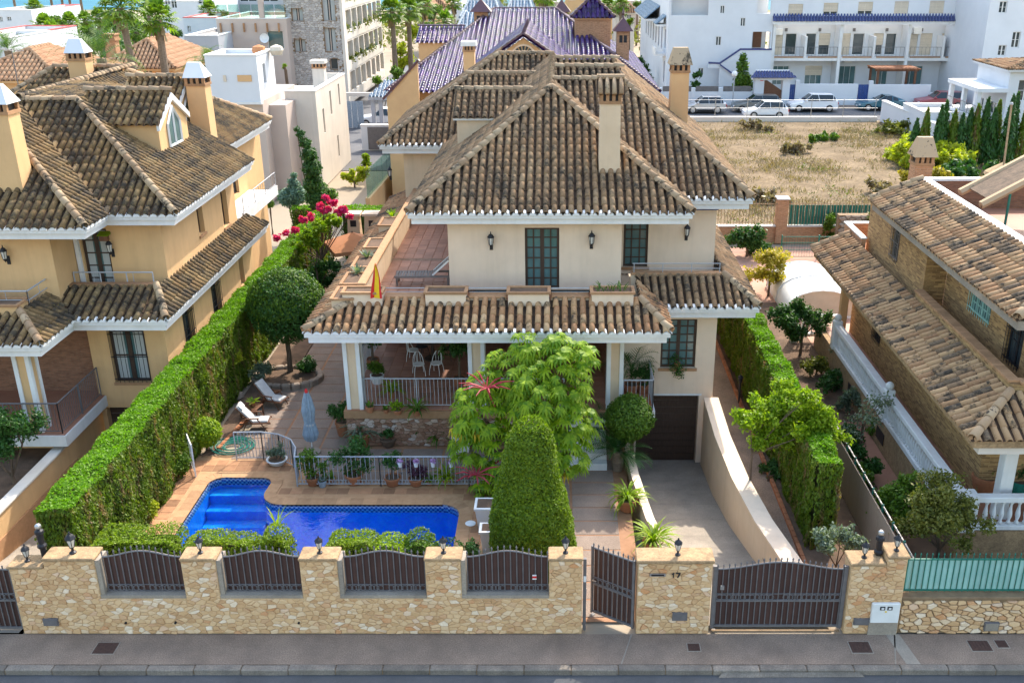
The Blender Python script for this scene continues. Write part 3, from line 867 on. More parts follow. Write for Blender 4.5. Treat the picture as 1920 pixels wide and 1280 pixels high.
def window(par, f, u0, u1, v0, v1, fm=None, gm=None, nu=2, nv=3, rec=0.14, fr=0.05, sill=None, shut=0.0, name='window', bars=None, curtain=False, door=False):
	fm = fm or M['dark_wood']; gm = gm or M['glass']
	mb = MB()
	w0, w1 = -rec - 0.05, -rec + 0.02
	f.box(mb, u0, u0 + fr, v0, v1, w0, w1); f.box(mb, u1 - fr, u1, v0, v1, w0, w1)
	f.box(mb, u0 + fr, u1 - fr, v0, v0 + fr, w0, w1); f.box(mb, u0 + fr, u1 - fr, v1 - fr, v1, w0, w1)
	for k in range(1, nu):
		u = u0 + (u1 - u0) * k / nu
		wd = fr * (0.8 if (nu % 2 == 0 and k == nu // 2) else 0.28)
		f.box(mb, u - wd, u + wd, v0 + fr, v1 - fr, w0 + 0.012, w1 - 0.012)
	for k in range(1, nv):
		v = v0 + (v1 - v0) * k / nv
		f.box(mb, u0 + fr, u1 - fr, v - fr * 0.25, v + fr * 0.25, w0 + 0.015, w1 - 0.015)
	o = part(par, name, mb, fm)
	g = MB(); f.box(g, u0 + fr * 0.5, u1 - fr * 0.5, v0 + fr * 0.5, v1 - fr * 0.5, w0 + 0.02, w0 + 0.03)
	part(o, 'pane', g, gm)
	if shut:
		s_ = MB(); n = max(2, int((v1 - v0) * shut / 0.09))
		for k in range(n):
			va = v1 - (v1 - v0) * shut * (k + 1) / n; vb = v1 - (v1 - v0) * shut * k / n
			f.box(s_, u0 + 0.01, u1 - 0.01, va + 0.006, vb, w1 + 0.005, w1 + 0.025)
		part(o, 'shutter', s_, M['shutter'])
	if curtain:
		c = MB()
		for a, b in ((u0 + fr, u0 + (u1 - u0) * 0.36), (u1 - (u1 - u0) * 0.36, u1 - fr)):
			f.box(c, a, b, v0 + fr, v1 - fr, w0 + 0.034, w0 + 0.04)
		part(o, 'curtain', c, M['curtain'])
	if sill:
		s_ = MB(); f.box(s_, u0 - 0.06, u1 + 0.06, v0 - 0.09, v0 - 0.002, -rec + 0.01, 0.05)
		part(o, 'sill', s_, sill)
	if bars:
		b = MB(); n = max(3, int((u1 - u0) / 0.13))
		for k in range(n + 1):
			u = u0 + (u1 - u0) * k / n
			a_, b_ = f.p(u, v0 - 0.02, 0.04), f.p(u, v1, 0.04)
			b.tube([a_, b_], 0.009, 4)
		for v in (v0 + 0.12, (v0 + v1) / 2, v1 - 0.12):
			f.box(b, u0 - 0.02, u1 + 0.02, v - 0.012, v + 0.012, 0.03, 0.045)
		part(o, 'grille', b, bars)
	return o
def railing(par, pts, h, m, sp=0.12, r=0.009, post=1.6, name='railing', foot=0.08, flat=True):
	"""rail along a 3D polyline; top and bottom rails with thin balusters, each run one part with its balusters as sub-parts of the run"""
	mb = MB(); bl = MB()
	for i in range(len(pts) - 1):
		a, b = Vector(pts[i]), Vector(pts[i + 1])
		up = Vector((0, 0, 1))
		mb.tube([a + up * h, b + up * h], 0.022, 6); mb.tube([a + up * foot, b + up * foot], 0.015, 5)
		L = (b - a).length; n = max(1, int(L / sp))
		for k in range(n + 1):
			q = a.lerp(b, k / n)
			bl.tube([q + up * foot, q + up * h], r, 4, False)
		n = max(1, round(L / post))
		for k in range(n + 1):
			q = a.lerp(b, k / n)
			mb.tube([q, q + up * h], 0.02, 5)
	o = part(par, name, mb, m)
	part(o, 'balusters', bl, m, kind='stuff')
	return o

# plants
def strap(P0, yaw, L, w, arch, droop, seg=4, twist=0.0):
	"""an arching strap leaf as a strip of quads"""
	V = []
	d = np.array([math.cos(yaw), math.sin(yaw), 0.0]); sd = np.array([-d[1], d[0], 0.0])
	p = np.array(P0, float); ang = arch
	for k in range(seg + 1):
		t = k / seg
		ww = w * (0.55 + 0.9 * t if t < 0.5 else 2.0 * (1 - t) * 1.0) + 0.002
		V += [p - sd * ww, p + sd * ww]
		ang2 = ang - droop * t
		p = p + (d * math.cos(ang2) + np.array([0, 0, math.sin(ang2)])) * (L / seg)
		ang = ang - droop / seg * 0.6
	F = [(2 * k, 2 * k + 1, 2 * k + 3, 2 * k + 2) for k in range(seg)]
	return V, F
def rosette(par, m, c, n, L, w, arch=(0.3, 1.3), droop=1.3, name='leaves', spread=0.08, seg=4):
	mb = MB()
	for k in range(n):
		yaw = 2 * math.pi * (k * 0.382 + random.uniform(-.05, .05))
		a = random.uniform(*arch)
		V, F = strap((c[0] + math.cos(yaw) * spread * random.random(), c[1] + math.sin(yaw) * spread * random.random(), c[2]), yaw, L * random.uniform(.7, 1.15), w, a, droop * random.uniform(.7, 1.2), seg)
		mb.add(V, F)
	return part(par, name, mb, m)
def fronds(par, m, c, n, L, arch=(0.1, 1.2), droop=1.1, leaf=0.25, lw=0.018, name='fronds', seg=10, start=0.15, vee=0.35):
	"""feather fronds (cycads, date palms)"""
	mb = MB()
	for k in range(n):
		yaw = 2 * math.pi * (k * 0.382 + random.uniform(-.04, .04))
		ang = random.uniform(*arch); LL = L * random.uniform(.8, 1.1)
		d = Vector((math.cos(yaw), math.sin(yaw), 0)); sd = Vector((-d.y, d.x, 0)); up = Vector((0, 0, 1))
		p = Vector(c); st = LL / seg
		for q in range(seg + 1):
			t = q / seg
			a2 = ang - droop * t * t * 1.2
			dr = d * math.cos(a2) + up * math.sin(a2)
			p2 = p + dr * st
			nrm = sd.cross(dr).normalized()
			mb.add([p - sd * 0.012, p + sd * 0.012, p2 + sd * 0.009, p2 - sd * 0.009], [(0, 1, 2, 3)])
			if t > start:
				ll = leaf * math.sin(math.pi * min(1, 0.15 + 0.85 * (t - start) / (1 - start)) ** 0.8) + leaf * 0.25
				for h in (0.0, 0.5):
					b = p.lerp(p2, h)
					for sg in (-1, 1):
						tip = b + (sd * sg * 0.85 + dr * 0.55 + nrm * vee * (1 if nrm.z > 0 else -1)).normalized() * ll - up * ll * 0.12
						mb.add([b - dr * lw, b + dr * lw, tip], [(0, 1, 2)])
			p = p2
	return part(par, name, mb, m)
def fan_head(n=34, R_=1.0):
	"""head of fan leaves of a washingtonia palm, centre at the origin"""
	mb = MB(); dead = MB()
	for k in range(n):
		yaw = 2 * math.pi * (k * 0.382 + random.uniform(-.04, .04))
		t = (k + 0.5) / n
		el = R(82) - t * R(120)
		d = Vector((math.cos(yaw) * math.cos(el), math.sin(yaw) * math.cos(el), math.sin(el)))
		L = R_ * random.uniform(0.75, 1.05)
		c = d * L * 0.62
		tgt = mb
		tgt.tube([d * 0.1, c], 0.018 * R_, 3, False)
		side = d.cross(Vector((0, 0, 1))).normalized(); up = side.cross(d).normalized()
		nb = 11
		for j in range(nb):
			a = R(-105) + R(210) * j / (nb - 1)
			dr = d * math.cos(a) + side * math.sin(a)
			wd = (d * -math.sin(a) + side * math.cos(a)) * 0.062 * R_
			r = L * (0.58 - 0.10 * abs(a))
			mid = c + dr * r * 0.6 + up * 0.02
			tip = c + dr * r - Vector((0, 0, 1)) * r * 0.28
			tgt.add([c, mid + wd, tip, mid - wd], [(0, 1, 2, 3)])
	for k in range(16):                           # hanging dry skirt
		yaw = random.uniform(0, 6.28)
		d = Vector((math.cos(yaw), math.sin(yaw), 0))
		a = d * 0.14 * R_ - Vector((0, 0, 0.05)); b = d * random.uniform(.2, .42) * R_ - Vector((0, 0, random.uniform(.5, 1.0) * R_))
		s_ = Vector((-d.y, d.x, 0)) * 0.09 * R_
		dead.add([a - s_ * .4, a + s_ * .4, b + s_, b - s_], [(0, 1, 2, 3)])
	return mb, dead
def pot_prof(r, h):
	return [(r * 0.66, 0), (r * 0.74, h * 0.05), (r * 0.95, h * 0.72), (r * 0.93, h * 0.8), (r * 1.04, h * 0.83), (r * 1.04, h * 0.98), (r * 0.9, h), (r * 0.86, h * 0.9), (0.01, h * 0.88)]
def pot(name, label, p, r, h, m=None, group=None):
	mb = MB().lathe(pot_prof(r, h), (0, 0, 0), 16)
	return solo(name, mb.xf(Matrix.Translation(p)), m or M['terracotta'], label, 'plant pot', group, loc=p, smooth=False)
def plant(name, label, p, cat='plant', group=None):
	return thing(name, label, cat, p, group=group)
def bush(name, label, p, blobs, n, size, m, cat='shrub', group=None, trunk=None, aspect=0.5, shell=0.45, r=0.05):
	"""blobs relative to p"""
	t = thing(name, label, cat, p, group=group)
	if trunk: limbs(t, (0, 0, 0), trunk, blobs, r)
	crown(t, M[m], blobs, n, size, shell, aspect)
	return t
# ground, street
def flat(mb, x0, x1, y0, y1, z, holes=()):
	f = Face((0, 0, 0), '-y')
	ys = sorted({y0, y1, *[h[2] for h in holes], *[h[3] for h in holes]})
	for j in range(len(ys) - 1):
		a, b = ys[j], ys[j + 1]
		if a < y0 - 1e-6 or b > y1 + 1e-6: continue
		cuts = sorted([(h[0], h[1]) for h in holes if h[2] <= a + 1e-6 and h[3] >= b - 1e-6])
		x = x0
		for c0, c1 in cuts + [(x1, x1)]:
			if c0 > x + 1e-6: mb.poly([(x, a, z), (c0, a, z), (c0, b, z), (x, b, z)])
			x = max(x, c1)
	return mb
POOL_HOLE = (-10.9, -2.2, 2.0, 7.5)
RAMP_HOLE = (2.0, 5.9, 0.42, 10.9)
LRAMP_HOLE = (-14.6, -11.95, -0.1, 12.5)
struct('far_verge', flat(MB(), -420, 420, -60, -9.0, -0.1), M['pave'])
struct('ground', flat(MB(), -420, 420, -0.02, 225, -0.06, [POOL_HOLE, RAMP_HOLE, LRAMP_HOLE]), M['ground'])
struct('coast', MB().poly([(-420, 225, -0.06), (420, 225, -0.06), (420, 300, -3), (-420, 300, -3)]), M['town_green'])
struct('sea', MB().poly([(-3500, 232, -1.2), (3500, 232, -1.2), (3500, 5200, -1.2), (-3500, 5200, -1.2)]), M['sea_blue'])
struct('road', MB().box(-60, 60, -9.0, -1.19, -0.25, -0.13), M['road'])
struct('pavement', MB().box(-60, 60, -1.02, -0.02, -0.25, 0.0), M['pave'])
kerb = struct('kerb', MB().box(-60, 60, -1.18, -1.025, -0.25, -0.03), M['mortar_dark'])
km = mesh_from('kerb_stone', MB().bbox(0, 0.985, -1.2, -1.022, -0.2, 0.006, 0.018).v, MB().bbox(0, 0.985, -1.2, -1.022, -0.2, 0.006, 0.018).f, M['kerb'])
for k in range(-14, 14):
	inst(kerb, 'kerb_stone', km, Matrix.Translation((k * 1.0 + 0.3, random.uniform(-.008, .008), random.uniform(-.006, .006))))
# worn dropped strip in front of the car gate
struct('driveway_apron', MB().slab([(3.4, -1.29, -0.122), (6.5, -1.27, -0.122), (6.4, -1.203, -0.05), (3.5, -1.203, -0.05)], 0.03), M['kerb'])
seam = MB()
for x in (1.35, 7.2):
	seam.poly([(x, -1.02, 0.004), (x + 0.03, -1.02, 0.004), (x + 0.32, -0.02, 0.004), (x + 0.29, -0.02, 0.004)])
struct('pavement_seam', seam, M['concrete'])
patch = MB(); patch.poly([(7.45, -1.02, 0.004), (7.75, -1.02, 0.004), (7.6, -0.02, 0.004), (7.3, -0.02, 0.004)])
struct('pavement_patch', patch, M['concrete'])

def cover(x, y, w, d, label, skew=0.0):
	t = thing('manhole_cover', label, 'drain cover', (x, y, 0), rz=skew)
	part(t, 'frame', MB().box(-w / 2 - .02, w / 2 + .02, -d / 2 - .02, d / 2 + .02, -0.02, 0.006), M['concrete'])
	mb = MB().box(-w / 2, w / 2, -d / 2, d / 2, -0.01, 0.010)
	for i in range(6):
		u = -w / 2 + w * (i + 0.5) / 6
		mb.box(u - w * .05, u + w * .05, -d / 2 + .02, d / 2 - .02, 0.010, 0.016)
	part(t, 'lid', mb, M['manhole'])
	return t
cover(-9.85, -0.50, 0.46, 0.36, 'large rusty square cover in the pavement near the left end of the stone wall')
cover(2.98, -0.47, 0.26, 0.24, 'small rusty cover in the pavement in front of the house number pillar')
cover(6.62, -0.47, 0.44, 0.36, 'large rusty cover in the pavement beside the car gate, right of the worn kerb')
cover(9.75, -0.36, 0.24, 0.24, 'small dark cover at the far right end of the pavement')
cover(9.25, -0.42, 0.44, 0.34, 'grey concrete-framed cover left of the small dark one at the right end of the pavement')

# rubble stone walls
def clip_half(poly, a, b, c):
	"""keep a*x+b*y<=c"""
	out = []
	for i in range(len(poly)):
		p, q = poly[i], poly[(i + 1) % len(poly)]
		dp, dq = a * p[0] + b * p[1] - c, a * q[0] + b * q[1] - c
		if dp <= 0: out.append(p)
		if dp * dq < 0:
			t = dp / (dp - dq)
			out.append((p[0] + t * (q[0] - p[0]), p[1] + t * (q[1] - p[1])))
	return out
def shrink(poly, g):
	n = len(poly); cx = sum(p[0] for p in poly) / n; cy = sum(p[1] for p in poly) / n
	q = list(poly)
	for i in range(n):
		a, b = poly[i], poly[(i + 1) % n]
		dx, dy = b[0] - a[0], b[1] - a[1]; L = math.hypot(dx, dy)
		if L < 1e-6: continue
		nx, ny = dy / L, -dx / L
		q = clip_half(q, nx, ny, nx * a[0] + ny * a[1] - g)
		if len(q) < 3: return None
	return q
def rubble(par, f, rects, sx, sy, t=0.035, gap=0.009, keep=300, m=None, seed=1, name='stone'):
	"""voronoi stones over a union of rectangles (u0,u1,v0,v1) on a wall face"""
	rnd = random.Random(seed)
	U0, U1 = min(r[0] for r in rects), max(r[1] for r in rects); V0, V1 = min(r[2] for r in rects), max(r[3] for r in rects)
	nu, nv = int((U1 - U0) / sx) + 1, int((V1 - V0) / sy) + 1
	S = {}
	for i in range(-1, nu + 1):
		for j in range(-1, nv + 1):
			S[i, j] = (U0 + (i + 0.5 + rnd.uniform(-.46, .46) + 0.5 * (j % 2)) * sx, V0 + (j + 0.5 + rnd.uniform(-.44, .44)) * sy)
	k = sx / sy
	stones = []
	for (i, j), p in S.items():
		r = next((r for r in rects if r[0] < p[0] < r[1] and r[2] < p[1] < r[3]), None)
		if not r: continue
		poly = [(p[0] - sx * 2, p[1] - sy * 2), (p[0] + sx * 2, p[1] - sy * 2), (p[0] + sx * 2, p[1] + sy * 2), (p[0] - sx * 2, p[1] + sy * 2)]
		for di in (-2, -1, 0, 1, 2):
			for dj in (-2, -1, 0, 1, 2):
				q = S.get((i + di, j + dj))
				if not q or (di == 0 and dj == 0): continue
				a, b = q[0] - p[0], (q[1] - p[1]) * k * k
				mx_, my_ = (p[0] + q[0]) / 2, (p[1] + q[1]) / 2
				poly = clip_half(poly, a, b, a * mx_ + b * my_)
		# stay inside the union: clip to this rectangle on the sides where no neighbour continues
		def cont(u, v): return any(s[0] - 1e-6 <= u <= s[1] + 1e-6 and s[2] - 1e-6 <= v <= s[3] + 1e-6 for s in rects)
		for (a, b, c, tu, tv) in ((1, 0, r[1], r[1] + .02, p[1]), (-1, 0, -r[0], r[0] - .02, p[1]), (0, 1, r[3], p[0], r[3] + .02), (0, -1, -r[2], p[0], r[2] - .02)):
			if not cont(tu, tv): poly = clip_half(poly, a, b, c - 0.004)
		if len(poly) < 3 or any(not cont(*v) for v in poly):
			for (a, b, c) in ((1, 0, r[1]), (-1, 0, -r[0]), (0, 1, r[3]), (0, -1, -r[2])):
				poly = clip_half(poly, a, b, c - 0.002)
				if len(poly) < 3: break
		if len(poly) < 3: continue
		poly = shrink(poly, gap * rnd.uniform(.7, 1.5))
		if not poly or len(poly) < 3: continue
		A = abs(sum(poly[q][0] * poly[(q + 1) % len(poly)][1] - poly[(q + 1) % len(poly)][0] * poly[q][1] for q in range(len(poly)))) / 2
		if A < 0.0012: continue
		stones.append((A, poly))
	stones.sort(key=lambda s: -s[0])
	rest = MB()
	for n_, (A, poly) in enumerate(stones):
		tt = t * rnd.uniform(.55, 1.25); c = (sum(p[0] for p in poly) / len(poly), sum(p[1] for p in poly) / len(poly))
		tu, tv = rnd.uniform(-.12, .12), rnd.uniform(-.12, .12)
		ring = lambda s_, w: [(c[0] + (p[0] - c[0]) * s_, c[1] + (p[1] - c[1]) * s_, w + ((p[0] - c[0]) * tu + (p[1] - c[1]) * tv) * (w > 0)) for p in poly]
		pts = ring(1, -0.01) + ring(0.985, tt * 0.62) + ring(0.80, tt)
		k_ = len(poly)
		V = [f.p(*p) for p in pts]
		F = [tuple(range(2 * k_, 3 * k_))]
		for b in (0, k_):
			F += [(b + i, b + (i + 1) % k_, b + k_ + (i + 1) % k_, b + k_ + i) for i in range(k_)]
		if n_ < keep:
			mb = MB(); mb.v = V; mb.f = F
			part(par, name, mb, m or M['stone'])
		else:
			rest.add(V, F)
	if rest.v: part(par, 'small_stones', rest, m or M['stone'], kind='stuff')

wallT = thing('stone_boundary_wall', 'long sandstone rubble wall with four fence panels, along the pavement from the left corner to the small gate', 'wall', (-5.5, 0, 0), world=True)
OPEN = [(-10.0, -8.13), (-7.38, -5.57), (-4.76, -2.86), (-2.09, -0.18)]
FW = Face((0, 0, 0), '-y')
body = MB()
wall(body, FW, -11.1, 0.54, 0.0, 1.92, 0.42, [(a, b, 0.955, 1.92) for a, b in OPEN])
body.box(-11.87, -11.1, 0.0, 0.42, 0, 1.72)
part(wallT, 'mortar_core', body, M['mortar'])
rubble(wallT, FW, [(-11.87, -11.1, 0, 1.72), (-11.1, 0.54, 0, 0.945)] + [(a, b, 0.945, 1.91) for a, b in zip([-11.1] + [o[1] for o in OPEN], [o[0] for o in OPEN] + [0.54])], 0.165, 0.10, 0.026, 0.0055, 300, seed=3)
for a, b in zip([-11.1] + [o[1] for o in OPEN], [o[0] for o in OPEN] + [0.54]):
	part(wallT, 'capstone', MB().bbox(a - 0.02, b + 0.02, -0.035, 0.46, 1.92, 1.98, 0.02), M['capstone'])
part(wallT, 'capstone', MB().bbox(-11.92, -11.125, -0.035, 0.46, 1.72, 1.77, 0.02), M['capstone'])
for a, b in OPEN:
	s_ = MB()
	s_.box(a + 0.003, a + 0.10, 0.015, 0.40, 1.03, 1.905); s_.box(a + 0.003, b - 0.003, -0.012, 0.40, 0.95, 1.028)
	part(wallT, 'rendered_surround', s_, M['concrete'])

def scrolls(mb, x0, x1, z, r, y):
	"""row of interlocking iron rings"""
	n = int((x1 - x0) / (r * 1.55)); st = (x1 - x0) / n
	for k in range(n):
		c = (x0 + st * (k + 0.5), y, z)
		mb.tube([(c[0] + r * math.cos(t), c[1] - 0.004 * (k % 2), c[2] + r * math.sin(t)) for t in [2 * math.pi * q / 10 for q in range(11)]], 0.008, 4, False)
	return mb
def fence_panel(root, w, z0, zs, zc, zt=0.15, mid=None, scroll=0.13, sp=0.135, slatm=None, barm=None, spear=True):
	"""local: x 0..w, front at y=0; zs/zc arch heights at the side and the centre"""
	slatm = slatm or M['brown_metal']; barm = barm or M['iron']
	arch = lambda x: zs + (zc - zs) * (0.5 - 0.5 * math.cos(2 * math.pi * min(max(x / w, 0), 1)))
	n = round(w / sp); st = w / n
	for k in range(n):
		xa, xb = k * st + 0.004, (k + 1) * st - 0.004
		mb = MB(); xm = (xa + xb) / 2
		V = [(xa, 0.03, z0 + .02), (xm, 0.018, z0 + .02), (xb, 0.03, z0 + .02), (xa, 0.03, arch(xa)), (xm, 0.018, arch(xm)), (xb, 0.03, arch(xb))]
		V += [(p[0], p[1] + 0.012, p[2]) for p in V]
		mb.add(V, [(0, 1, 4, 3), (1, 2, 5, 4), (7, 6, 9, 10), (8, 7, 10, 11), (0, 3, 9, 6), (2, 8, 11, 5), (3, 4, 10, 9), (4, 5, 11, 10)])
		part(root, 'slat', mb, slatm)
	for k in range(n + 1):
		x = k * st
		zz = arch(x)
		mb = MB().tube([(x, 0, z0), (x, 0, zz + zt * 0.55)], 0.014, 5)
		if spear:
			mb.lathe([(0.011, 0), (0.022, 0.015), (0.020, 0.035), (0.002, zt * 0.55)], (x, 0, zz + zt * 0.5), 6)
		part(root, 'bar', mb, barm)
	part(root, 'top_rail', MB().tube([(x, -0.004, arch(x)) for x in np.linspace(0, w, 17)], 0.02, 5), barm)
	part(root, 'bottom_rail', MB().box(-0.03, w + 0.03, -0.02, 0.02, z0 - 0.02, z0 + 0.03), barm)
	if mid: part(root, 'mid_rail', MB().box(0, w, -0.022, 0.018, mid - 0.022, mid + 0.022), barm)
	if scroll:
		zb = (mid + 0.02 if mid else z0 + 0.03)
		sb = MB(); sb.box(0, w, -0.012, 0.012, zb + 0.148, zb + 0.162)
		scrolls(sb, 0.02, w * 0.46, zb + 0.075, 0.062, -0.012); scrolls(sb, w * 0.54, w - 0.02, zb + 0.075, 0.062, -0.012)
		sb.lathe([(0.05, -0.012), (0.055, 0), (0.05, 0.012)], (0, 0, 0), 10)
		part(root, 'scroll_band', sb, barm, kind='stuff')
desc = ['in the leftmost opening, before the bush with a brown gap', 'second opening from the left, below the lone narrow bush',
		'third opening from the left, below the lime green clipped hedge', 'with white and red sticker before the tall cone topiary']
for (a, b), d in zip(OPEN, desc):
	r = thing('fence_panel', 'arched brown metal fence panel ' + d, 'fence panel', (a + 0.13, 0.13, 0), group='fence panels in the stone wall')
	fence_panel(r, b - a - 0.16, 1.03, 1.93, 2.08)
st_ = thing('warning_sticker', 'small white and red sticker on the fence panel in front of the cone topiary', 'sticker', (-0.50, 0.105, 1.42))
part(st_, 'white_field', MB().box(-.045, .045, -0.006, 0.006, -.06, .06), M['white'])
part(st_, 'red_band', MB().box(-.045, .045, -0.010, -0.007, -.025, .03), M['red'])

# gate pillars right of the little gate
pil = thing('house_number_pillar', 'square sandstone rubble pillar with number 17 and letter slot between the two gates', 'wall', (2.57, 0, 0), world=True)
part(pil, 'mortar_core', MB().box(1.75, 3.36, 0.0, 0.45, 0, 1.86), M['mortar'])
rubble(pil, FW, [(1.75, 3.36, 0.0, 1.85)], 0.165, 0.10, 0.026, 0.0055, 300, seed=9)
part(pil, 'capstone', MB().bbox(1.71, 3.40, -0.04, 0.50, 1.86, 1.93, 0.02), M['capstone'])
num = MB()
num.box(2.50, 2.525, -0.06, -0.045, 1.515, 1.64); num.box(2.475, 2.50, -0.06, -0.045, 1.60, 1.62)
num.add([(2.565, -0.06, 1.64), (2.665, -0.06, 1.64), (2.665, -0.06, 1.615), (2.565, -0.06, 1.615), (2.565, -.045, 1.64), (2.665, -.045, 1.64), (2.665, -.045, 1.615), (2.565, -.045, 1.615)], [(3, 2, 1, 0), (0, 1, 5, 4), (2, 3, 7, 6), (3, 0, 4, 7), (1, 2, 6, 5)])
num.add([(2.635, -0.06, 1.615), (2.665, -0.06, 1.615), (2.62, -0.06, 1.515), (2.592, -0.06, 1.515), (2.635, -.045, 1.615), (2.665, -.045, 1.615), (2.62, -.045, 1.515), (2.592, -.045, 1.515)], [(0, 3, 2, 1), (1, 2, 6, 5), (0, 4, 7, 3), (2, 3, 7, 6)])
solo('house_number', num, M['black_iron'], 'dark metal house number 17 on the pillar between the gates', 'house number', loc=(2.57, -0.05, 1.5))
ls = thing('letter_slot', 'narrow steel letter slot left of the number 17', 'letter slot', (2.17, -0.05, 1.585))
part(ls, 'plate', MB().box(-.17, .17, -0.012, 0.01, -.032, .032), M['chrome'])
part(ls, 'flap', MB().box(-.14, .14, -0.02, -0.013, -.018, .018), M['black_iron'])
def plate(x, z, w, h, m, label, cat='meter hatch'):
	t = thing('meter_hatch', label, cat, (x, -0.03, z))
	part(t, 'frame', MB().box(-w / 2, w / 2, -0.03, 0.02, -h / 2, h / 2), M['iron'])
	part(t, 'door', MB().box(-w / 2 + .02, w / 2 - .02, -0.042, -0.031, -h / 2 + .02, h / 2 - .02), m)
plate(2.70, 0.49, 0.33, 0.20, M['iron'], 'dark grey hatch low in the wall under the number 17')
plate(-11.2, 0.34, 0.33, 0.18, M['iron'], 'dark grey hatch low at the left end of the stone wall')
plate(6.72, 0.35, 0.34, 0.16, M['iron'], 'slim dark hatch low in the pillar right of the car gate')
plate(9.62, 0.22, 0.32, 0.22, M['concrete'], 'pale grey hatch low in the right neighbour rubble wall')
for x, lb in ((-8.45, 'first from the left'), (-5.72, 'in the middle'), (-9.55, 'nearest the left corner')):
	t = thing('wall_spout', 'tiny dark drain spout low in the stone wall, ' + lb, 'drain spout', (x, -0.02, 0.32), group='drain spouts in the stone wall')
	part(t, 'pipe', MB().tube([(0, 0.03, 0), (0, -0.035, -0.004)], 0.028, 8), M['black_iron'])

pr = thing('corner_pillar', 'two-stepped sandstone pillar right of the car gate carrying lanterns', 'wall', (6.9, 0, 0), world=True)
part(pr, 'mortar_core', MB().box(6.36, 7.12, 0.0, 0.45, 0, 1.80).box(7.123, 7.56, 0.0, 0.5, 0, 1.98), M['mortar'])
rubble(pr, FW, [(6.36, 7.12, 0, 1.79), (7.12, 7.56, 0.62, 1.97), (7.12, 7.56, 0, 0.0001)], 0.165, 0.10, 0.026, 0.0055, 300, seed=21)
part(pr, 'capstone', MB().bbox(6.33, 7.10, -0.04, 0.5, 1.80, 1.86, 0.02), M['capstone'])
part(pr, 'capstone', MB().bbox(7.12, 7.60, -0.04, 0.54, 1.98, 2.04, 0.02), M['capstone'])
mt = thing('meter_cabinet', 'white two-meter cabinet set in the wall right of the car gate', 'meter cabinet', (7.2, -0.04, 0.0))
part(mt, 'plinth', MB().box(-.31, .33, -0.01, 0.03, 0.0, 0.34), M['concrete'])
part(mt, 'box', MB().bbox(-.30, .32, -0.05, 0.03, 0.36, 0.86, 0.015), M['pvc'])
for dx in (-.07, .09):
	part(mt, 'meter_window', MB().box(dx - .055, dx + .055, -0.06, -0.051, 0.70, 0.79), M['black_iron'])
	part(mt, 'meter_dial', MB().box(dx - .028, dx + .03, -0.066, -0.061, 0.72, 0.765), M['pvc'])
part(mt, 'lock', MB().box(-.01, .03, -0.06, -0.051, 0.64, 0.67), M['yellow'])

# gates
gp = thing('pedestrian_gate', 'narrow brown metal gate standing ajar between two stone pillars', 'gate', (1.69, 0.12, 0), rz=R(180 - 33))
gp.rotation_euler = (0, 0, R(-33)); gp.location = (1.70 - 1.06 * math.cos(R(33)), 0.10 + 1.06 * math.sin(R(33)), 0)
fence_panel(gp, 1.0, 0.10, 1.80, 1.80, 0.12, 0.86, 0.13, 0.125)
part(gp, 'stile', MB().box(-0.05, -0.013, -0.03, 0.03, 0.06, 1.84), M['iron'])
part(gp, 'stile', MB().box(1.013, 1.06, -0.03, 0.03, 0.06, 1.84), M['iron'])
part(gp, 'handle', MB().tube([(0.03, -0.03, 1.0), (0.03, -0.09, 1.0), (0.13, -0.09, 1.0)], 0.013, 5), M['chrome'])
post = thing('gate_post', 'thin grey iron post at the left side of the little gate', 'gate post', (0.60, 0.14, 0))
part(post, 'post', MB().box(-.035, .035, -.035, .035, 0, 1.88), M['iron'])
part(post, 'strike_plate', MB().box(.036, .042, -.02, .02, 0.95, 1.1), M['chrome'])
ip = thing('intercom', 'small pale intercom plate on the iron post by the little gate', 'intercom', (0.60, 0.095, 1.38))
part(ip, 'plate', MB().box(-.03, .03, -.015, .0, -.07, .07), M['pvc'])
gv = thing('driveway_gate', 'wide arched brown metal car gate with pointed bars and ring band', 'gate', (3.50, 0.12, 0))
fence_panel(gv, 2.74, 0.12, 1.62, 1.80, 0.12, 0.80, 0.13, 0.125)
part(gv, 'stile', MB().box(-0.10, -0.015, -0.03, 0.03, 0.08, 1.70), M['iron'])
part(gv, 'stile', MB().box(2.755, 2.84, -0.03, 0.03, 0.08, 1.70), M['iron'])
part(gv, 'lock_case', MB().box(0.08, 0.16, -0.035, 0.0, 1.1, 1.2), M['chrome'])
part(gv, 'threshold', MB().box(-0.06, 2.80, -0.06, 0.0, 0.0, 0.02), M['mortar_dark'])

lg = thing('neighbour_gate', 'brown slatted gate cut off by the left edge of the picture', 'gate', (-13.95, 0.13, 0))
fence_panel(lg, 1.98, 0.06, 1.60, 1.70, 0.1, 0.80, 0.13, 0.125)
part(lg, 'stile', MB().box(1.99, 2.06, -0.03, 0.03, 0.05, 1.72), M['iron'])

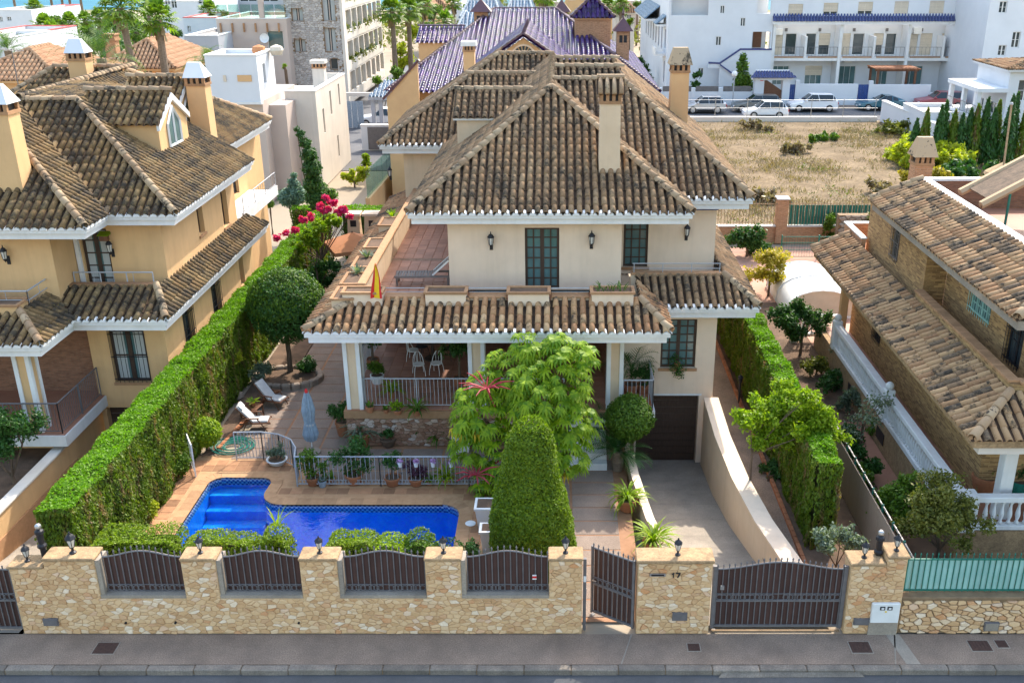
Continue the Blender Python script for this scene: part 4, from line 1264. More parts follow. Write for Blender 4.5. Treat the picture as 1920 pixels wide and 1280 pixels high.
# lanterns
def lantern_proto(label, loc):
	t = thing('pillar_lantern', label, 'lantern', loc, group='lanterns on the street wall')
	part(t, 'base', MB().lathe([(0.075, 0), (0.075, 0.025), (0.03, 0.05), (0.028, 0.12), (0.05, 0.14), (0.05, 0.155)], (0, 0, 0), 10), M['black_iron'])
	g = MB().lathe([(0.05, 0.156), (0.098, 0.36)], (0, 0, 0), 6)
	part(t, 'glass', g, M['lamp_glass'])
	fr = MB()
	for k in range(6):
		a = 2 * math.pi * k / 6
		fr.tube([(0.052 * math.cos(a), 0.052 * math.sin(a), 0.15), (0.102 * math.cos(a), 0.102 * math.sin(a), 0.365)], 0.008, 4)
	part(t, 'frame', fr, M['black_iron'])
	part(t, 'cap', MB().lathe([(0.118, 0.36), (0.122, 0.375), (0.075, 0.44), (0.03, 0.475), (0.03, 0.49), (0.02, 0.50), (0.022, 0.52), (0.001, 0.55)], (0, 0, 0), 6), M['black_iron'])
	return t
L0 = lantern_proto('black pillar lantern on the wall just left of the leftmost fence panel', (-10.52, 0.2, 1.98))
for x, z, lb in ((-11.55, 1.77, 'dark iron lantern on the lower step at the far left end of the stone wall'),
				(-7.75, 1.98, 'black lantern on the pillar between the first and second fence panels'),
				(-5.16, 1.98, 'black lantern on the pillar between the second and third fence panels'),
				(-2.47, 1.98, 'black lantern on the pillar between the third and fourth fence panels'),
				(0.18, 1.98, 'black lantern on the pillar left of the small open gate'),
				(2.62, 1.93, 'black lantern on the house number pillar'),
				(6.68, 1.86, 'black lantern on the pillar just right of the car gate'),
				(7.36, 2.04, 'black lantern on the higher step beside the green fence')):
	copy_tree(L0, (x, 0.2, z), random.uniform(0, 1), lb, s=.8)
def finial(label, loc):
	t = thing('iron_post', label, 'iron post', loc)
	part(t, 'shaft', MB().lathe([(0.09, 0), (0.09, 0.05), (0.055, 0.08), (0.06, 0.30), (0.10, 0.36), (0.10, 0.40), (0.065, 0.44), (0.07, 0.66), (0.10, 0.70), (0.09, 0.76), (0.04, 0.80)], (0, 0, 0), 10), M['black_iron'])
	part(t, 'knob', MB().sphere((0, 0, 0.86), 0.07), M['chrome'])
finial('tall black iron post with a bright knob at the left end of the stone wall', (-11.22, 0.3, 1.72))
finial('tall black iron post between the two lanterns right of the car gate', (7.02, 0.32, 1.55))

# right neighbour's street wall
rw = thing('neighbour_rubble_wall', 'low wall of large dark-jointed stones below the green fence', 'wall', (10, 0, 0), world=True)
part(rw, 'mortar_core', MB().box(7.565, 16, 0.03, 0.45, 0, 0.90), M['mortar_dark'])
rubble(rw, Face((0, 0.03, 0), '-y'), [(7.57, 12.2, 0, 0.88)], 0.19, 0.11, 0.045, 0.009, 300, seed=33)
part(rw, 'coping', MB().bbox(7.565, 16, 0.0, 0.5, 0.90, 0.96, 0.015), M['mortar_dark'])
gf = thing('green_fence', 'green metal fence backed with pale green slats on the right street wall', 'fence', (7.62, 0.2, 0))
sl_me = MB().bbox(-.052, .052, 0.02, 0.032, 1.02, 1.80, 0.02)
sl_me = mesh_from('slat', sl_me.v, sl_me.f, M['green_panel'])
br = MB().tube([(0, 0, 0.98), (0, 0, 1.92)], 0.011, 5); br.lathe([(0.011, 0), (0.02, 0.02), (0.001, 0.07)], (0, 0, 1.92), 5)
br_me = mesh_from('bar', br.v, br.f, M['green_metal'])
for k in range(34):
	inst(gf, 'slat', sl_me, Matrix.Translation((0.10 + k * 0.128, 0, 0)))
	inst(gf, 'bar', br_me, Matrix.Translation((0.036 + k * 0.128, 0, 0)))
part(gf, 'rails', MB().box(0, 4.5, -0.015, 0.015, 1.0, 1.03).box(0, 4.5, -0.015, 0.015, 1.80, 1.83).box(0, 4.5, 0.036, 0.05, 1.4, 1.43), M['green_metal'])

# pool, deck, patio
def arc(cx, cy, r, a0, a1, n=6):
	return [(cx + r * math.cos(R(a0 + (a1 - a0) * k / n)), cy + r * math.sin(R(a0 + (a1 - a0) * k / n))) for k in range(n + 1)]
POOL = arc(-9.6, 2.75, 0.35, 180, 270) + arc(-3.05, 2.75, 0.40, 270, 360) + arc(-3.15, 4.95, 0.5, 0, 90) + arc(-7.55, 6.10, 0.65, 270, 180, 8) + arc(-8.5, 6.60, 0.33, 0, 90, 5) + arc(-9.55, 6.55, 0.40, 90, 180, 5)
WZ = -0.10
def inside(p, poly):
	c = False; n = len(poly)
	for i in range(n):
		a, b = poly[i], poly[(i + 1) % n]
		if (a[1] > p[1]) != (b[1] > p[1]) and p[0] < (b[0] - a[0]) * (p[1] - a[1]) / (b[1] - a[1]) + a[0]: c = not c
	return c
def offs(poly, d):
	n = len(poly); out = []
	for i in range(n):
		a, b, c = Vector(poly[i - 1]), Vector(poly[i]), Vector(poly[(i + 1) % n])
		t = (c - a).normalized()
		out.append((b.x + t.y * d, b.y - t.x * d))
	return out
pool = thing('swimming_pool', 'L-shaped swimming pool with deep blue mosaic behind the street wall', 'swimming pool', (-6, 4.5, 0), world=True)
sh = MB(); n = len(POOL)
ins = POOL
V = [(p[0], p[1], -0.24) for p in ins] + [(p[0], p[1], -1.5) for p in ins]
sh.add(V, [(i, i + n, (i + 1) % n + n, (i + 1) % n) for i in range(n)]); sh.add([(p[0], p[1], -1.5) for p in ins], [tuple(range(n))])
part(pool, 'basin', sh, M['mosaic'])
bd = MB(); bd.add([(p[0], p[1], 0.0) for p in ins] + [(p[0], p[1], -0.24) for p in ins], [(i, i + n, (i + 1) % n + n, (i + 1) % n) for i in range(n)])
part(pool, 'tile_border', bd, M['border'])
for k in range(4):
	y1 = 6.93 - 0.005; y0 = 6.93 - 0.42 * (k + 1)
	part(pool, 'step', MB().box(-9.93, -8.20, y0, y0 + 0.418, -1.49, -0.34 - 0.27 * k), M['mosaic'])
for x, y, lb in ((-6.4, 4.55, 0), (-4.2, 4.75, 0)):
	part(pool, 'floor_drain', MB().lathe([(0.17, 0), (0.17, 0.03), (0.02, 0.035)], (x, y, -1.495), 14), M['pvc'])
part(pool, 'water', MB().poly([(p[0], p[1], WZ) for p in ins]), M['water'])
deck = struct('pool_deck', MB(), M['deck'])
dk = MB()
hole = offs(POOL, 0.02)
# deck base with the pool cut out: fan of quads between the pool line and the outer rectangle, made with a bridged ring
def ring_fill(mb, inner, x0, x1, y0, y1, z):
	bm = bmesh.new()
	vi = [bm.verts.new((p[0], p[1], z)) for p in inner]
	vo = [bm.verts.new((x, y, z)) for x, y in ((x0, y0), (x1, y0), (x1, y1), (x0, y1))]
	es = [bm.edges.new((vi[i], vi[(i + 1) % len(vi)])) for i in range(len(vi))] + [bm.edges.new((vo[i], vo[(i + 1) % 4])) for i in range(4)]
	bmesh.ops.triangle_fill(bm, use_beauty=True, use_dissolve=False, edges=es, normal=(0, 0, 1))
	bm.verts.index_update()
	for f in bm.faces:
		if f.normal.z < 0: f.normal_flip()
	mb.add([v.co[:] for v in bm.verts], [tuple(v.index for v in f.verts) for f in bm.faces]); bm.free()
ring_fill(dk, hole, -11.0, -1.9, 1.9, 8.3, -0.008)
bpy.data.objects.remove(deck)
deck = struct('pool_deck', dk, M['coping'])
outer = offs(POOL, 0.34)
tl = MB().bbox(-.158, .158, -.158, .158, -0.005, 0.0, 0.004)
tm = mesh_from('deck_tile', tl.v, tl.f, M['deck'])
for i in range(28):
	for j in range(20):
		x, y = -10.9 + i * 0.325, 2.3 + j * 0.325
		if any(inside((x + a, y + b), outer) for a in (-.15, .15) for b in (-.15, .15)): continue
		if y > 6.45 and x > -7.7 or y > 7.95: continue
		if y > 6.45 and math.hypot(x + 9.55, y - 6.5) > 2.15: continue
		inst(deck, 'deck_tile', tm, Matrix.Translation((x, y, random.uniform(-.001, .001))) @ Matrix.Rotation(random.choice((0, 1, 2, 3)) * math.pi / 2, 4, 'Z'))
for i in range(n):
	a, b, c, d = POOL[i], POOL[(i + 1) % n], outer[(i + 1) % n], outer[i]
	L = math.hypot(b[0] - a[0], b[1] - a[1]); k = max(1, round(L / 0.36))
	for q in range(k):
		t0, t1 = q / k + 0.002 / max(L, .05), (q + 1) / k - 0.002 / max(L, .05)
		le = lambda u, v, t: (u[0] + (v[0] - u[0]) * t, u[1] + (v[1] - u[1]) * t)
		part(deck, 'coping_stone', MB().prism([le(a, b, t0), le(a, b, t1), le(d, c, t1), le(d, c, t0)], -0.04, 0.012), M['coping'])
sk = thing('skimmer_lid', 'round white skimmer lid in the deck right of the pool', 'pool skimmer', tuple(on_z(882, 981)))
part(sk, 'rim', MB().lathe([(0.14, 0), (0.14, 0.012), (0.11, 0.014)], (0, 0, 0), 18), M['pvc'])
part(sk, 'lid', MB().lathe([(0.105, 0.010), (0.10, 0.02), (0.01, 0.022)], (0, 0, 0), 18), M['pvc'])

patio_base = MB()
flat(patio_base, -9.75, 2.0, 0.42, 24, -0.012, [(-11.0, -1.9, 1.9, 8.3 - 1.85), (-11.0, -7.75, 6.0, 8.3)])
patio = struct('patio', patio_base, M['strip'])
sm_ = MB().bbox(-.60, .60, -.315, .315, -0.03, 0.0, 0.006); sm_ = mesh_from('paving_slab', sm_.v, sm_.f, M['slab'])
for i in range(10):
	for j in range(34):
		x, y = -9.15 + i * 1.27, 0.9 + j * 0.68
		if x < -1.9 + 0.5 and y < 6.45 + 0.3: continue
		if x < -7.6 + 0.45 and y < 8.35: continue
		if x > -6.3 and y > 9.0: continue
		if x > 1.9: continue
		inst(patio, 'paving_slab', sm_, Matrix.Translation((x, y, random.uniform(-.003, .003))))
# planted bed along the left hedge
bed = MB(); bed.prism([(-10.65, 8.2), (-10.3, 8.6), (-9.85, 12.3), (-9.4, 13.2), (-9.4, 25), (-10.65, 25)], -0.05, 0.05)
struct('flower_bed', bed, M['soil'])
edg = thing('bed_edging', 'orange brick edging along the left flower bed', 'edging', (-10, 9, 0), world=True)
for a, b in (((-10.3, 8.6), (-9.85, 12.3)), ((-9.85, 12.3), (-9.4, 13.2))):
	L = math.hypot(b[0] - a[0], b[1] - a[1]); k = int(L / 0.26)
	for q in range(k):
		p = Vector((*a, 0)).lerp(Vector((*b, 0)), (q + .5) / k); an = math.atan2(b[1] - a[1], b[0] - a[0])
		part(edg, 'brick', MB().bbox(-.12, .12, -.055, .055, 0, 0.09, .01).xf(Matrix.Translation(p) @ Matrix.Rotation(an, 4, 'Z')), M['terracotta'])

# driveway ramp
rz = lambda y: 0.06 - 0.152 * max(0, y - 0.3)
rp = MB(); rp.add([(2.05, 0.2, rz(0.2)), (6.2, 0.2, rz(0.2)), (5.6, 2.2, rz(2.2)), (4.85, 6, rz(6)), (4.7, 10.9, rz(10.9)), (1.5, 10.9, rz(10.9)), (2.0, 6, rz(6)), (2.2, 2.2, rz(2.2))], [(0, 1, 2, 7), (7, 2, 3, 6), (6, 3, 4, 5)])
drive = struct('driveway', rp, M['concrete'])
gr = MB()
for k in range(8):
	y = 1.6 + k * 1.1; xl_, xr_ = 2.35, 5.35 - .62 * min(1, (y - 1.6) / 4.4)
	gr.poly([(xl_, y, rz(y) + .004), (xr_, y, rz(y) + .004), (xr_, y + .008, rz(y + .008) + .004), (xl_, y + .008, rz(y + .008) + .004)])
struct('grooves', gr, M['kerb'], par=drive)['kind'] = 'stuff'
def ramp_wall(label, pts, w, top, m, capm=None, skirt=True):
	t = thing('ramp_wall', label, 'wall', (pts[0][0], pts[0][1], 0), world=True)
	N = 14; P = []
	for i in range(len(pts) - 1):
		for k in range(N):
			f_ = k / N; P.append((pts[i][0] + (pts[i + 1][0] - pts[i][0]) * f_, pts[i][1] + (pts[i + 1][1] - pts[i][1]) * f_))
	P.append(pts[-1][:2])
	V = []; Cv = []
	for i, p in enumerate(P):
		a, b = Vector(P[max(0, i - 1)]), Vector(P[min(len(P) - 1, i + 1)])
		d = (b - a).normalized(); nn = Vector((-d.y, d.x)) * w / 2
		z1 = top(i / (len(P) - 1)); z0 = rz(p[1]) - 0.1
		V += [(p[0] - nn.x, p[1] - nn.y, z0), (p[0] + nn.x, p[1] + nn.y, z0), (p[0] + nn.x, p[1] + nn.y, z1), (p[0] - nn.x, p[1] - nn.y, z1)]
		g = 1.12
		Cv += [(p[0] - nn.x * g, p[1] - nn.y * g, z1 + .004), (p[0] + nn.x * g, p[1] + nn.y * g, z1 + .004), (p[0] + nn.x * g, p[1] + nn.y * g, z1 + 0.05), (p[0] - nn.x * g, p[1] - nn.y * g, z1 + 0.05)]
	F = []
	for i in range(len(P) - 1):
		a, b = 4 * i, 4 * i + 4
		F += [(a + k, a + (k + 1) % 4, b + (k + 1) % 4, b + k) for k in range(4)]
	F += [(3, 2, 1, 0), tuple(len(V) - 4 + k for k in range(4))]
	mb = MB(); mb.v = V; mb.f = F
	part(t, 'render', mb, m)
	mb = MB(); mb.v = Cv; mb.f = F
	part(t, 'coping', mb, capm or M['cream_light'])
	return t
qb = lambda a, b, c, n: [((1 - t) ** 2 * a[0] + 2 * t * (1 - t) * b[0] + t * t * c[0], (1 - t) ** 2 * a[1] + 2 * t * (1 - t) * b[1] + t * t * c[1]) for t in [k / n for k in range(n + 1)]]
ramp_wall('curved cream wall sweeping down the right side of the driveway ramp', qb((4.88, 10.45), (4.72, 5.2), (5.62, 1.75), 4), 0.42, lambda t: 0.86 - 0.30 * t, M['cream'])
ramp_wall('low cream kerb wall along the left side of the driveway ramp', qb((2.1, 8.7), (2.15, 5.2), (2.75, 2.2), 3), 0.20, lambda t: 0.34 - 0.04 * t, M['cream'])
struct('garden_path', MB().box(5.15, 6.15, 1.2, 22, -0.05, -0.02), M['pave'])
struct('side_bed', MB().box(6.17, 8.3, 0.5, 22, -0.05, 0.0), M['soil'])
be = thing('path_edging', 'red brick edging along the path beside the right hedge', 'edging', (6.15, 8, 0), world=True)
for k in range(56):
	y = 2.4 + k * 0.28
	part(be, 'brick', MB().bbox(6.08, 6.19, y, y + .26, -0.02, 0.07, .01), M['terracotta'])
# main house
def chimney(par, x, y, z0, z1, w, d, m, cap='tile', capm=None, taper=0.93, world=True):
	"""shaft, brick collar, open vent posts and a cap; a part of the house with sub-parts"""
	mb = MB(); a, b = w / 2, d / 2; a2, b2 = a * taper, b * taper
	mb.add([(x - a, y - b, z0), (x + a, y - b, z0), (x + a, y + b, z0), (x - a, y + b, z0), (x - a2, y - b2, z1), (x + a2, y - b2, z1), (x + a2, y + b2, z1), (x - a2, y + b2, z1)],
		[(4, 5, 6, 7), (0, 1, 5, 4), (1, 2, 6, 5), (2, 3, 7, 6), (3, 0, 4, 7)])
	o = part(par, 'chimney', mb, m)
	a2 += 0.04; b2 += 0.04
	c = MB().box(x - a2, x + a2, y - b2, y + b2, z1 + .002, z1 + 0.09)
	part(o, 'collar', c, M['tan_brick'])
	h = 0.30
	for i in range(4):
		u = x - a2 + 0.07 + (2 * a2 - 0.14) * i / 3
		for yy in (y - b2 + .06, y + b2 - .06):
			part(o, 'vent_post', MB().box(u - .05, u + .05, yy - .05, yy + .05, z1 + .092, z1 + h), M['tan_brick'])
	k = MB().box(x - a2 * .7, x + a2 * .7, y - b2 * .7, y + b2 * .7, z1 + .092, z1 + h - .002)
	part(o, 'flue', k, M['black_iron'])
	t = z1 + h + 0.002; e = 0.07
	cp = MB()
	if cap == 'tile':
		hh = 0.42
		cp.add([(x - a2 - e, y - b2 - e, t), (x + a2 + e, y - b2 - e, t), (x + a2 + e, y + b2 + e, t), (x - a2 - e, y + b2 + e, t), (x - a2 - e, y, t + hh), (x + a2 + e, y, t + hh)], [(3, 2, 1, 0), (0, 1, 5, 4), (2, 3, 4, 5), (1, 2, 5), (3, 0, 4)])
		part(o, 'cap', cp, M['tile_bed'])
		tb = MB(); nt_ = max(3, int((2 * a2 + 2 * e) / 0.17))
		for q in range(nt_):
			u = x - a2 - e + (2 * a2 + 2 * e) * (q + .5) / nt_
			for sg in (-1, 1):
				tb.tube([(u, y + sg * (b2 + e + .03), t + 0.02), (u, y + sg * 0.02, t + hh + 0.03)], [0.075, 0.06], 8)
		part(o, 'cap_tiles', tb, M['ridge'], True)
		part(o, 'cap_ridge', MB().tube([(x - a2 - e, y, t + hh + .05), (x + a2 + e, y, t + hh + .05)], 0.085, 8), M['ridge'])
	elif cap == 'metal':
		hh = 0.52; e = .03
		cp.add([(x - a2 - e, y - b2 - e, t), (x + a2 + e, y - b2 - e, t), (x + a2 + e, y + b2 + e, t), (x - a2 - e, y + b2 + e, t), (x - a2 * .75, y - b2 * .18, t + hh), (x + a2 * .45, y - b2 * .18, t + hh), (x + a2 * .45, y + b2 * .18, t + hh), (x - a2 * .75, y + b2 * .18, t + hh)],
			[(3, 2, 1, 0), (4, 5, 6, 7), (0, 1, 5, 4), (1, 2, 6, 5), (2, 3, 7, 6), (3, 0, 4, 7)])
		part(o, 'cap', cp, capm or M['white_wall'])
	elif cap == 'hood':
		hh = 0.62
		cp.add([(x - a2 - e, y - b2 - e, t), (x + a2 + e, y - b2 - e, t), (x + a2 + e, y + b2 + e, t), (x - a2 - e, y + b2 + e, t), (x - a2 * .75, y - b2 * .3, t + hh), (x + a2 * .75, y - b2 * .3, t + hh), (x + a2 * .75, y + b2 * .3, t + hh), (x - a2 * .75, y + b2 * .3, t + hh)],
			[(3, 2, 1, 0), (4, 5, 6, 7), (0, 1, 5, 4), (1, 2, 6, 5), (2, 3, 7, 6), (3, 0, 4, 7)])
		part(o, 'cap', cp, capm or M['ridge'])
	else:
		cp.box(x - a2 - e, x + a2 + e, y - b2 - e, y + b2 + e, t, t + 0.22)
		part(o, 'cap', cp, capm or m)
	return o

H = thing('main_villa', 'cream two-storey villa with porch, aged tiled hip roofs and upper terrace in the middle', 'house', (-0.3, 14, 0), world=True)
ZE = 6.85
# --- upper roof
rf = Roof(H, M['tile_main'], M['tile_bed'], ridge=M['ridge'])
AP = (-0.21, 16.3, 9.75); RV = (-0.21, 18.2, 9.75); RA = (2.3, 18.2, 9.75); LV = (-0.21, 27.2, 9.75); LA = (-2.6, 27.2, 9.75)
rf.plane([(-4.45, 10.6, ZE), (4.02, 10.6, ZE), AP])
rf.plane([(4.02, 10.6, ZE), (4.02, 12.4, ZE), RV, AP])
rf.plane([(4.02, 12.4, ZE), (6.14, 12.4, ZE), RA, RV])
rf.plane([(6.14, 12.4, ZE), (6.14, 27, ZE), (2.3, 27, 9.75), RA])
rf.plane([(-4.45, 21.4, ZE), (-4.45, 10.6, ZE), AP, LV])
rf.plane([(-7.1, 21.4, ZE), (-4.45, 21.4, ZE), LV, LA])
rf.plane([(-7.1, 30, ZE), (-7.1, 21.4, ZE), LA, (-2.6, 30, 9.75)])
rd = []
rf.ridge((-4.45, 10.6, ZE), AP).ridge((4.02, 10.6, ZE), AP).ridge(AP, LV).ridge((6.14, 12.4, ZE), RA).ridge(RV, RA)
rf.ridge((-7.1, 21.4, ZE), LA).ridge(LA, LV)
und = MB()
und.poly([RV, RA, (2.3, 19.6, 9.1), (-0.21, 19.6, 9.1)])
for y in (21.2, 24.2):                             # two cross ridges on the right behind the hip
	rf.plane([(-0.21, y - 1.5, 9.12), (2.45, y - 1.5, 9.12), (2.45, y, 9.86), (-0.21, y, 9.86)]).ridge((-0.1, y, 9.86), (2.55, y, 9.86))
	und.poly([(-0.21, y, 9.86), (2.45, y, 9.86), (2.45, y + 1.5, 9.12), (-0.21, y + 1.5, 9.12)])
	und.poly([(2.44, y - 1.5, 9.1), (2.44, y + 1.5, 9.1), (2.44, y, 9.85)])
und.poly([(-0.21, 25.7, 9.12), (2.45, 25.7, 9.12), (2.45, 30, 9.12), (-0.21, 30, 9.12)])
und.poly([LA, LV, (-0.21, 30, 9.0), (-2.6, 30, 9.0)])
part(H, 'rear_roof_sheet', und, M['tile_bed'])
for y in (19.3, 24.2):                             # two gabled dormers on the left
	rf.plane([(-3.75, y - 1.5, 8.5), (-2.04, y - 1.5, 8.5), (-0.95, y, 9.25), (-3.75, y, 9.25)]).ridge((-3.8, y, 9.25), (-0.9, y, 9.25))
	dm = MB()
	dm.prism([(-3.62, y - 1.35), (-1.9, y - 1.35), (-0.9, y - 0.02), (-3.62, y - 0.02)], 7.0, [8.46, 8.46, 9.13, 9.13])
	dm.prism([(-3.62, y - 0.018), (-0.9, y - 0.018), (-1.9, y + 1.35), (-3.62, y + 1.35)], 7.0, [9.13, 9.13, 8.46, 8.46])
	d_ = part(H, 'dormer', dm, M['cream'])
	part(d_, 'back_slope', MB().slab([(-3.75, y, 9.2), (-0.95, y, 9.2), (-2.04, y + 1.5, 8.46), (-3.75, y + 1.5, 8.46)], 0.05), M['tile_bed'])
	part(d_, 'eave_board', MB().box(-3.74, -2.1, y - 1.46, y - 1.38, 8.40, 8.49), M['white'])
# --- lower roofs
ZL = 4.10
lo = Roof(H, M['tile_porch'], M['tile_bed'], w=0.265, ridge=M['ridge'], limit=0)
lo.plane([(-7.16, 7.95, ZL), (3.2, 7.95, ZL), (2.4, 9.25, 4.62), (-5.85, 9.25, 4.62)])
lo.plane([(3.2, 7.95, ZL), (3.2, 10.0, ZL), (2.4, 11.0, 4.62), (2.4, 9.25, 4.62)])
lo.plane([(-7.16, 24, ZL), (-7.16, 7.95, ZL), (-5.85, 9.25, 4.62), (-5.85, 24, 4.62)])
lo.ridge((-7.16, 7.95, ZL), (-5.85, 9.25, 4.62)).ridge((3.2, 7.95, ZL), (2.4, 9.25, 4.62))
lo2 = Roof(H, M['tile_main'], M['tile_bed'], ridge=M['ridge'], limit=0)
lo2.plane([(3.2, 10.0, ZL), (6.1, 10.0, ZL), (5.2, 11.4, 4.66), (2.4, 11.4, 4.66)])
lo2.plane([(6.1, 10.0, ZL), (6.1, 22, ZL), (5.2, 22, 4.66), (5.2, 11.4, 4.66)])
lo2.ridge((6.1, 10.0, ZL), (5.2, 11.4, 4.66))
# the 300 tiles that show largest: the porch roof first, then the front hip
lo.limit = 170; lo2.limit = 40; rf.limit = 90
for r in (lo, lo2, rf): r.done()
# --- cornices
eave(H, [(-7.1, 30), (-7.1, 21.4), (-4.45, 21.4), (-4.45, 10.6), (4.02, 10.6), (4.02, 12.4), (6.14, 12.4), (6.14, 27)], 6.50, 6.80, 0.85, M['white'])
eave(H, [(-7.16, 24), (-7.16, 7.95), (3.2, 7.95), (3.2, 10.0), (6.1, 10.0), (6.1, 22)], 3.74, 4.05, 0.95, M['white'])
# --- walls
F1 = Face((0, 11.3, 0), '-y'); F2 = Face((0, 12.95, 0), '-y'); F3 = Face((0, 10.6, 0), '-y')
uw = MB()
wall(uw, F1, -3.36, 1.98, 4.22, 6.6, 0.3, [(-1.0, 0.06, 4.25, 6.22)])
uw.box(-3.36, -3.06, 11.603, 21.9, 4.22, 6.6)
uw.box(1.68, 1.98, 11.603, 12.948, 4.22, 6.6)
wall(uw, F2, 1.983, 5.12, 4.22, 6.6, 0.3, [(2.15, 2.95, 4.45, 6.3)])
uw.box(4.82, 5.12, 13.253, 27, 4.22, 6.6)
part(H, 'upper_wall', uw, M['cream_light'])
rw_ = MB(); wall(rw_, Face((0, 22.0, 0), '-y'), -6.25, -3.06, 0, 6.55, 0.3); rw_.box(-6.25, -5.95, 22.303, 30, 0, 6.55)
part(H, 'rear_wall', rw_, M['cream'])
part(H, 'frieze_band', MB().box(4.2, 5.16, 12.90, 12.946, 6.36, 6.44), M['tile_blue'])
lw = MB()
wall(lw, F3, 2.05, 4.95, -1.75, 4.15, 0.3, [(2.55, 4.52, -1.75, 0.90), (3.24, 4.34, 1.86, 3.50)])
lw.box(4.65, 4.95, 10.903, 22, -1.75, 4.15); lw.box(2.05, 2.35, 10.903, 14.6, -1.75, 4.15)
part(H, 'lower_wall', lw, M['cream_light'])
bw = MB(); wall(bw, Face((0, 14.6, 0), '-y'), -6.2, 2.048, 0.0, 4.15, 0.3, [(-2.9, -1.3, 1.2, 3.5), (-5.4, -4.0, 1.2, 3.4), (-0.3, 1.2, 1.9, 3.4)])
bw.box(-6.2, -5.9, 14.903, 21.9, 0, 4.15)
part(H, 'porch_back_wall', bw, M['brick_red'])
part(H, 'terrace_slab', MB().box(-5.7, -3.36, 9.6, 21.98, 3.95, 4.12).box(-3.36, 1.95, 9.6, 11.3, 3.95, 4.12).box(1.95, 5.1, 11.45, 12.95, 3.95, 4.12), M['cream'])
tt = MB().bbox(-.16, .16, -.16, .16, 0, 0.012, .003); tt = mesh_from('terrace_tile', tt.v, tt.f, M['terrace'])
ter = bpy.data.objects.new('terrace_floor', mesh_from('terrace_floor', *(lambda b: ([(p[0] + .3, p[1] - 14, p[2]) for p in b.v], b.f))(MB().box(-5.7, -3.36, 9.6, 21.98, 4.121, 4.135).box(-3.358, 1.95, 9.6, 11.298, 4.121, 4.135)), M['terracotta']))
COL.objects.link(ter); ter.parent = H; ORG[ter] = ORG[H]
for i in range(7):
	for j in range(36):
		inst(ter, 'terrace_tile', tt, Matrix.Translation((-5.52 + i * .335, 9.8 + j * .335, 4.136)))
part(H, 'garage_door', (lambda mb: [F3.box(mb, 2.56, 4.51, -1.75 + k * 0.24, -1.75 + (k + 1) * 0.24 - .012, -0.26, -0.22) for k in range(11)] and mb)(MB()), M['dark_wood'])
part(H, 'garage_lintel', MB().box(2.5, 4.6, 10.585, 10.597, 0.91, 0.97), M['white'])
# upper openings
window(H, F1, -1.0, 0.06, 4.25, 6.22, nu=4, nv=6, rec=0.10, fr=0.075, name='balcony_door', gm=M['glass_teal'])
window(H, F2, 2.15, 2.95, 4.45, 6.3, nu=3, nv=6, rec=0.10, fr=0.07, gm=M['glass_teal'], sill=M['tan_brick'])
window(H, F3, 3.24, 4.34, 1.86, 3.50, nu=4, nv=6, rec=0.12, fr=0.07, gm=M['glass_teal'], sill=M['tan_brick'])
FB = Face((0, 14.6, 0), '-y')
window(H, FB, -2.9, -1.3, 1.22, 3.5, nu=2, nv=2, rec=0.1, fr=0.08, name='porch_door')
window(H, FB, -5.4, -4.0, 1.22, 3.4, nu=2, nv=1, rec=0.1, fr=0.08, name='porch_door', curtain=True)
window(H, FB, -0.3, 1.2, 1.9, 3.4, nu=2, nv=2, rec=0.1, fr=0.08)
# porch
part(H, 'porch_floor', MB().box(-6.45, 2.04, 8.86, 14.6, 0.95, 1.19), M['tan_brick'])
part(H, 'porch_floor', MB().box(2.043, 2.95, 8.86, 10.55, 0.95, 1.19), M['white'])
pf = MB().bbox(-.2, .2, -.2, .2, 0, .01, .004); pf = mesh_from('porch_tile', pf.v, pf.f, M['terrace'])
pfl = part(H, 'porch_paving', MB().box(-6.40, 2.0, 8.92, 14.6, 1.19, 1.2).box(2.0, 2.9, 8.92, 10.55, 1.19, 1.2), M['terracotta'])
for i in range(20):
	for j in range(13):
		inst(pfl, 'porch_tile', pf, Matrix.Translation((-6.17 + i * .415, 9.14 + j * .415, 1.2)))
pw = part(H, 'porch_plinth', MB().box(-6.4, 2.04, 8.90, 9.3, 0, 0.94), M['mortar_dark'])
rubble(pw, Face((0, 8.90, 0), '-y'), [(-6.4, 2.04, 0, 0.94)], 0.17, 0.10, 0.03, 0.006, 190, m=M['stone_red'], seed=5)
for x in (-6.1, -2.4, 1.72):
	c = part(H, 'column', MB().bbox(x - .21, x + .21, 8.98, 9.40, 1.2, 3.76, .01), M['cream'])
	s_ = MB()
	for a in (-1, 1):
		for b in (-1, 1):
			s_.box(x + a * .25, x + a * .13, 9.19 + b * .25, 9.19 + b * .13, 1.2, 3.757)
	part(c, 'corner_pilasters', s_, M['white'])
rail_front = railing(H, [(-5.85, 9.12, 1.2), (-2.65, 9.12, 1.2)], 0.95, M['rail_grey'], 0.115)
railing(H, [(-2.15, 9.12, 1.2), (0.2, 9.12, 1.2)], 0.95, M['rail_grey'], 0.115)
railing(H, [(-6.3, 9.4, 1.2), (-6.3, 14.4, 1.2)], 0.95, M['rail_grey'], 0.115)
railing(H, [(1.98, 9.0, 1.2), (2.88, 9.0, 1.2), (2.88, 10.5, 1.2)], 0.95, M['rail_grey'], 0.115)
for k in range(5):
	part(H, 'step', MB().bbox(0.35, 1.45, 8.86 - 0.3 * (5 - k), 8.86 - 0.3 * (4 - k) - .004, 0, 0.19 * (k + 1) + .02, .01), M['white'])
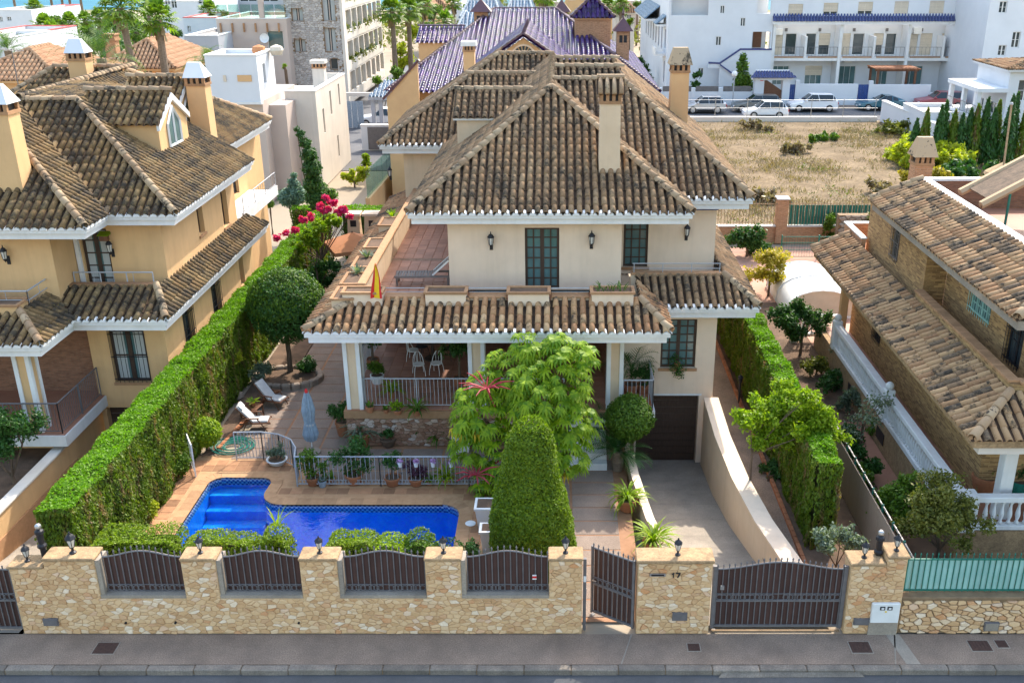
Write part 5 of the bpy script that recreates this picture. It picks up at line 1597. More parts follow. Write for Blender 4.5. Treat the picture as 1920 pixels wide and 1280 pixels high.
# terrace parapets, planters, rails
part(H, 'parapet', MB().box(-5.86, -5.70, 9.7, 21.95, 4.12, 4.92), M['cream'])
part(H, 'parapet_tile_coping', MB().bbox(-5.92, -5.66, 9.65, 21.95, 4.922, 4.985, .02), M['tan_brick'])
for a, b in ((-5.03, -3.90), (-2.60, -1.49), (-0.18, 0.93)):
	part(H, 'low_parapet', MB().box(a, b, 9.28, 9.56, 4.12, 4.66), M['cream'])
part(H, 'low_parapet', MB().box(2.3, 5.1, 11.42, 11.6, 4.12, 4.68), M['cream'])
for a, b in ((-5.03, -3.90), (-2.60, -1.49), (-0.18, 0.93)):
	part(H, 'brick_coping', MB().bbox(a + .003, b - .003, 9.24, 9.60, 4.662, 4.72, .015), M['tan_brick'])
part(H, 'brick_coping', MB().bbox(2.3, 5.14, 11.38, 11.64, 4.682, 4.74, .015), M['tan_brick'])
for a, b in ((-6.28, -5.04), (-3.88, -2.61), (-1.48, -0.19), (0.95, 2.26)):
	pl = part(H, 'planter', MB().bbox(a + .05, b - .05, 9.02, 9.58, 4.30, 4.86, .01), M['cream_light'])
	rim = MB(); t_ = .10
	rim.bbox(a, b, 8.98, 8.98 + t_, 4.862, 4.93, .01); rim.bbox(a, b, 9.62 - t_, 9.62, 4.862, 4.93, .01)
	rim.bbox(a, a + t_, 8.983 + t_, 9.617 - t_, 4.862, 4.928, .01); rim.bbox(b - t_, b, 8.983 + t_, 9.617 - t_, 4.862, 4.928, .01)
	part(pl, 'brick_rim', rim, M['tan_brick'])
	part(pl, 'soil', MB().box(a + t_ + .002, b - t_ - .002, 8.985 + t_, 9.615 - t_, 4.862, 4.885), M['soil'])
for k, (px, py) in enumerate(((655, 545), (668, 518), (683, 487), (700, 452), (719, 412))):
	p = on_z(px, py, 4.8); y = p.y
	pl = part(H, 'side_planter', MB().bbox(-6.55, -5.95, y - .55, y + .55, 4.25, 4.70, .01), M['cream'])
	rim = MB(); rim.bbox(-6.6, -6.5, y - .6, y + .6, 4.702, 4.76, .01); rim.bbox(-6.0, -5.90, y - .6, y + .6, 4.702, 4.76, .01)
	rim.bbox(-6.497, -6.003, y - .6, y - .5, 4.702, 4.758, .01); rim.bbox(-6.497, -6.003, y + .5, y + .6, 4.702, 4.758, .01)
	part(pl, 'brick_rim', rim, M['tan_brick'])
	part(pl, 'soil', MB().box(-6.495, -6.005, y - .498, y + .498, 4.702, 4.725), M['soil'])
for a, b in ((-5.03, -3.90), (-2.60, -1.49), (-0.18, 0.93)):
	part(H, 'terrace_rail', MB().tube([(a, 9.42, 4.92), (b, 9.42, 4.92)], 0.014, 5).tube([(a, 9.42, 4.80), (b, 9.42, 4.80)], 0.010, 5), M['rail_grey'])
r_ = MB(); r_.tube([(2.35, 11.5, 5.02), (5.1, 11.5, 5.02)], 0.016, 5); r_.tube([(2.35, 11.5, 4.86), (5.1, 11.5, 4.86)], 0.012, 5)
for x in (2.4, 3.3, 4.2, 5.08): r_.tube([(x, 11.5, 4.73), (x, 11.5, 5.02)], 0.014, 5)
part(H, 'terrace_rail', r_, M['rail_grey'])
chimney(H, 1.61, 12.62, 7.2, 9.78, 0.66, 0.62, M['cream'], 'tile')
chimney(H, 4.72, 21.2, 6.9, 9.7, 0.72, 0.68, M['peach'], 'hood')
for k in range(7):
	part(H, 'soffit_spot', MB().lathe([(.06, 0), (.05, -.03), (.01, -.035)], (-2.9 + k * 0.95, 10.95, 6.498), 8), M['black_iron'])

def wall_lantern_proto(label, p):
	t = thing('wall_lantern', label, 'wall lantern', p, group='black wall lanterns on the houses')
	part(t, 'bracket', MB().tube([(0, 0, -0.18), (0, -0.10, -0.16), (0, -0.17, -0.08)], 0.014, 5).box(-.05, .05, -0.015, 0.005, -.28, -.02), M['black_iron'])
	part(t, 'glass', MB().lathe([(0.055, -0.06), (0.085, 0.16)], (0, -.17, 0), 6), M['lamp_glass'])
	fr = MB()
	for k in range(6):
		a = 2 * math.pi * k / 6
		fr.tube([(0.057 * math.cos(a), -.17 + 0.057 * math.sin(a), -.07), (0.09 * math.cos(a), -.17 + 0.09 * math.sin(a), .165)], 0.009, 4)
	part(t, 'frame', fr, M['black_iron'])
	part(t, 'cap', MB().lathe([(0.105, .16), (0.11, .175), (0.06, .25), (0.02, .28), (0.015, .33), (0.001, .36)], (0, -.17, 0), 6), M['black_iron'])
	part(t, 'tail', MB().lathe([(0.001, -.18), (0.025, -.13), (0.06, -.07)], (0, -.17, 0), 6), M['black_iron'])
	return t
WL = wall_lantern_proto('black wall lantern left of the glazed upper door of the main villa', tuple(on_y(921, 452, 11.29)))
for px, py, Y, lb in ((1109, 450, 11.29, 'black wall lantern right of the glazed upper door of the main villa'), (1287, 435, 12.94, 'black wall lantern at the upper right corner of the main villa'),
					(732, 325, 21.99, 'small black lantern on the rear left wall of the main villa, above the glass screen')):
	copy_tree(WL, tuple(on_y(px, py, Y)), 0, lb)

# lounger and flag on the terrace
def terrace_lounger():
	t = thing('sun_bed', 'grey slatted wooden sun bed with raised back on the upper terrace', 'sun bed', tuple(on_z(792, 530, 4.15)), R(2))
	f_ = MB().box(-.85, .95, -.30, -.25, .26, .32).box(-.85, .95, .25, .30, .26, .32)
	part(t, 'frame', f_, M['grey_wood'])
	for k in range(13):
		x = -.82 + k * .09
		part(t, 'slat', MB().box(x, x + .07, -.25, .25, .30, .325), M['grey_wood'])
	back = Matrix.Translation((.37, 0, .32)) @ Matrix.Rotation(R(-42), 4, 'Y')
	for k in range(8):
		part(t, 'back_slat', MB().box(k * .09, k * .09 + .07, -.25, .25, 0, .025).xf(back), M['grey_wood'])
	part(t, 'cushion_edge', MB().box(0, .72, -.27, -.255, -.01, .04).box(0, .72, .255, .27, -.01, .04).xf(back), M['pvc'])
	for x, y in ((-.78, -.27), (-.78, .27), (.85, -.27), (.85, .27)):
		part(t, 'leg', MB().box(x - .03, x + .03, y - .03, y + .03, 0, .26), M['grey_wood'])
terrace_lounger()
fp = on_z(704, 548, 4.95); fp.y = 9.1
fl = thing('flag', 'red and yellow striped flag hanging from a short pole on the left planter', 'flag', tuple(fp))
part(fl, 'pole', MB().tube([(0, 0, -.02), (0.02, -.06, 0.78)], 0.012, 6), M['pvc'])
def flagstrip(a, b, m, nm):
	V = []; n = 10
	for k in range(n + 1):
		t = k / n; x0 = 0.0 + 0.0 * t
		for s_ in (a, b):
			w = 0.34 * t ** 0.6
			V.append((0.03 + (s_ - 0.5) * w + .02 * math.sin(t * 5), -.08 - .05 * math.sin(s_ * 7 + t * 2) - .04 * t, 0.86 - 1.05 * t))
	part(fl, nm, MB().add(V, [(2 * k, 2 * k + 1, 2 * k + 3, 2 * k + 2) for k in range(n)]), m)
flagstrip(0, .28, M['red'], 'red_stripe'); flagstrip(.28, .80, M['yellow'], 'yellow_stripe'); flagstrip(.80, 1, M['red'], 'red_stripe')

# porch furniture
def iron_chair(lab, p, rz, m=None):
	m = m or M['pvc']
	t = thing('patio_chair', lab, 'chair', p, rz, 'chairs round the porch table'); t.scale = (.9, .9, .84)
	s_ = MB().lathe([(.21, .43), (.22, .445), (.21, .46)], (0, 0, 0), 14)
	part(t, 'seat', s_, m)
	b = MB()
	b.tube([(.19 * math.cos(a), .05 + .17 * abs(math.sin(a)), .46 + .42 * math.sin(a)) for a in [math.pi * k / 8 for k in range(9)]], .014, 5)
	for x in (-.1, 0, .1): b.tube([(x, .19, .46), (x, .21, .85)], .009, 4)
	part(t, 'backrest', b, m)
	for x in (-1, 1):
		for y in (-1, 1):
			part(t, 'leg', MB().tube([(x * .15, y * .15, .43), (x * .19, y * .19, .2), (x * .2, y * .21, 0)], [.016, .013, .013], 5), m)
	return t
iron_chair('white round-seated metal chair at the left front of the porch table', tuple(on_z(786, 702, 1.22)), 0.3)
iron_chair('white round-seated metal chair at the right front of the porch table', tuple(on_z(819, 700, 1.22)), -0.3)
iron_chair('white metal chair half hidden at the left of the porch table', tuple(on_z(775, 675, 1.22)), 1.4)
iron_chair('dark metal chair at the far left side of the porch table', tuple(on_z(792, 668, 1.22)), 2.4, M['black_iron'])
iron_chair('dark metal chair at the far right side of the porch table', tuple(on_z(842, 672, 1.22)), -2.0, M['black_iron'])
tb = thing('porch_table', 'dark round table under the porch with white chairs', 'table', tuple(on_z(812, 672, 1.22)))
part(tb, 'top', MB().lathe([(.55, .70), (.56, .72), (.55, .74), (.01, .745)], (0, 0, 0), 18), M['dark_wood'])
part(tb, 'pedestal', MB().lathe([(.3, 0), (.28, .04), (.06, .1), (.05, .7)], (0, 0, 0), 10), M['dark_wood'])
# left villa
LH = thing('ochre_villa', 'ochre two-storey villa with dark lichened hip roofs on the left', 'house', (-16, 14, 0), world=True)
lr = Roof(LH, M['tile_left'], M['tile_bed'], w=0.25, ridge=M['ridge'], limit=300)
B0, BT = (-15.7, 14.87, 9.5), (-17.6, 14.87, 9.5)
lr.plane([(-23, 8.95, ZE), (-13.3, 8.95, ZE), (-17.7, 13.35, 9.49), (-23, 13.35, 9.49)])
lr.plane([(-13.3, 8.95, ZE), (-13.3, 10.45, ZE), (-17.5, 14.65, 9.37), (-17.7, 13.35, 9.49)])
lr.plane([(-13.3, 10.45, ZE), (-11.3, 10.45, ZE), B0, BT])
lr.plane([(-11.3, 10.45, ZE), (-11.3, 18.5, ZE), (-15.7, 18.5, 9.5), B0])
lr.plane([(-13.1, 18.5, ZE), (-13.1, 27.6, ZE), (-17.5, 23.2, 9.5), (-17.5, 18.5, 9.5)])
lr.plane([(-15.7, 14.87, 9.5), (-15.7, 18.5, 9.5), (-17.55, 18.5, 9.66), (-17.55, 14.87, 9.66)])
lr.ridge((-13.3, 8.95, ZE), (-17.7, 13.35, 9.49)).ridge((-11.3, 10.45, ZE), B0).ridge(B0, BT).ridge((-17.5, 14.7, 9.6), (-17.5, 24, 9.6)).ridge((-13.1, 27.6, ZE), (-17.5, 23.2, 9.5))
lr.plane([(-22, 19.9, 8.0), (-17.6, 19.9, 8.0), (-17.6, 23.2, 9.62), (-20.4, 23.2, 9.62)]).ridge((-20.4, 23.2, 9.62), (-17.5, 23.2, 9.62)).ridge((-22, 20.4, 8.3), (-20.4, 23.2, 9.6))
for y, x0, x1 in ((15.7, -15.8, -13.0), (19.4, -15.9, -13.75)):
	lr.plane([(x0 + 0.9, y - 1.45, 8.83), (x1 + 0.1, y - 1.45, 8.83), (x1 + 0.1, y, 9.70), (x0, y, 9.70)]).ridge((x0, y, 9.70), (x1 + .12, y, 9.70))
	dm = MB()
	dm.prism([(x0, y - 1.3), (x1, y - 1.3), (x1, y - .01), (x0, y - .01)], 7.2, [8.81, 8.81, 9.61, 9.61])
	dm.prism([(x0, y + .01), (x1, y + .01), (x1, y + 1.3), (x0, y + 1.3)], 7.2, [9.61, 9.61, 8.81, 8.81])
	d_ = part(LH, 'dormer', dm, M['ochre'])
	tr = MB()
	for sg in (-1, 1):
		a, b = (x1 + .08, y + sg * 1.42, 8.75), (x1 + .08, y, 9.65)
		tr.add([(x1 + .002, a[1], a[2] - .12), (x1 + .10, a[1], a[2] - .12), (x1 + .10, y, 9.45), (x1 + .002, y, 9.45), (x1 + .002, a[1], a[2] + .06), (x1 + .10, a[1], a[2] + .06), (x1 + .10, y, 9.68), (x1 + .002, y, 9.68)],
			[(0, 1, 2, 3), (4, 7, 6, 5), (1, 5, 6, 2), (0, 4, 5, 1), (2, 6, 7, 3), (3, 7, 4, 0)])
	part(d_, 'barge_board', tr, M['white'])
	gw = MB(); gw.add([(x1 + .02, y - .55, 7.95), (x1 + .02, y + .55, 7.95), (x1 + .02, y + .55, 8.7), (x1 + .02, y, 9.25), (x1 + .02, y - .55, 8.7), (x1 - .02, y - .55, 7.95), (x1 - .02, y + .55, 7.95), (x1 - .02, y + .55, 8.7), (x1 - .02, y, 9.25), (x1 - .02, y - .55, 8.7)],
					[(0, 1, 2, 3, 4), (0, 5, 6, 1), (1, 6, 7, 2), (2, 7, 8, 3), (3, 8, 9, 4), (4, 9, 5, 0)])
	part(d_, 'pane', gw, M['glass_teal'])
	fr = MB()
	for a, b in (((y - .55, 7.95), (y - .55, 8.7)), ((y - .55, 8.7), (y, 9.25)), ((y, 9.25), (y + .55, 8.7)), ((y + .55, 8.7), (y + .55, 7.95)), ((y, 7.95), (y, 9.25)), ((y - .55, 7.97), (y + .55, 7.97))):
		fr.tube([(x1 + .03, a[0], a[1]), (x1 + .03, b[0], b[1])], .05, 4)
	part(d_, 'window_frame', fr, M['white'])
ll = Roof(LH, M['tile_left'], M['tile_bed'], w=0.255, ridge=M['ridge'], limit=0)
ll.plane([(-23, 6.95, ZL), (-14.1, 6.95, ZL), (-15.2, 8.2, 4.62), (-23, 8.2, 4.62)])
ll.plane([(-14.1, 6.95, ZL), (-14.1, 8.93, ZL), (-15.2, 10.05, 4.62), (-15.2, 8.2, 4.62)])
ll.plane([(-14.1, 8.93, ZL), (-11.4, 8.93, ZL), (-12.1, 10.3, 4.66), (-15.2, 10.3, 4.66)])
ll.plane([(-11.4, 8.93, ZL), (-11.4, 19.8, ZL), (-12.1, 19.2, 4.55), (-12.1, 10.3, 4.66)])
ll.ridge((-14.1, 6.95, ZL), (-15.2, 8.2, 4.62)).ridge((-11.4, 8.93, ZL), (-12.1, 10.3, 4.66))
lr.limit, ll.limit = 220, 80
lr.done(); ll.done()
eave(LH, [(-23, 8.95), (-13.3, 8.95), (-13.3, 10.45), (-11.3, 10.45), (-11.3, 18.5)], 6.50, 6.80, 0.80, M['white'])
eave(LH, [(-13.1, 18.55), (-13.1, 27.6)], 6.50, 6.80, 0.80, M['white'])
eave(LH, [(-23, 6.95), (-14.1, 6.95), (-14.1, 8.93), (-11.4, 8.93), (-11.4, 19.8)], 3.74, 4.05, 0.85, M['white'])
G1 = Face((0, 9.7, 0), '-y'); G2 = Face((0, 11.1, 0), '-y'); G3 = Face((-12.05, 0, 0), '+x')
w_ = MB()
wall(w_, G1, -22, -14.75, 4.1, 6.6, .3)
w_.box(-15.05, -14.75, 10.003, 11.097, 4.1, 6.6)
wall(w_, G2, -14.747, -12.05, 4.1, 6.6, .3, [(-14.55, -13.72, 4.25, 6.25)])
wall(w_, G3, 11.403, 18.2, 4.1, 6.6, .3, [(14.2, 14.75, 5.15, 6.5), (16.7, 17.3, 4.75, 6.5)])
part(LH, 'upper_wall', w_, M['ochre'])
w_ = MB(); G4 = Face((0, 10.05, 0), '-y'); G5 = Face((-12.0, 0, 0), '+x')
wall(w_, G4, -14.35, -12.0, -1.7, 4.1, .3, [(-13.72, -12.62, 1.62, 3.35), (-14.2, -12.35, -1.7, 0.75)])
wall(w_, G5, 10.353, 19.4, 0, 4.1, .3, [(11.6, 12.5, 1.7, 3.3), (14.4, 15.3, 1.7, 3.3), (17.6, 18.1, 2.2, 3.3)])
part(LH, 'lower_wall', w_, M['ochre'])
w_ = MB(); wall(w_, Face((-13.8, 0, 0), '+x'), 18.3, 28, 0, 6.6, .3, [(20, 21.2, 4.3, 6.2), (23, 24.2, 4.3, 6.2)])
part(LH, 'rear_wall', w_, M['ochre'])
part(LH, 'porch_wall', MB().box(-22, -14.353, 10.4, 10.7, 0.9, 4.1), M['brick_red'])
part(LH, 'balcony_slab', MB().box(-22, -14.12, 7.3, 10.398, 0.82, 1.16), M['white'])
part(LH, 'balcony_paving', MB().box(-22, -14.16, 7.34, 10.39, 1.161, 1.18), M['terrace'])
part(LH, 'underwall', MB().box(-22, -14.5, 8.3, 10.35, -1.7, 0.818), M['ochre'])
part(LH, 'frieze_band', MB().box(-13.3, -12.1, 11.05, 11.096, 6.36, 6.44), M['tile_blue'])
for x in (-15.05, -19.2):
	c = part(LH, 'column', MB().bbox(x - .2, x + .2, 7.5, 7.9, 1.18, 3.76, .01), M['ochre'])
	s_ = MB()
	for a in (-1, 1):
		for b in (-1, 1): s_.box(x + a * .24, x + a * .12, 7.7 + b * .24, 7.7 + b * .12, 1.18, 3.757)
	part(c, 'corner_pilasters', s_, M['white'])
railing(LH, [(-22, 7.42, 1.18), (-14.25, 7.42, 1.18), (-14.25, 10.0, 1.18)], 0.95, M['iron'], 0.11)
railing(LH, [(-14.7, 10.6, 4.6), (-12.3, 10.6, 4.6)], 0.42, M['rail_grey'], 0.5, post=0.8)
railing(LH, [(-22, 8.6, 4.75), (-15.1, 8.6, 4.75), (-15.1, 9.9, 4.75)], 0.35, M['rail_grey'], 0.6, post=0.9)
part(LH, 'parapet', MB().box(-14.9, -12.2, 10.35, 10.52, 4.1, 4.68), M['ochre'])
part(LH, 'brick_coping', MB().bbox(-14.93, -12.17, 10.31, 10.56, 4.682, 4.73, .012), M['tan_brick'])
part(LH, 'upper_floor', MB().box(-15.04, -12.4, 10.53, 11.09, 4.1, 4.22).box(-22, -14.9, 8.8, 9.69, 4.1, 4.3), M['terracotta'])
pl = part(LH, 'planter', MB().bbox(-22, -15.2, 8.1, 8.72, 4.2, 4.8, .01), M['ochre'])
part(pl, 'brick_rim', MB().bbox(-22, -15.15, 8.06, 8.16, 4.802, 4.87, .01).bbox(-22, -15.15, 8.66, 8.76, 4.802, 4.87, .01).bbox(-15.25, -15.15, 8.163, 8.657, 4.802, 4.868, .01), M['tan_brick'])
part(pl, 'soil', MB().box(-22, -15.252, 8.163, 8.657, 4.802, 4.83), M['soil'])
window(LH, G2, -14.55, -13.72, 4.25, 6.25, nu=2, nv=5, rec=.12, fr=.08, name='balcony_door', gm=M['glass_teal'], curtain=True)
part(LH, 'door_reveal', MB().box(-14.72, -14.6, 10.98, 11.096, 4.2, 6.55), M['white'])
window(LH, G3, 14.2, 14.75, 5.15, 6.5, nu=1, nv=2, rec=.18, sill=M['tan_brick'])
window(LH, G3, 16.7, 17.3, 4.75, 6.5, nu=1, nv=2, rec=.18, sill=M['tan_brick'])
window(LH, G4, -13.72, -12.62, 1.62, 3.35, nu=2, nv=2, rec=.12, fr=.09, sill=M['tan_brick'], bars=M['black_iron'], curtain=True, gm=M['glass_teal'])
window(LH, G5, 11.6, 12.5, 1.7, 3.3, nu=2, nv=2, rec=.18, sill=M['tan_brick'], bars=M['black_iron'])
window(LH, G5, 14.4, 15.3, 1.7, 3.3, nu=2, nv=2, rec=.18, sill=M['tan_brick'], bars=M['black_iron'])
window(LH, G5, 17.6, 18.1, 2.2, 3.3, nu=1, nv=2, rec=.18, sill=M['tan_brick'])
G6 = Face((-13.8, 0, 0), '+x')
window(LH, G6, 20, 21.2, 4.3, 6.2, nu=2, nv=2); window(LH, G6, 23, 24.2, 4.3, 6.2, nu=2, nv=2)
part(LH, 'garage_door', (lambda mb: [G4.box(mb, -14.19, -12.36, -1.7 + k * .24, -1.7 + (k + 1) * .24 - .012, -.26, -.22) for k in range(10)] and mb)(MB()), M['dark_wood'])
bal = part(LH, 'rear_balcony', MB().box(-13.79, -12.5, 20.5, 25.5, 3.9, 4.1), M['white'])
part(bal, 'balcony_kerb', MB().box(-12.6, -12.5, 20.5, 25.5, 4.101, 4.3), M['white'])
railing(LH, [(-12.55, 20.6, 4.3), (-12.55, 25.4, 4.3)], .6, M['rail_grey'], .3)
chimney(LH, -15.85, 10.55, 7.2, 9.78, 0.72, 0.70, M['ochre'], 'metal')
chimney(LH, -13.25, 19.3, 6.0, 9.45, 0.74, 0.70, M['peach'], 'metal')
chimney(LH, -19.0, 22.6, 8.0, 10.0, 0.74, 0.70, M['peach'], 'metal')
for px, py, Y, lb in ((14, 478, 9.69, 'black wall lantern at the left edge, on the upper wall of the ochre villa'), (210, 465, 11.09, 'black wall lantern right of the upper door of the ochre villa')):
	copy_tree(WL, tuple(on_y(px, py, Y)), 0, lb)
fe = thing('bird_feeder', 'small wooden bird feeder under the upper eave of the ochre villa', 'bird feeder', tuple(on_y(195, 445, 10.9)))
part(fe, 'box', MB().box(-.12, .12, -.08, .08, -.10, .06), M['teak']); part(fe, 'roof', MB().prism([(-.16, -.12), (.16, -.12), (.16, .12), (-.16, .12)], .062, [.08, .08, .16, .16]), M['bright_leaf'])
# ramp of the left villa
rl = MB(); zl = lambda y: 0.02 - .16 * max(0, y - 0.3)
rl.add([(-14.4, 0.0, zl(0)), (-12.0, 0.0, zl(0)), (-12.0, 10.3, zl(10.3)), (-14.4, 10.3, zl(10.3))], [(0, 1, 2, 3)])
struct('left_driveway', rl, M['concrete'])
rwl = thing('left_ramp_wall', 'tall ochre retaining wall along the left neighbour driveway', 'wall', (-14.4, 4, 0), world=True)
part(rwl, 'render', MB().box(-14.62, -14.4, 0.45, 8.28, -1.7, 0.62), M['ochre'])
part(rwl, 'coping', MB().bbox(-14.68, -14.35, 0.45, 8.28, 0.622, 0.68, .012), M['offwhite'])
part(rwl, 'skirting', MB().box(-14.397, -14.37, 0.45, 8.28, -1.7, -.02).xf(Matrix.Translation((0, 0, 0))), M['tan_brick'])
rwr = thing('hedge_retaining_wall', 'retaining wall under the long left hedge', 'wall', (-11.9, 4, 0), world=True)
part(rwr, 'render', MB().box(-11.98, -11.78, 0.43, 10.0, -1.7, 0.05), M['ochre'])
struct('left_garden', MB().box(-30, -14.63, 0.5, 8.28, -.2, 0.25), M['soil'])

# right brick house
BH = thing('brick_house', 'rustic brick house with sandy mottled barrel tile roofs on the right', 'house', (12, 9, 0), world=True)
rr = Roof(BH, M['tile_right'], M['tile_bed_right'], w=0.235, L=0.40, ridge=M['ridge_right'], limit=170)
rr.plane([(10.15, 13.4, 6.55), (10.15, 2.4, 6.55), (11.75, 4.0, 7.22), (11.75, 13.4, 7.22)])
rr.plane([(10.15, 2.4, 6.55), (18, 2.4, 6.55), (18, 4.0, 7.22), (11.75, 4.0, 7.22)])
rr.ridge((10.15, 2.4, 6.55), (11.75, 4.0, 7.22)).ridge((10.15, 13.42, 6.55), (11.75, 13.42, 7.22))
rr.done()
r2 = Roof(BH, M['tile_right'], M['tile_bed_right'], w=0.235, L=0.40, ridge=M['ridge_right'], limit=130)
r2.plane([(9.25, 16.5, 3.98), (9.25, 1.6, 3.98), (10.55, 2.9, 4.55), (10.55, 16.5, 4.55)])
r2.plane([(9.25, 1.6, 3.98), (18, 1.6, 3.98), (18, 2.9, 4.55), (10.55, 2.9, 4.55)])
r2.ridge((9.25, 1.6, 3.98), (10.55, 2.9, 4.55)).ridge((9.25, 16.52, 3.98), (10.55, 16.52, 4.55))
r2.done()
def plain_cornice(par, x0, y0, y1, z0, z1, d, m):
	part(par, 'cornice', MB().box(x0, x0 + d, y0, y1, z0, z1).box(x0 + d + .002, 18, y0, y0 + d, z0, z1), m)
	te = MB()
	n = int((y1 - y0) / .235)
	for k in range(n):
		y = y0 + .12 + k * .235
		te.tube([(x0 - .06, y, z1 + .05), (x0 + .1, y, z1 + .06)], .09, 7)
	part(par, 'eave_tile_ends', te, M['ridge_right'])
plain_cornice(BH, 10.22, 2.46, 13.35, 6.28, 6.50, 1.2, M['concrete'])
plain_cornice(BH, 9.32, 1.66, 16.45, 3.76, 3.93, 1.2, M['capstone'])
part(BH, 'porch_lintel', MB().bbox(9.5, 18, 1.75, 2.15, 3.56, 3.757, .01), M['offwhite'])
B1 = Face((10.9, 0, 0), '-x'); B2 = Face((11.55, 0, 0), '-x'); B3 = Face((0, 9.9, 0), '-y')
w_ = MB()
wall(w_, B1, -15.6, -9.9, 4.1, 6.3, .3, [(-13.1, -12.35, 4.75, 6.0)])
wall(w_, B2, -9.9 + .003, -4.3, 4.1, 6.3, .3, [(-8.1, -6.7, 4.75, 6.05), (-5.6, -4.7, 4.3, 6.1)])
wall(w_, B3, 11.203, 11.55, 4.1, 6.3, .3)
w_.box(12.4, 18, 4.3, 4.6, 4.1, 6.3); w_.box(11.2, 18, 15.3, 15.6, 4.1, 6.3)
part(BH, 'upper_wall', w_, M['brick'])
w_ = MB(); B4 = Face((10.85, 0, 0), '-x')
wall(w_, B4, -16.2, -4.6, 0.9, 3.76, .3, [(-13.6, -12.8, 1.7, 3.2)])
w_.box(10.85, 18, 4.3, 4.597, .9, 3.76)
part(BH, 'lower_wall', w_, M['brick'])
window(BH, B1, -13.1, -12.35, 4.75, 6.0, nu=2, nv=3, rec=.1, fm=M['grey_wood'], bars=M['grey_wood'])
window(BH, B2, -8.1, -6.7, 4.75, 6.05, nu=4, nv=5, rec=.08, fm=M['green_panel'], gm=M['glass_teal'], bars=M['green_panel'])
window(BH, B2, -5.6, -4.7, 4.3, 6.1, nu=2, nv=3, rec=.1, fm=M['black_iron'], bars=M['black_iron'])
window(BH, B4, -13.6, -12.8, 1.7, 3.2, nu=2, nv=2, rec=.1, bars=M['black_iron'])
pp = MB().box(10.58, 10.78, 2.95, 9.6, 4.1, 4.75).box(10.782, 18, 2.95, 3.15, 4.1, 4.75)
part(BH, 'parapet', pp, M['brick'])
cb_ = MB().bbox(-.06, .06, -.14, .14, 0, .06, .008); cb_ = mesh_from('coping_brick', cb_.v, cb_.f, M['tan_brick'])
for k in range(52): inst(BH, 'coping_brick', cb_, Matrix.Translation((10.68, 3.1 + k * .127, 4.752)) @ Matrix.Rotation(math.pi / 2, 4, 'Z'))
for k in range(30): inst(BH, 'coping_brick', cb_, Matrix.Translation((10.85 + k * .127, 3.05, 4.752)))
part(BH, 'balcony_floor', MB().box(10.783, 11.54, 3.16, 9.59, 4.05, 4.12), M['terracotta'])
part(BH, 'porch_upright', MB().bbox(11.15, 11.4, 2.5, 2.75, 4.1, 6.28, .01).xf(Matrix.Translation((.75, 1.4, 0))), M['white'])
tp = part(BH, 'rear_terrace', MB().box(10.9, 12.6, 15.603, 17.3, 4.1, 4.2), M['terracotta'])
part(tp, 'parapet', MB().box(10.6, 10.75, 15.2, 17.4, 3.9, 4.75).box(10.753, 13, 17.25, 17.4, 3.9, 4.75), M['brick_orange'])
part(tp, 'white_coping', MB().box(10.57, 10.78, 15.2, 17.43, 4.752, 4.80).box(10.783, 13, 17.22, 17.43, 4.752, 4.80), M['white'])
part(BH, 'roof_terrace_floor', MB().box(11.5, 18, 4.2, 13.3, 6.2, 6.32), M['terrace'])
part(BH, 'roof_parapet', MB().box(11.78, 11.95, 4.2, 13.6, 6.3, 7.2).box(11.953, 18, 13.4, 13.6, 6.3, 7.2), M['brick_red'])
part(BH, 'white_coping', MB().box(11.72, 12.0, 4.1, 13.66, 7.202, 7.27).box(12.003, 14.6, 13.36, 13.66, 7.202, 7.27), M['white'])
chimney(BH, 12.35, 15.3, 5.5, 7.35, .62, .62, M['brick_orange'], 'hood', M['ridge_right'])
# terrace, balustrades
part(BH, 'terrace', MB().box(9.8, 18, 2.7, 17, -.05, 0.92), M['capstone'])
part(BH, 'terrace_paving', MB().box(10.0, 18, 2.9, 17, .921, .94), M['terrace'])
bprof = [(.055, 0), (.055, .05), (.03, .08), (.062, .22), (.06, .30), (.032, .46), (.03, .52), (.055, .58), (.055, .64)]
bl = MB().lathe(bprof, (0, 0, 0), 8); blm = mesh_from('baluster', bl.v, bl.f, M['white'], True)
bs = part(BH, 'balustrade_side', MB().bbox(9.78, 10.0, 2.72, 14.4, .945, 1.08, .01).bbox(9.76, 10.02, 2.7, 14.4, 1.725, 1.86, .02), M['white'])
for k in range(66): inst(bs, 'baluster', blm, Matrix.Translation((9.89, 3.1 + k * .17, 1.08)))
bf = part(BH, 'balustrade_front', MB().bbox(10.2, 16, 2.72, 2.92, .945, 1.06, .01).bbox(10.2, 16, 2.7, 2.94, 1.725, 1.86, .02), M['white'])
for k in range(24): inst(bf, 'baluster', blm, Matrix.Translation((10.45 + k * .2, 2.82, 1.08)))
part(BH, 'balustrade_pier', MB().bbox(9.72, 10.17, 2.6, 3.0, .94, 1.95, .02), M['white'])
part(BH, 'balustrade_pier', MB().bbox(9.74, 10.04, 8.6, 8.9, .95, 1.98, .02), M['white'])
part(BH, 'balustrade_pier', MB().bbox(9.74, 10.04, 14.4, 14.7, .94, 1.98, .02), M['white'])
part(BH, 'finial_ball', MB().sphere((9.89, 8.75, 2.08), .13), M['white'])
part(BH, 'finial_ball', MB().sphere((9.89, 14.55, 2.08), .13), M['white'])
for x in (11.05, 14.5): part(BH, 'porch_column', MB().bbox(x - .16, x + .16, 3.2, 3.52, .94, 3.56, .015), M['white'])
part(BH, 'rear_column', MB().bbox(10.35, 10.62, 15.9, 16.15, .0, 4.3, .02), M['peach'])
for k, y in enumerate((5.2, 8.4, 11.6)):
	part(BH, 'basement_opening', MB().box(9.782, 9.797, y, y + .7, .25, .62), M['black_iron'])
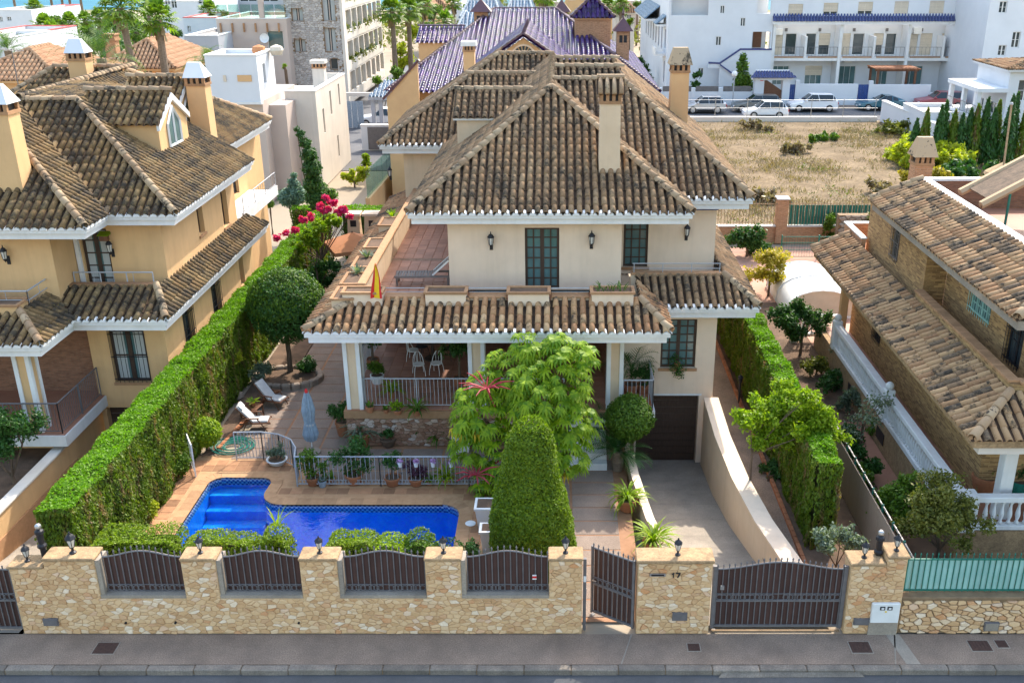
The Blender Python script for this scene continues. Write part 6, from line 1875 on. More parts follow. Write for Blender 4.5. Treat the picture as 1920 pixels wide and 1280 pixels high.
rb_ = thing('garden_balustrade', 'short white balustrade beside the covered pool behind the brick house', 'balustrade', (9.4, 17.5, 0), rz=0)
part(rb_, 'rail', MB().bbox(-.15, 1.6, -.1, .1, 1.0, 1.1, .01).bbox(-.15, 1.6, -.1, .1, 0.25, .36, .01), M['white'])
for k in range(9): inst(rb_, 'baluster', blm, Matrix.Translation((.05 + k * .18, 0, .36)))
part(rb_, 'pier', MB().bbox(-.4, -.15, -.14, .14, 0, 1.2, .02), M['white'])
struct('brick_house_yard', MB().box(8.32, 9.79, 0.5, 22, -.05, 0.0), M['soil'])
struct('yard_paving', MB().box(9.05, 9.78, 6.2, 10.5, 0.0, 0.012), M['terrace'])
struct('pool_terrace', MB().box(8.31, 18, 22.001, 30.5, -.05, 0.0).box(9.8, 18, 17.003, 22, -.05, 0.0), M['pink_pave'])
# pergola of beams on the roof terrace
pg = thing('roof_pergola', 'sloping wooden pergola with thin green poles on the brick house roof terrace', 'pergola', (14.2, 9, 6.32), world=True)
for dy in (0, 1.6):
	part(pg, 'beam', MB().tube([(12.35, 10.2 + dy, 7.2), (17, 11.2 + dy, 9.4)], .12, 6), M['ridge_right'])
part(pg, 'canopy', MB().slab([(12.6, 10.3, 7.35), (17, 11.25, 9.45), (17, 12.8, 9.45), (12.6, 11.85, 7.35)], .05), M['bark'])
for x, y, z in ((13.2, 10.3, 7.5), (14.2, 10.6, 8.0), (15.3, 10.8, 8.5), (14.0, 12.0, 7.9)):
	part(pg, 'pole', MB().tube([(x, y, 6.32), (x, y, z)], .035, 6), M['green_metal'])
# covered pool, rear fence
pc = thing('pool_enclosure', 'low arched cream plastic cover over the pool behind the brick house', 'pool cover', (11, 22, 0), world=True)
V = []; NA = 10
for y in (20.1, 22.1, 24.1):
	for k in range(NA + 1):
		a = math.pi * k / NA
		V.append((10.85 + 1.45 * -math.cos(a), y, .02 + 1.15 * math.sin(a) ** .7))
F = [(r * (NA + 1) + k, r * (NA + 1) + k + 1, (r + 1) * (NA + 1) + k + 1, (r + 1) * (NA + 1) + k) for r in (0, 1) for k in range(NA)]
part(pc, 'vault', MB().add(V, F), M['pvc'], True)
part(pc, 'end_panel', MB().add(V[:NA + 1], [tuple(range(NA + 1))]).xf(Matrix.Translation((0, -.01, 0))), M['shutter'])
rb = MB()
for y in (20.08, 22.1, 24.1): rb.tube([(v[0], y, v[2] + .02) for v in V[:NA + 1]], .035, 5)
rb.box(9.36, 12.34, 20.0, 20.1, 0, .08)
part(pc, 'ribs', rb, M['white'])
rwall = thing('rear_garden_wall', 'brown brick garden wall with rail fence along the dry lot', 'wall', (12, 31.3, 0), world=True)
part(rwall, 'brick_base', MB().box(5.3, 20, 31.2, 31.45, -.05, .85), M['brick_orange'])
part(rwall, 'coping', MB().box(5.3, 20, 31.15, 31.5, .852, .91), M['offwhite'])
part(rwall, 'pier', MB().box(11.2, 11.75, 31.05, 31.6, 0, 2.3), M['brick_orange'])
part(rwall, 'pier_cap', MB().bbox(11.15, 11.8, 31.0, 31.65, 2.302, 2.37, .01), M['white'])
rbar = MB().tube([(0, 31.3, .91), (0, 31.3, 2.25)], .014, 4); rbm = mesh_from('bar', rbar.v, rbar.f, M['capstone'])
for k in range(92):
	x = 5.4 + k * .158
	if 11.1 < x < 11.85: continue
	inst(rwall, 'bar', rbm, Matrix.Translation((x, 0, 0)))
part(rwall, 'rails', MB().box(5.3, 11.19, 31.28, 31.32, 2.0, 2.04).box(11.76, 20, 31.28, 31.32, 2.0, 2.04), M['capstone'])
for k in range(30):
	x = 11.86 + k * .27
	part(rwall, 'green_screen_panel', MB().box(x, x + .25, 31.36, 31.375, .93, 1.95), M['green_metal'])
nf = thing('green_mesh_fence', 'low green netted garden fence in front of the brown brick wall', 'fence', (12.5, 28.4, 0))
mb = MB()
for z in (.1, .45, .8, 1.1): mb.box(-1.6, 4, -.01, .01, z, z + .03)
part(nf, 'rails', mb, M['green_metal'])
mb = MB()
for k in range(44): mb.box(-1.6 + k * .13, -1.59 + k * .13, -.004, .004, .1, 1.1)
part(nf, 'mesh', mb, M['green_metal'])
for k in range(4): part(nf, 'post', MB().box(-1.6 + k * 1.8, -1.54 + k * 1.8, -.03, .03, 0, 1.2), M['green_metal'])
# reed screen fence by the right hedge
rs = thing('reed_fence', 'brown reed screen on a wire fence between the two right gardens', 'fence', (7.7, 3, 0), world=True)
for k in range(9):
	y = .6 + k * .8
	part(rs, 'reed_panel', MB().box(7.92, 7.95, y, y + .79, .05, 1.35), M['screen'])
	part(rs, 'post', MB().tube([(8.0, y, 0), (8.0, y, 1.5)], .03, 6), M['green_metal'])
part(rs, 'top_rail', MB().tube([(8.0, .6, 1.45), (8.0, 7.8, 1.45)], .025, 6), M['chrome'])
# hedges and clipped shapes
def hedge(label, x0, x1, y0, y1, h, top_m, side_m, dens=700, size=0.05, faces='xXyY', amp=0.06, z0=0.0, name='hedge', seed=0.0, vert=True, topamp=None, group=None):
	t = thing(name, label, 'hedge', ((x0 + x1) / 2, (y0 + y1) / 2, z0), world=True, group=group)
	part(t, 'core', MB().box(x0 + .10, x1 - .10, y0 + .10, y1 - .10, z0 - .05, z0 + h - .10), M['hedge_core'])  # added solid box, stops light passing through the leaves
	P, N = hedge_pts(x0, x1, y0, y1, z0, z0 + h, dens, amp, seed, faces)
	ax = np.tile(np.array([0, 0, 1.0]), (len(P), 1)) if vert else None
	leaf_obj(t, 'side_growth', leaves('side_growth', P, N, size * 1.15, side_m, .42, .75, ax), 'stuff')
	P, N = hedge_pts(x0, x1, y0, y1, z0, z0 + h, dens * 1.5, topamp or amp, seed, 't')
	leaf_obj(t, 'top_growth', leaves('top_growth', P, N, size, top_m, .45, .9), 'stuff')
	return t
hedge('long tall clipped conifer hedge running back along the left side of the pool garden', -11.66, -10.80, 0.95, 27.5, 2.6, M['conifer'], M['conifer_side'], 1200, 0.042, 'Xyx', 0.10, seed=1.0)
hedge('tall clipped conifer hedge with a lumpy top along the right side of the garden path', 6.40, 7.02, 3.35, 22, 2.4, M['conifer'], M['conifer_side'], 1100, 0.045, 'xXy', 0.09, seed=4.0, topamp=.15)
hedge('dark clipped hedge closing the far end of the left garden', -10.5, -6.3, 28.5, 29.4, 2.4, M['conifer'], M['dark_leaf'], 350, 0.07, 'yX', 0.06, seed=2.0)
hedge('low clipped hedge behind the rear end of the ochre villa', -13.6, -11.8, 31, 31.8, 1.8, M['conifer'], M['conifer_side'], 350, 0.07, 'yX', 0.08, seed=7.0)
def clump(label, px0, px1, ptop, y0, y1, m='box', n=5000, side=None):
	n *= 2
	a, b = on_y(px0, ptop, (y0 + y1) / 2), on_y(px1, ptop, (y0 + y1) / 2)
	zt = a.z - .20
	t = thing('clipped_bush', label, 'bush', ((a.x + b.x) / 2, (y0 + y1) / 2, 0), world=True, group='clipped bushes behind the stone wall')
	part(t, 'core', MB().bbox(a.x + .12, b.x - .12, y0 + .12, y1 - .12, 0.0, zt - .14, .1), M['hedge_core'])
	P, N = hedge_pts(a.x, b.x, y0, y1, 0.3, zt, n / 6, .09, a.x, 'xXyt', .25)
	# rounded shoulders
	ex = np.clip(np.maximum((a.x + .3 - P[:, 0]), (P[:, 0] - b.x + .3)) / .3, 0, 1); P[:, 2] -= ex ** 2 * .22 * (P[:, 2] > zt - .3)
	leaf_obj(t, 'foliage', leaves('foliage', P, N, .034, M[m], .5, .8), 'stuff')
	part(t, 'stem', MB().tube([((a.x + b.x) / 2, (y0 + y1) / 2, 0), ((a.x + b.x) / 2, (y0 + y1) / 2, zt * .6)], .05, 6), M['bark'])
clump('low clipped bush with a withered gap behind the leftmost fence panel', 168, 338, 985, .75, 1.55)
clump('long low clipped bush in front of the pool, behind the second fence panel', 342, 482, 992, .75, 1.45)
clump('narrow clipped bush with a sprouting tip in front of the pool', 488, 541, 982, .8, 1.4)
clump('bright clipped bush with a bare brown gap left above the third fence panel', 612, 705, 990, .75, 1.5)
clump('lime green clipped bush above the middle of the third fence panel', 700, 762, 996, .75, 1.4, 'bright_leaf')
clump('fresh green clipped bush above the right end of the third fence panel', 757, 812, 990, .75, 1.4, 'mid_leaf')
clump('dark small bush behind the fourth pillar lantern', 812, 868, 1006, .75, 1.3, 'dark_leaf', 3000)
clump('small dark round bush left of the cone topiary', 872, 896, 998, .8, 1.3, 'dark_leaf', 3000)
rosette(None, M['bright_leaf'], on_y(520, 985, 1.1), 9, .5, .02, (.9, 1.5), .5, 'sprout')
sp_ = bpy.data.objects['sprout']; sp_['label'] = 'pale sprout shooting up from the narrow bush before the pool'; sp_['category'] = 'plant'
# cone topiary
cn = thing('cone_topiary', 'very tall clipped cone topiary standing behind the street wall', 'topiary', (-0.6, 2.5, 0), world=True)
prof = []
for py, l, r in ((783, 992, 1000), (786, 980, 1010), (795, 968, 1023), (821, 952, 1037), (860, 944, 1041), (900, 937, 1048), (921, 930, 1057), (972, 921, 1071), (1020, 922, 1078), (1060, 930, 1076)):
	p = on_y((l + r) / 2, py, 2.5); prof.append(((r - l) / 2 / 1850 * depth_of(p), p.z, p.x))
prof.append((.75, 0.05, prof[-1][2]))
pz = np.array([p[1] for p in prof][::-1]); pr_ = np.array([p[0] for p in prof][::-1]); px_ = np.array([p[2] for p in prof][::-1])
n = 42000
zz = RNG.uniform(.1, pz[-1], n * 2); rr_ = np.interp(zz, pz, pr_); keep = RNG.uniform(0, 1, n * 2) < rr_ / rr_.max(); zz, rr_ = zz[keep], rr_[keep]
th = RNG.uniform(0, 2 * np.pi, len(zz)); N = np.stack([np.cos(th), np.sin(th), np.full(len(zz), .35)], 1)
P = np.stack([np.interp(zz, pz, px_) + rr_ * np.cos(th), 2.5 + rr_ * np.sin(th), zz], 1)
P += N * (wob(P, 5, 2) * .03 + RNG.normal(0, .02, len(P)))[:, None]
leaf_obj(cn, 'foliage', leaves('foliage', P, N, .036, M['cone'], .5, .75), 'stuff')
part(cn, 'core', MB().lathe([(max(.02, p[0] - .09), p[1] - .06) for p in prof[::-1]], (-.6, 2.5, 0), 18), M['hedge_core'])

# trees in the gardens
def tree_px(name, label, base, cr, n, size, m, Y=None, trunk=1.0, cat='tree', r=.07, z=0.0, shell=.5, aspect=.5, spread=.5, group=None, dz=1.0):
	"""base pixel of the trunk on the ground, crown balls as (x, y, radius) pixels at about the trunk's distance"""
	b = on_z(base[0], base[1], z)
	if Y is not None: b = on_y(base[0], base[1], Y); b.z = z
	blobs = []
	for i, (x, y, rp) in enumerate(cr):
		yy = b.y + random.uniform(-spread, spread)
		c = on_y(x, y, yy); rad = rp / 1850 * depth_of(c)
		blobs.append((c.x - b.x, c.y - b.y, c.z - b.z, rad, rad * dz))
	t = thing(name, label, cat, tuple(b), group=group)
	limbs(t, (0, 0, -.05), trunk, blobs, r)
	crown(t, M[m], blobs, n, size, shell, aspect, kind=None, lumpy=9 if shell > .3 and cat not in ('cypress', 'conifer') else 0)
	return t
t = tree_px('round_tree', 'dense dark round clipped tree beside the left hedge and the villa', (545, 702), [(537, 572, 70)], 16000, .05, 'dark_leaf', trunk=1.6, r=.09, shell=.25, spread=0, cat='tree')
P, d = blob_pts([(0, 0, 0, 1)], 12000, .10); P = P * (1 + .05 * wob(d, 4, 1) + .04 * wob(d, 9, 2))[:, None]; top = d[:, 2] > -.1
c_ = on_y(537, 572, t.location.y); rad = 70 / 1850 * depth_of(c_)
leaf_obj(t, 'crown_top', leaves('crown_top', (P[top] * rad * 1.02 + np.array(c_ - t.location)), d[top], .05, M['mid_leaf'], .4, .7, np.tile([0, 0, 1.0], (top.sum(), 1))))
part(t, 'crown_core', MB().sphere(tuple(c_ - t.location), rad * .72, 12, 8), M['hedge_core'])
tree_px('pollard_tree', 'leafy ball-headed tree on a stem left of the garage door', (1183, 868), [(1180, 783, 44)], 9000, .045, 'mid_leaf', trunk=1.0, r=.06, shell=.3, spread=0)
tree_px('light_green_tree', 'spreading light green tree over the path at the front end of the right hedge', (1405, 905), [(1430, 785, 40), (1470, 768, 42), (1510, 770, 40), (1550, 785, 38), (1475, 810, 40), (1400, 785, 28), (1565, 815, 28), (1430, 815, 30), (1520, 812, 36), (1490, 790, 45), (1470, 745, 30), (1512, 748, 28), (1435, 760, 26)], 30000, .055, 'bright_leaf', trunk=1.6, r=.035, Y=5.5, shell=.8)
tree_px('citrus_tree', 'glossy dark citrus tree with open stems beside the white balustrade', (1500, 665), [(1475, 600, 32), (1510, 585, 33), (1540, 605, 26), (1490, 620, 25)], 5000, .07, 'dark_leaf', trunk=.8, r=.05)
tree_px('citrus_tree', 'dark green citrus tree close behind the upper right corner of the main villa', (1400, 480), [(1385, 450, 27), (1410, 440, 28), (1425, 465, 22)], 3500, .09, 'dark_leaf', trunk=.6, r=.06)
tree_px('autumn_tree', 'small yellowing tree beside the arched pool cover', (1440, 555), [(1440, 490, 32), (1420, 515, 26), (1465, 480, 24), (1450, 520, 22)], 3600, .075, 'ochre_leaf', trunk=.9, r=.05, shell=.8)
tree_px('olive_tree', 'large olive brown tree in front of the white balustrade on the right', (1758, 1045), [(1740, 945, 52), (1790, 950, 48), (1760, 905, 38), (1810, 985, 42), (1710, 975, 38), (1765, 985, 45)], 12000, .045, 'olive_leaf', trunk=1.0, r=.06, Y=1.9)
tree_px('green_shrub', 'fresh green shrub left of the olive brown tree', (1690, 1000), [(1680, 930, 32), (1715, 915, 28), (1655, 955, 28), (1690, 960, 30)], 5500, .05, 'mid_leaf', trunk=.5, r=.04, Y=3.6)
tree_px('bare_tree', 'thin half bare grey tree in the side yard of the brick house', (1610, 860), [(1630, 770, 40), (1600, 800, 30), (1655, 760, 28)], 700, .05, 'grey_leaf', trunk=1.1, r=.045, shell=.9)
tree_px('flowering_shrub', 'loose rose bush with a few red flowers at the foot of the right hedge', (1570, 1040), [(1570, 1000, 35), (1545, 1010, 28), (1600, 1015, 28)], 2600, .045, 'grey_leaf', trunk=.3, r=.03, Y=2.2, shell=.9)
tree_px('yard_shrub', 'dark shrub under the balustrade wall of the brick house', (1620, 880), [(1610, 850, 24), (1630, 870, 22)], 1800, .06, 'dark_leaf', trunk=.3, r=.03)
tree_px('yard_shrub', 'green shrub beside the reed screen in the right yard', (1620, 920), [(1615, 890, 25), (1600, 905, 20)], 1800, .06, 'mid_leaf', trunk=.3, r=.03)
tree_px('path_shrub', 'dark trailing shrub along the path below the light green tree', (1440, 900), [(1445, 870, 20), (1460, 895, 20)], 1600, .05, 'dark_leaf', trunk=.2, r=.03)
tree_px('ivy_shrub', 'grey leaved climber on the ochre yard wall below the citrus tree', (1590, 700), [(1585, 660, 28), (1600, 690, 22)], 1500, .05, 'grey_leaf', trunk=.4, r=.03, shell=.9)
tree_px('garden_tree', 'dark leafy tree before the brown wall at the back of the right garden', (1520, 450), [(1520, 420, 22), (1545, 430, 20)], 2200, .09, 'dark_leaf', trunk=.7, r=.05)
tree_px('garden_tree', 'upright fresh green tree before the green screen at the back of the right garden', (1555, 455), [(1553, 415, 16), (1555, 440, 17)], 2000, .08, 'mid_leaf', trunk=.5, r=.05)
tree_px('garden_tree', 'olive coloured tree between the ruined wall and the brick house roof', (1620, 470), [(1620, 420, 28), (1640, 435, 24), (1600, 440, 20)], 2600, .08, 'olive_leaf', trunk=.6, r=.05)
tree_px('round_shrub', 'bright round shrub beside the little pool gate', (388, 845), [(386, 810, 28)], 4200, .04, 'bright_leaf', trunk=.3, r=.04, shell=.3, spread=0, cat='shrub')
tree_px('round_shrub', 'leafy shrub left of the pool gate at the foot of the hedge', (335, 895), [(338, 868, 24)], 2600, .045, 'mid_leaf', trunk=.2, r=.04, spread=0, cat='shrub')
tree_px('round_shrub', 'small yellow green shrub at the left edge of the pool deck', (280, 975), [(280, 952, 20)], 1800, .04, 'lime_leaf', trunk=.15, r=.03, spread=0, cat='shrub')
tree_px('climber', 'yellowing rose climbing the left hedge above the loungers', (432, 735), [(432, 690, 22), (415, 705, 18), (440, 670, 18)], 1000, .05, 'lime_leaf', trunk=.5, r=.02, shell=.95, cat='climber')
tree_px('bed_shrub', 'grey round shrub under the dark round tree', (490, 720), [(490, 700, 22)], 1800, .05, 'grey_leaf', trunk=.15, r=.03, spread=0, cat='shrub')
tree_px('bed_shrub', 'dark round shrub at the right of the round stone bed', (572, 705), [(570, 685, 20)], 1800, .05, 'dark_leaf', trunk=.15, r=.03, spread=0, cat='shrub')
tree_px('bed_shrub', 'dark leafy shrub in shade between the hedge and the terrace roof', (600, 560), [(600, 520, 26), (620, 500, 26)], 2200, .08, 'dark_leaf', trunk=.3, r=.03, cat='shrub')
tree_px('bed_shrub', 'small dark shrub at the left of the dark round tree', (450, 640), [(460, 610, 22)], 1000, .06, 'dark_leaf', trunk=.2, r=.03, cat='shrub')
tree_px('bougainvillea', 'magenta bougainvillea spilling over the far end of the left hedge', (600, 470), [(600, 388, 9), (625, 380, 9), (612, 395, 9), (585, 405, 8), (570, 412, 7), (645, 392, 8), (655, 405, 6), (555, 430, 7), (535, 438, 6), (520, 446, 5), (610, 372, 6), (633, 398, 8)], 3000, .075, 'magenta', trunk=1.6, r=.05, shell=.9, cat='bougainvillea', Y=23)
tree_px('hedge_top_growth', 'yellow green shoots along the far left hedge top under the bougainvillea', (590, 470), [(600, 425, 16), (575, 445, 15), (620, 412, 15), (555, 465, 14), (590, 455, 14), (535, 490, 12), (635, 415, 10)], 4500, .08, 'bright_leaf', trunk=1.6, r=.04, cat='shrub', Y=22)
tree_px('neighbour_bush', 'dark green bush on the left villa garden cut by the picture edge', (20, 880), [(20, 805, 55), (-30, 830, 50), (45, 790, 32)], 7000, .055, 'dark_leaf', trunk=.5, r=.06, Y=6.2)
tree_px('leaning_cypress', 'dark slender cypress bending to the left beside the white modern house', (590, 395), [(588, 345, 18), (585, 315, 17), (580, 290, 14), (572, 268, 10), (563, 252, 7), (556, 243, 4), (592, 372, 19)], 5200, .08, 'dark_leaf', trunk=1.2, r=.08, Y=30, spread=.1, cat='cypress')
tree_px('blue_conifer', 'blue green bushy conifer left of the leaning cypress', (548, 395), [(540, 370, 18), (556, 365, 18), (550, 345, 10), (551, 330, 5)], 3000, .09, 'bluegreen_leaf', trunk=.6, r=.06, Y=32, spread=.2, cat='conifer')
tree_px('young_cypress', 'little pointed cypress at the rear of the ochre villa', (506, 390), [(506, 382, 7), (506, 370, 5), (506, 360, 3)], 900, .06, 'mid_leaf', trunk=.3, r=.04, Y=33, spread=0, cat='cypress')
tree_px('green_conifer', 'bright green bushy conifer right of the leaning cypress', (603, 380), [(602, 355, 14), (606, 370, 16), (620, 365, 12)], 1800, .09, 'mid_leaf', trunk=.4, r=.05, Y=34, cat='conifer')
tree_px('yellow_shrub', 'yellow flowering shrub at the foot of the white modern house', (665, 350), [(655, 335, 13), (670, 328, 14), (683, 322, 9)], 1600, .1, 'lime_leaf', trunk=.3, r=.05, cat='shrub')
tree_px('thin_shrub', 'slim bright green shrub above the glass screen', (686, 310), [(686, 295, 6), (688, 305, 8)], 700, .1, 'bright_leaf', trunk=.3, r=.04, cat='shrub')

# schefflera with drooping whorls
sch = thing('schefflera', 'large umbrella tree with drooping bright leaf whorls and red flower spikes before the porch', 'tree', tuple(on_z(968, 902)), world=True)
sb = sch.location
SB = []
for x, y, rp, yy in ((1060, 695, 58, 6.6), (1095, 665, 30, 6.4), (965, 705, 60, 6.7), (1015, 735, 70, 6.4), (900, 775, 60, 6.4), (1070, 785, 52, 6.3), (880, 835, 36, 6.2), (1068, 850, 40, 6.0), (945, 850, 55, 6.3), (985, 650, 32, 6.9), (1040, 650, 28, 6.8), (915, 720, 35, 6.6), (905, 915, 28, 5.9)):
	c = on_y(x, y, yy); SB.append((c.x, c.y, c.z, rp / 1850 * depth_of(c)))
mb = MB()
P, d = blob_pts(SB, 1100, .45)
kept = []
for i_ in range(len(P)):                          # whorls keep their distance so that each reads as one umbrella
	if all((P[i_][0] - P[j_][0]) ** 2 + (P[i_][1] - P[j_][1]) ** 2 + (P[i_][2] - P[j_][2]) ** 2 > .040 for j_ in kept): kept.append(i_)
P, d = P[kept], d[kept]
fork = Vector((sb.x, sb.y, 1.0))
for p, dd in zip(P, d):
	c = Vector(p); up = (Vector(dd) * .55 + Vector((0, -.15, .9))).normalized()
	side = up.orthogonal().normalized(); fw = up.cross(side)
	nl = random.randint(10, 13); L = random.uniform(.20, .38); ph = random.random()
	for k in range(nl):
		a = 2 * math.pi * (k + ph) / nl
		o = side * math.cos(a) + fw * math.sin(a); t_ = o.cross(up)
		w = L * .115; q = c
		p1 = q + (o * .75 + up * random.uniform(-.05, .2)) * L * .55; p2 = p1 + (o * .6 - Vector((0, 0, .6))) * L * random.uniform(.5, .75)
		mb.add([q - t_ * w * .25, q + t_ * w * .25, p1 + t_ * w, p1 - t_ * w, p2], [(0, 1, 2, 3), (3, 2, 4)])
part(sch, 'leaf_whorls', mb, M['schefflera'])
st = MB()
for b in SB:
	c = Vector(b[:3]); st.tube([fork, fork.lerp(c, .5) + Vector((0, 0, -.1)), c], [.07, .05, .025], 5)
st.tube([(sb.x, sb.y, 0), tuple(fork)], [.10, .08], 7); st.tube([(sb.x + .25, sb.y - .1, 0), tuple(fork)], [.08, .06], 7)
part(sch, 'trunk', st, M['bark'])
for px, py, yy, r in ((912, 728, 5.9, .82), (893, 890, 5.55, .72)):
	c = on_y(px, py, yy); mb = MB()
	mb.tube([fork, c], [.03, .02], 5)
	for k in range(13):
		a = 2 * math.pi * k / 13 + random.uniform(-.1, .1); e = random.uniform(.1, .5)
		dr = Vector((math.cos(a) * math.cos(e), math.sin(a) * math.cos(e), math.sin(e))); L = r * random.uniform(.75, 1.1)
		mb.tube([c, c + dr * L * .6 + Vector((0, 0, .04)), c + dr * L - Vector((0, 0, .05))], [.013, .024, .010], 5)
	part(sch, 'flower_spikes', mb, M['sch_flower'])
mb = MB()
for px, py in ((857, 812), (868, 808), (893, 812), (1067, 878), (1060, 890), (850, 805)):
	c = on_y(px, py, 5.9)
	for k in range(7):
		a = 2 * math.pi * k / 7; o = Vector((math.cos(a), math.sin(a), 0)); t_ = Vector((-o.y, o.x, 0)) * .04
		p1 = c + o * .1; p2 = p1 + o * .05 - Vector((0, 0, .24))
		mb.add([c - t_ * .3, c + t_ * .3, p1 + t_, p1 - t_, p2], [(0, 1, 2, 3), (3, 2, 4)])
part(sch, 'yellow_leaves', mb, M['yellow_leaf'])
def tub(label, px, py, w, h, Y=None):
	p = on_z(px, py); t = thing('white_planter', label, 'planter', tuple(p))
	a, b = w / 2, w / 2 * .72
	mb = MB().add([(-b, -b, 0), (b, -b, 0), (b, b, 0), (-b, b, 0), (-a, -a, h), (a, -a, h), (a, a, h), (-a, a, h)], [(3, 2, 1, 0), (0, 1, 5, 4), (1, 2, 6, 5), (2, 3, 7, 6), (3, 0, 4, 7), (4, 5, 6, 7)])
	part(t, 'tub', mb, M['pvc']); part(t, 'rim', MB().box(-a - .03, a + .03, -a - .03, a + .03, h + .002, h + .06), M['pvc'])
	part(t, 'soil', MB().box(-a + .04, a - .04, -a + .04, a - .04, h + .062, h + .07), M['soil'])
tub('tall white square planter under the umbrella tree at the right end of the pool', 912, 985, .52, .62)
tub('white square planter by the porch plinth with yellow leaves above it', 868, 842, .55, .5)
tub('white planter edge glimpsed between the cone topiary and the pool', 917, 1030, .4, .6)

# potted plants
def potted(label, px, py, r, h, kind, L=.5, m='mid_leaf', n=None, potm='terracotta', z=0.0, group='potted plants in the pool garden', stem=0.0):
	p = on_z(px, py, z)
	t = thing('potted_plant', label, 'potted plant', tuple(p), group=group)
	part(t, 'pot', MB().lathe(pot_prof(r, h), (0, 0, 0), 16), M[potm])
	part(t, 'soil', MB().lathe([(r * .84, h * .9), (.01, h * .92)], (0, 0, 0), 12), M['soil'])
	if kind == 'bush':
		bl = [(0, 0, h + stem + L * .55, L * .6), (L * .3, -.05, h + stem + L * .5, L * .42), (-L * .3, .05, h + stem + L * .45, L * .42)]
		limbs(t, (0, 0, h * .85), stem + L * .25, bl, .02 + .02 * (stem > 0), name='stem')
		crown(t, M[m], bl, n or 900, .05, .75, .45, .8, 'foliage', lumpy=6)
	elif kind == 'strap':
		rosette(t, M[m], (0, 0, h * .9), n or 34, L, .024, (.35, 1.45), 1.3)
	elif kind == 'frond':
		fronds(t, M[m], (0, 0, h * .9 + stem), n or 16, L, (.15, 1.25), 1.1, L * .28, .012, seg=8)
	elif kind == 'agave':
		rosette(t, M[m], (0, 0, h * .9), n or 22, L, .045, (.2, 1.4), .3)
	elif kind == 'flower':
		crown(t, M['mid_leaf'], [(0, 0, h + L * .3, L * .5)], 350, .04, .9, .5, .8, 'foliage')
		crown(t, M[m], [(0, 0, h + L * .5, L * .5)], n or 160, .04, .5, .8, .8, 'flowers')
	return t
potted('big terracotta pot with dense dark foliage left of the porch column', 646, 815, .26, .50, 'bush', .75, 'dark_leaf', 1500)
potted('wide terracotta urn with spiky grey green foliage below the porch column', 677, 835, .31, .46, 'strap', .85, 'grey_leaf', 46)
potted('low dark planter with small bush in front of the porch plinth', 729, 835, .25, .26, 'bush', .42, 'dark_leaf', 600, 'soil')
potted('cobalt blue glazed pot standing before the porch plinth', 787, 828, .20, .46, 'agave', .42, 'dark_leaf', 12, 'blue_pot')
potted('small terracotta pot with arching fern right of the blue pot', 822, 832, .15, .24, 'strap', .60, 'mid_leaf', 30)
potted('leafy pot behind the left end of the straight pool fence', 588, 908, .20, .26, 'bush', .75, 'mid_leaf', 1100)
potted('spreading leafy bush in a terracotta pot behind the pool fence below the parasol', 665, 905, .26, .30, 'bush', 1.0, 'dark_leaf', 1900)
potted('reddish pot with a slim plant behind the middle of the pool fence', 737, 908, .24, .26, 'bush', .55, 'dark_leaf', 600, stem=.25)
potted('purple leaved plant in a pot behind the pool fence', 781, 908, .22, .22, 'bush', .6, 'purple_leaf', 600)
potted('low fern in a pot behind the right part of the pool fence', 838, 906, .20, .20, 'strap', .6, 'bright_leaf', 40)
potted('tiny green pot beside the low fern behind the pool fence', 806, 908, .12, .15, 'strap', .3, 'mid_leaf', 20)
potted('small blue grey box with cactus behind the pool fence', 605, 912, .12, .2, 'agave', .2, 'grey_leaf', 8, 'cloth_blue')
potted('small red pot behind the pool fence near the cactus box', 622, 906, .14, .2, 'agave', .22, 'mid_leaf', 8)
potted('white tub with grey plants inside the curved part of the pool fence', 520, 868, .30, .16, 'bush', .45, 'grey_leaf', 500, 'pvc')
potted('large terracotta pot of agapanthus on the upper part of the driveway kerb wall', 1176, 955, .27, .36, 'strap', .78, 'bright_leaf', 60)
potted('large terracotta pot of agapanthus at the lower end of the driveway kerb wall', 1224, 1035, .27, .36, 'strap', .82, 'bright_leaf', 60)
potted('small clump of yellow green leaves in a pot beside the house number pillar', 1243, 1040, .12, .15, 'strap', .34, 'lime_leaf', 16)
potted('small terracotta pot of succulents on the porch plinth edge beside the column', 694, 772, .13, .2, 'agave', .2, 'mid_leaf', 9, z=1.2)
potted('tiny terracotta pot on the porch plinth edge under the railing', 724, 774, .09, .13, 'agave', .16, 'mid_leaf', 8, z=1.2)
potted('little leafy pot on the porch plinth edge below the chairs', 746, 776, .13, .14, 'bush', .3, 'bright_leaf', 300, z=1.2)
potted('drooping fern on the porch plinth edge above the blue pot', 782, 778, .14, .18, 'strap', .55, 'mid_leaf', 34, z=1.2)
potted('white bowl with leafy plant just inside the porch left railing', 708, 718, .22, .30, 'bush', .5, 'mid_leaf', 700, 'pvc', z=1.2)
potted('tall leafy plant in the left rear corner of the porch', 700, 690, .22, .35, 'bush', 1.0, 'dark_leaf', 1500, z=1.2, stem=.4)
potted('bright fern in a pot behind the left porch railing', 736, 745, .14, .24, 'strap', .55, 'bright_leaf', 40, z=1.2)
potted('dark leaved standard plant beside the middle porch column', 862, 722, .2, .3, 'bush', .8, 'dark_leaf', 1000, z=1.2, stem=.6)
potted('big leaved dark plant at the right end of the porch behind the white column', 1183, 735, .24, .3, 'frond', 1.1, 'dark_leaf', 16, z=1.2, stem=.5)
potted('bushy dark plant beside the right porch railing', 1205, 735, .2, .3, 'bush', .6, 'dark_leaf', 900, z=1.2)
potted('terracotta barrel pot on the brick house porch left of the white column', 1843, 925, .34, .55, 'bush', .3, 'olive_leaf', 200, z=.94, group='pots on the brick house porch')
potted('dark pot on the brick house porch right of the white column', 1905, 930, .28, .5, 'bush', .4, 'dark_leaf', 400, 'hose', z=.94, group='pots on the brick house porch')
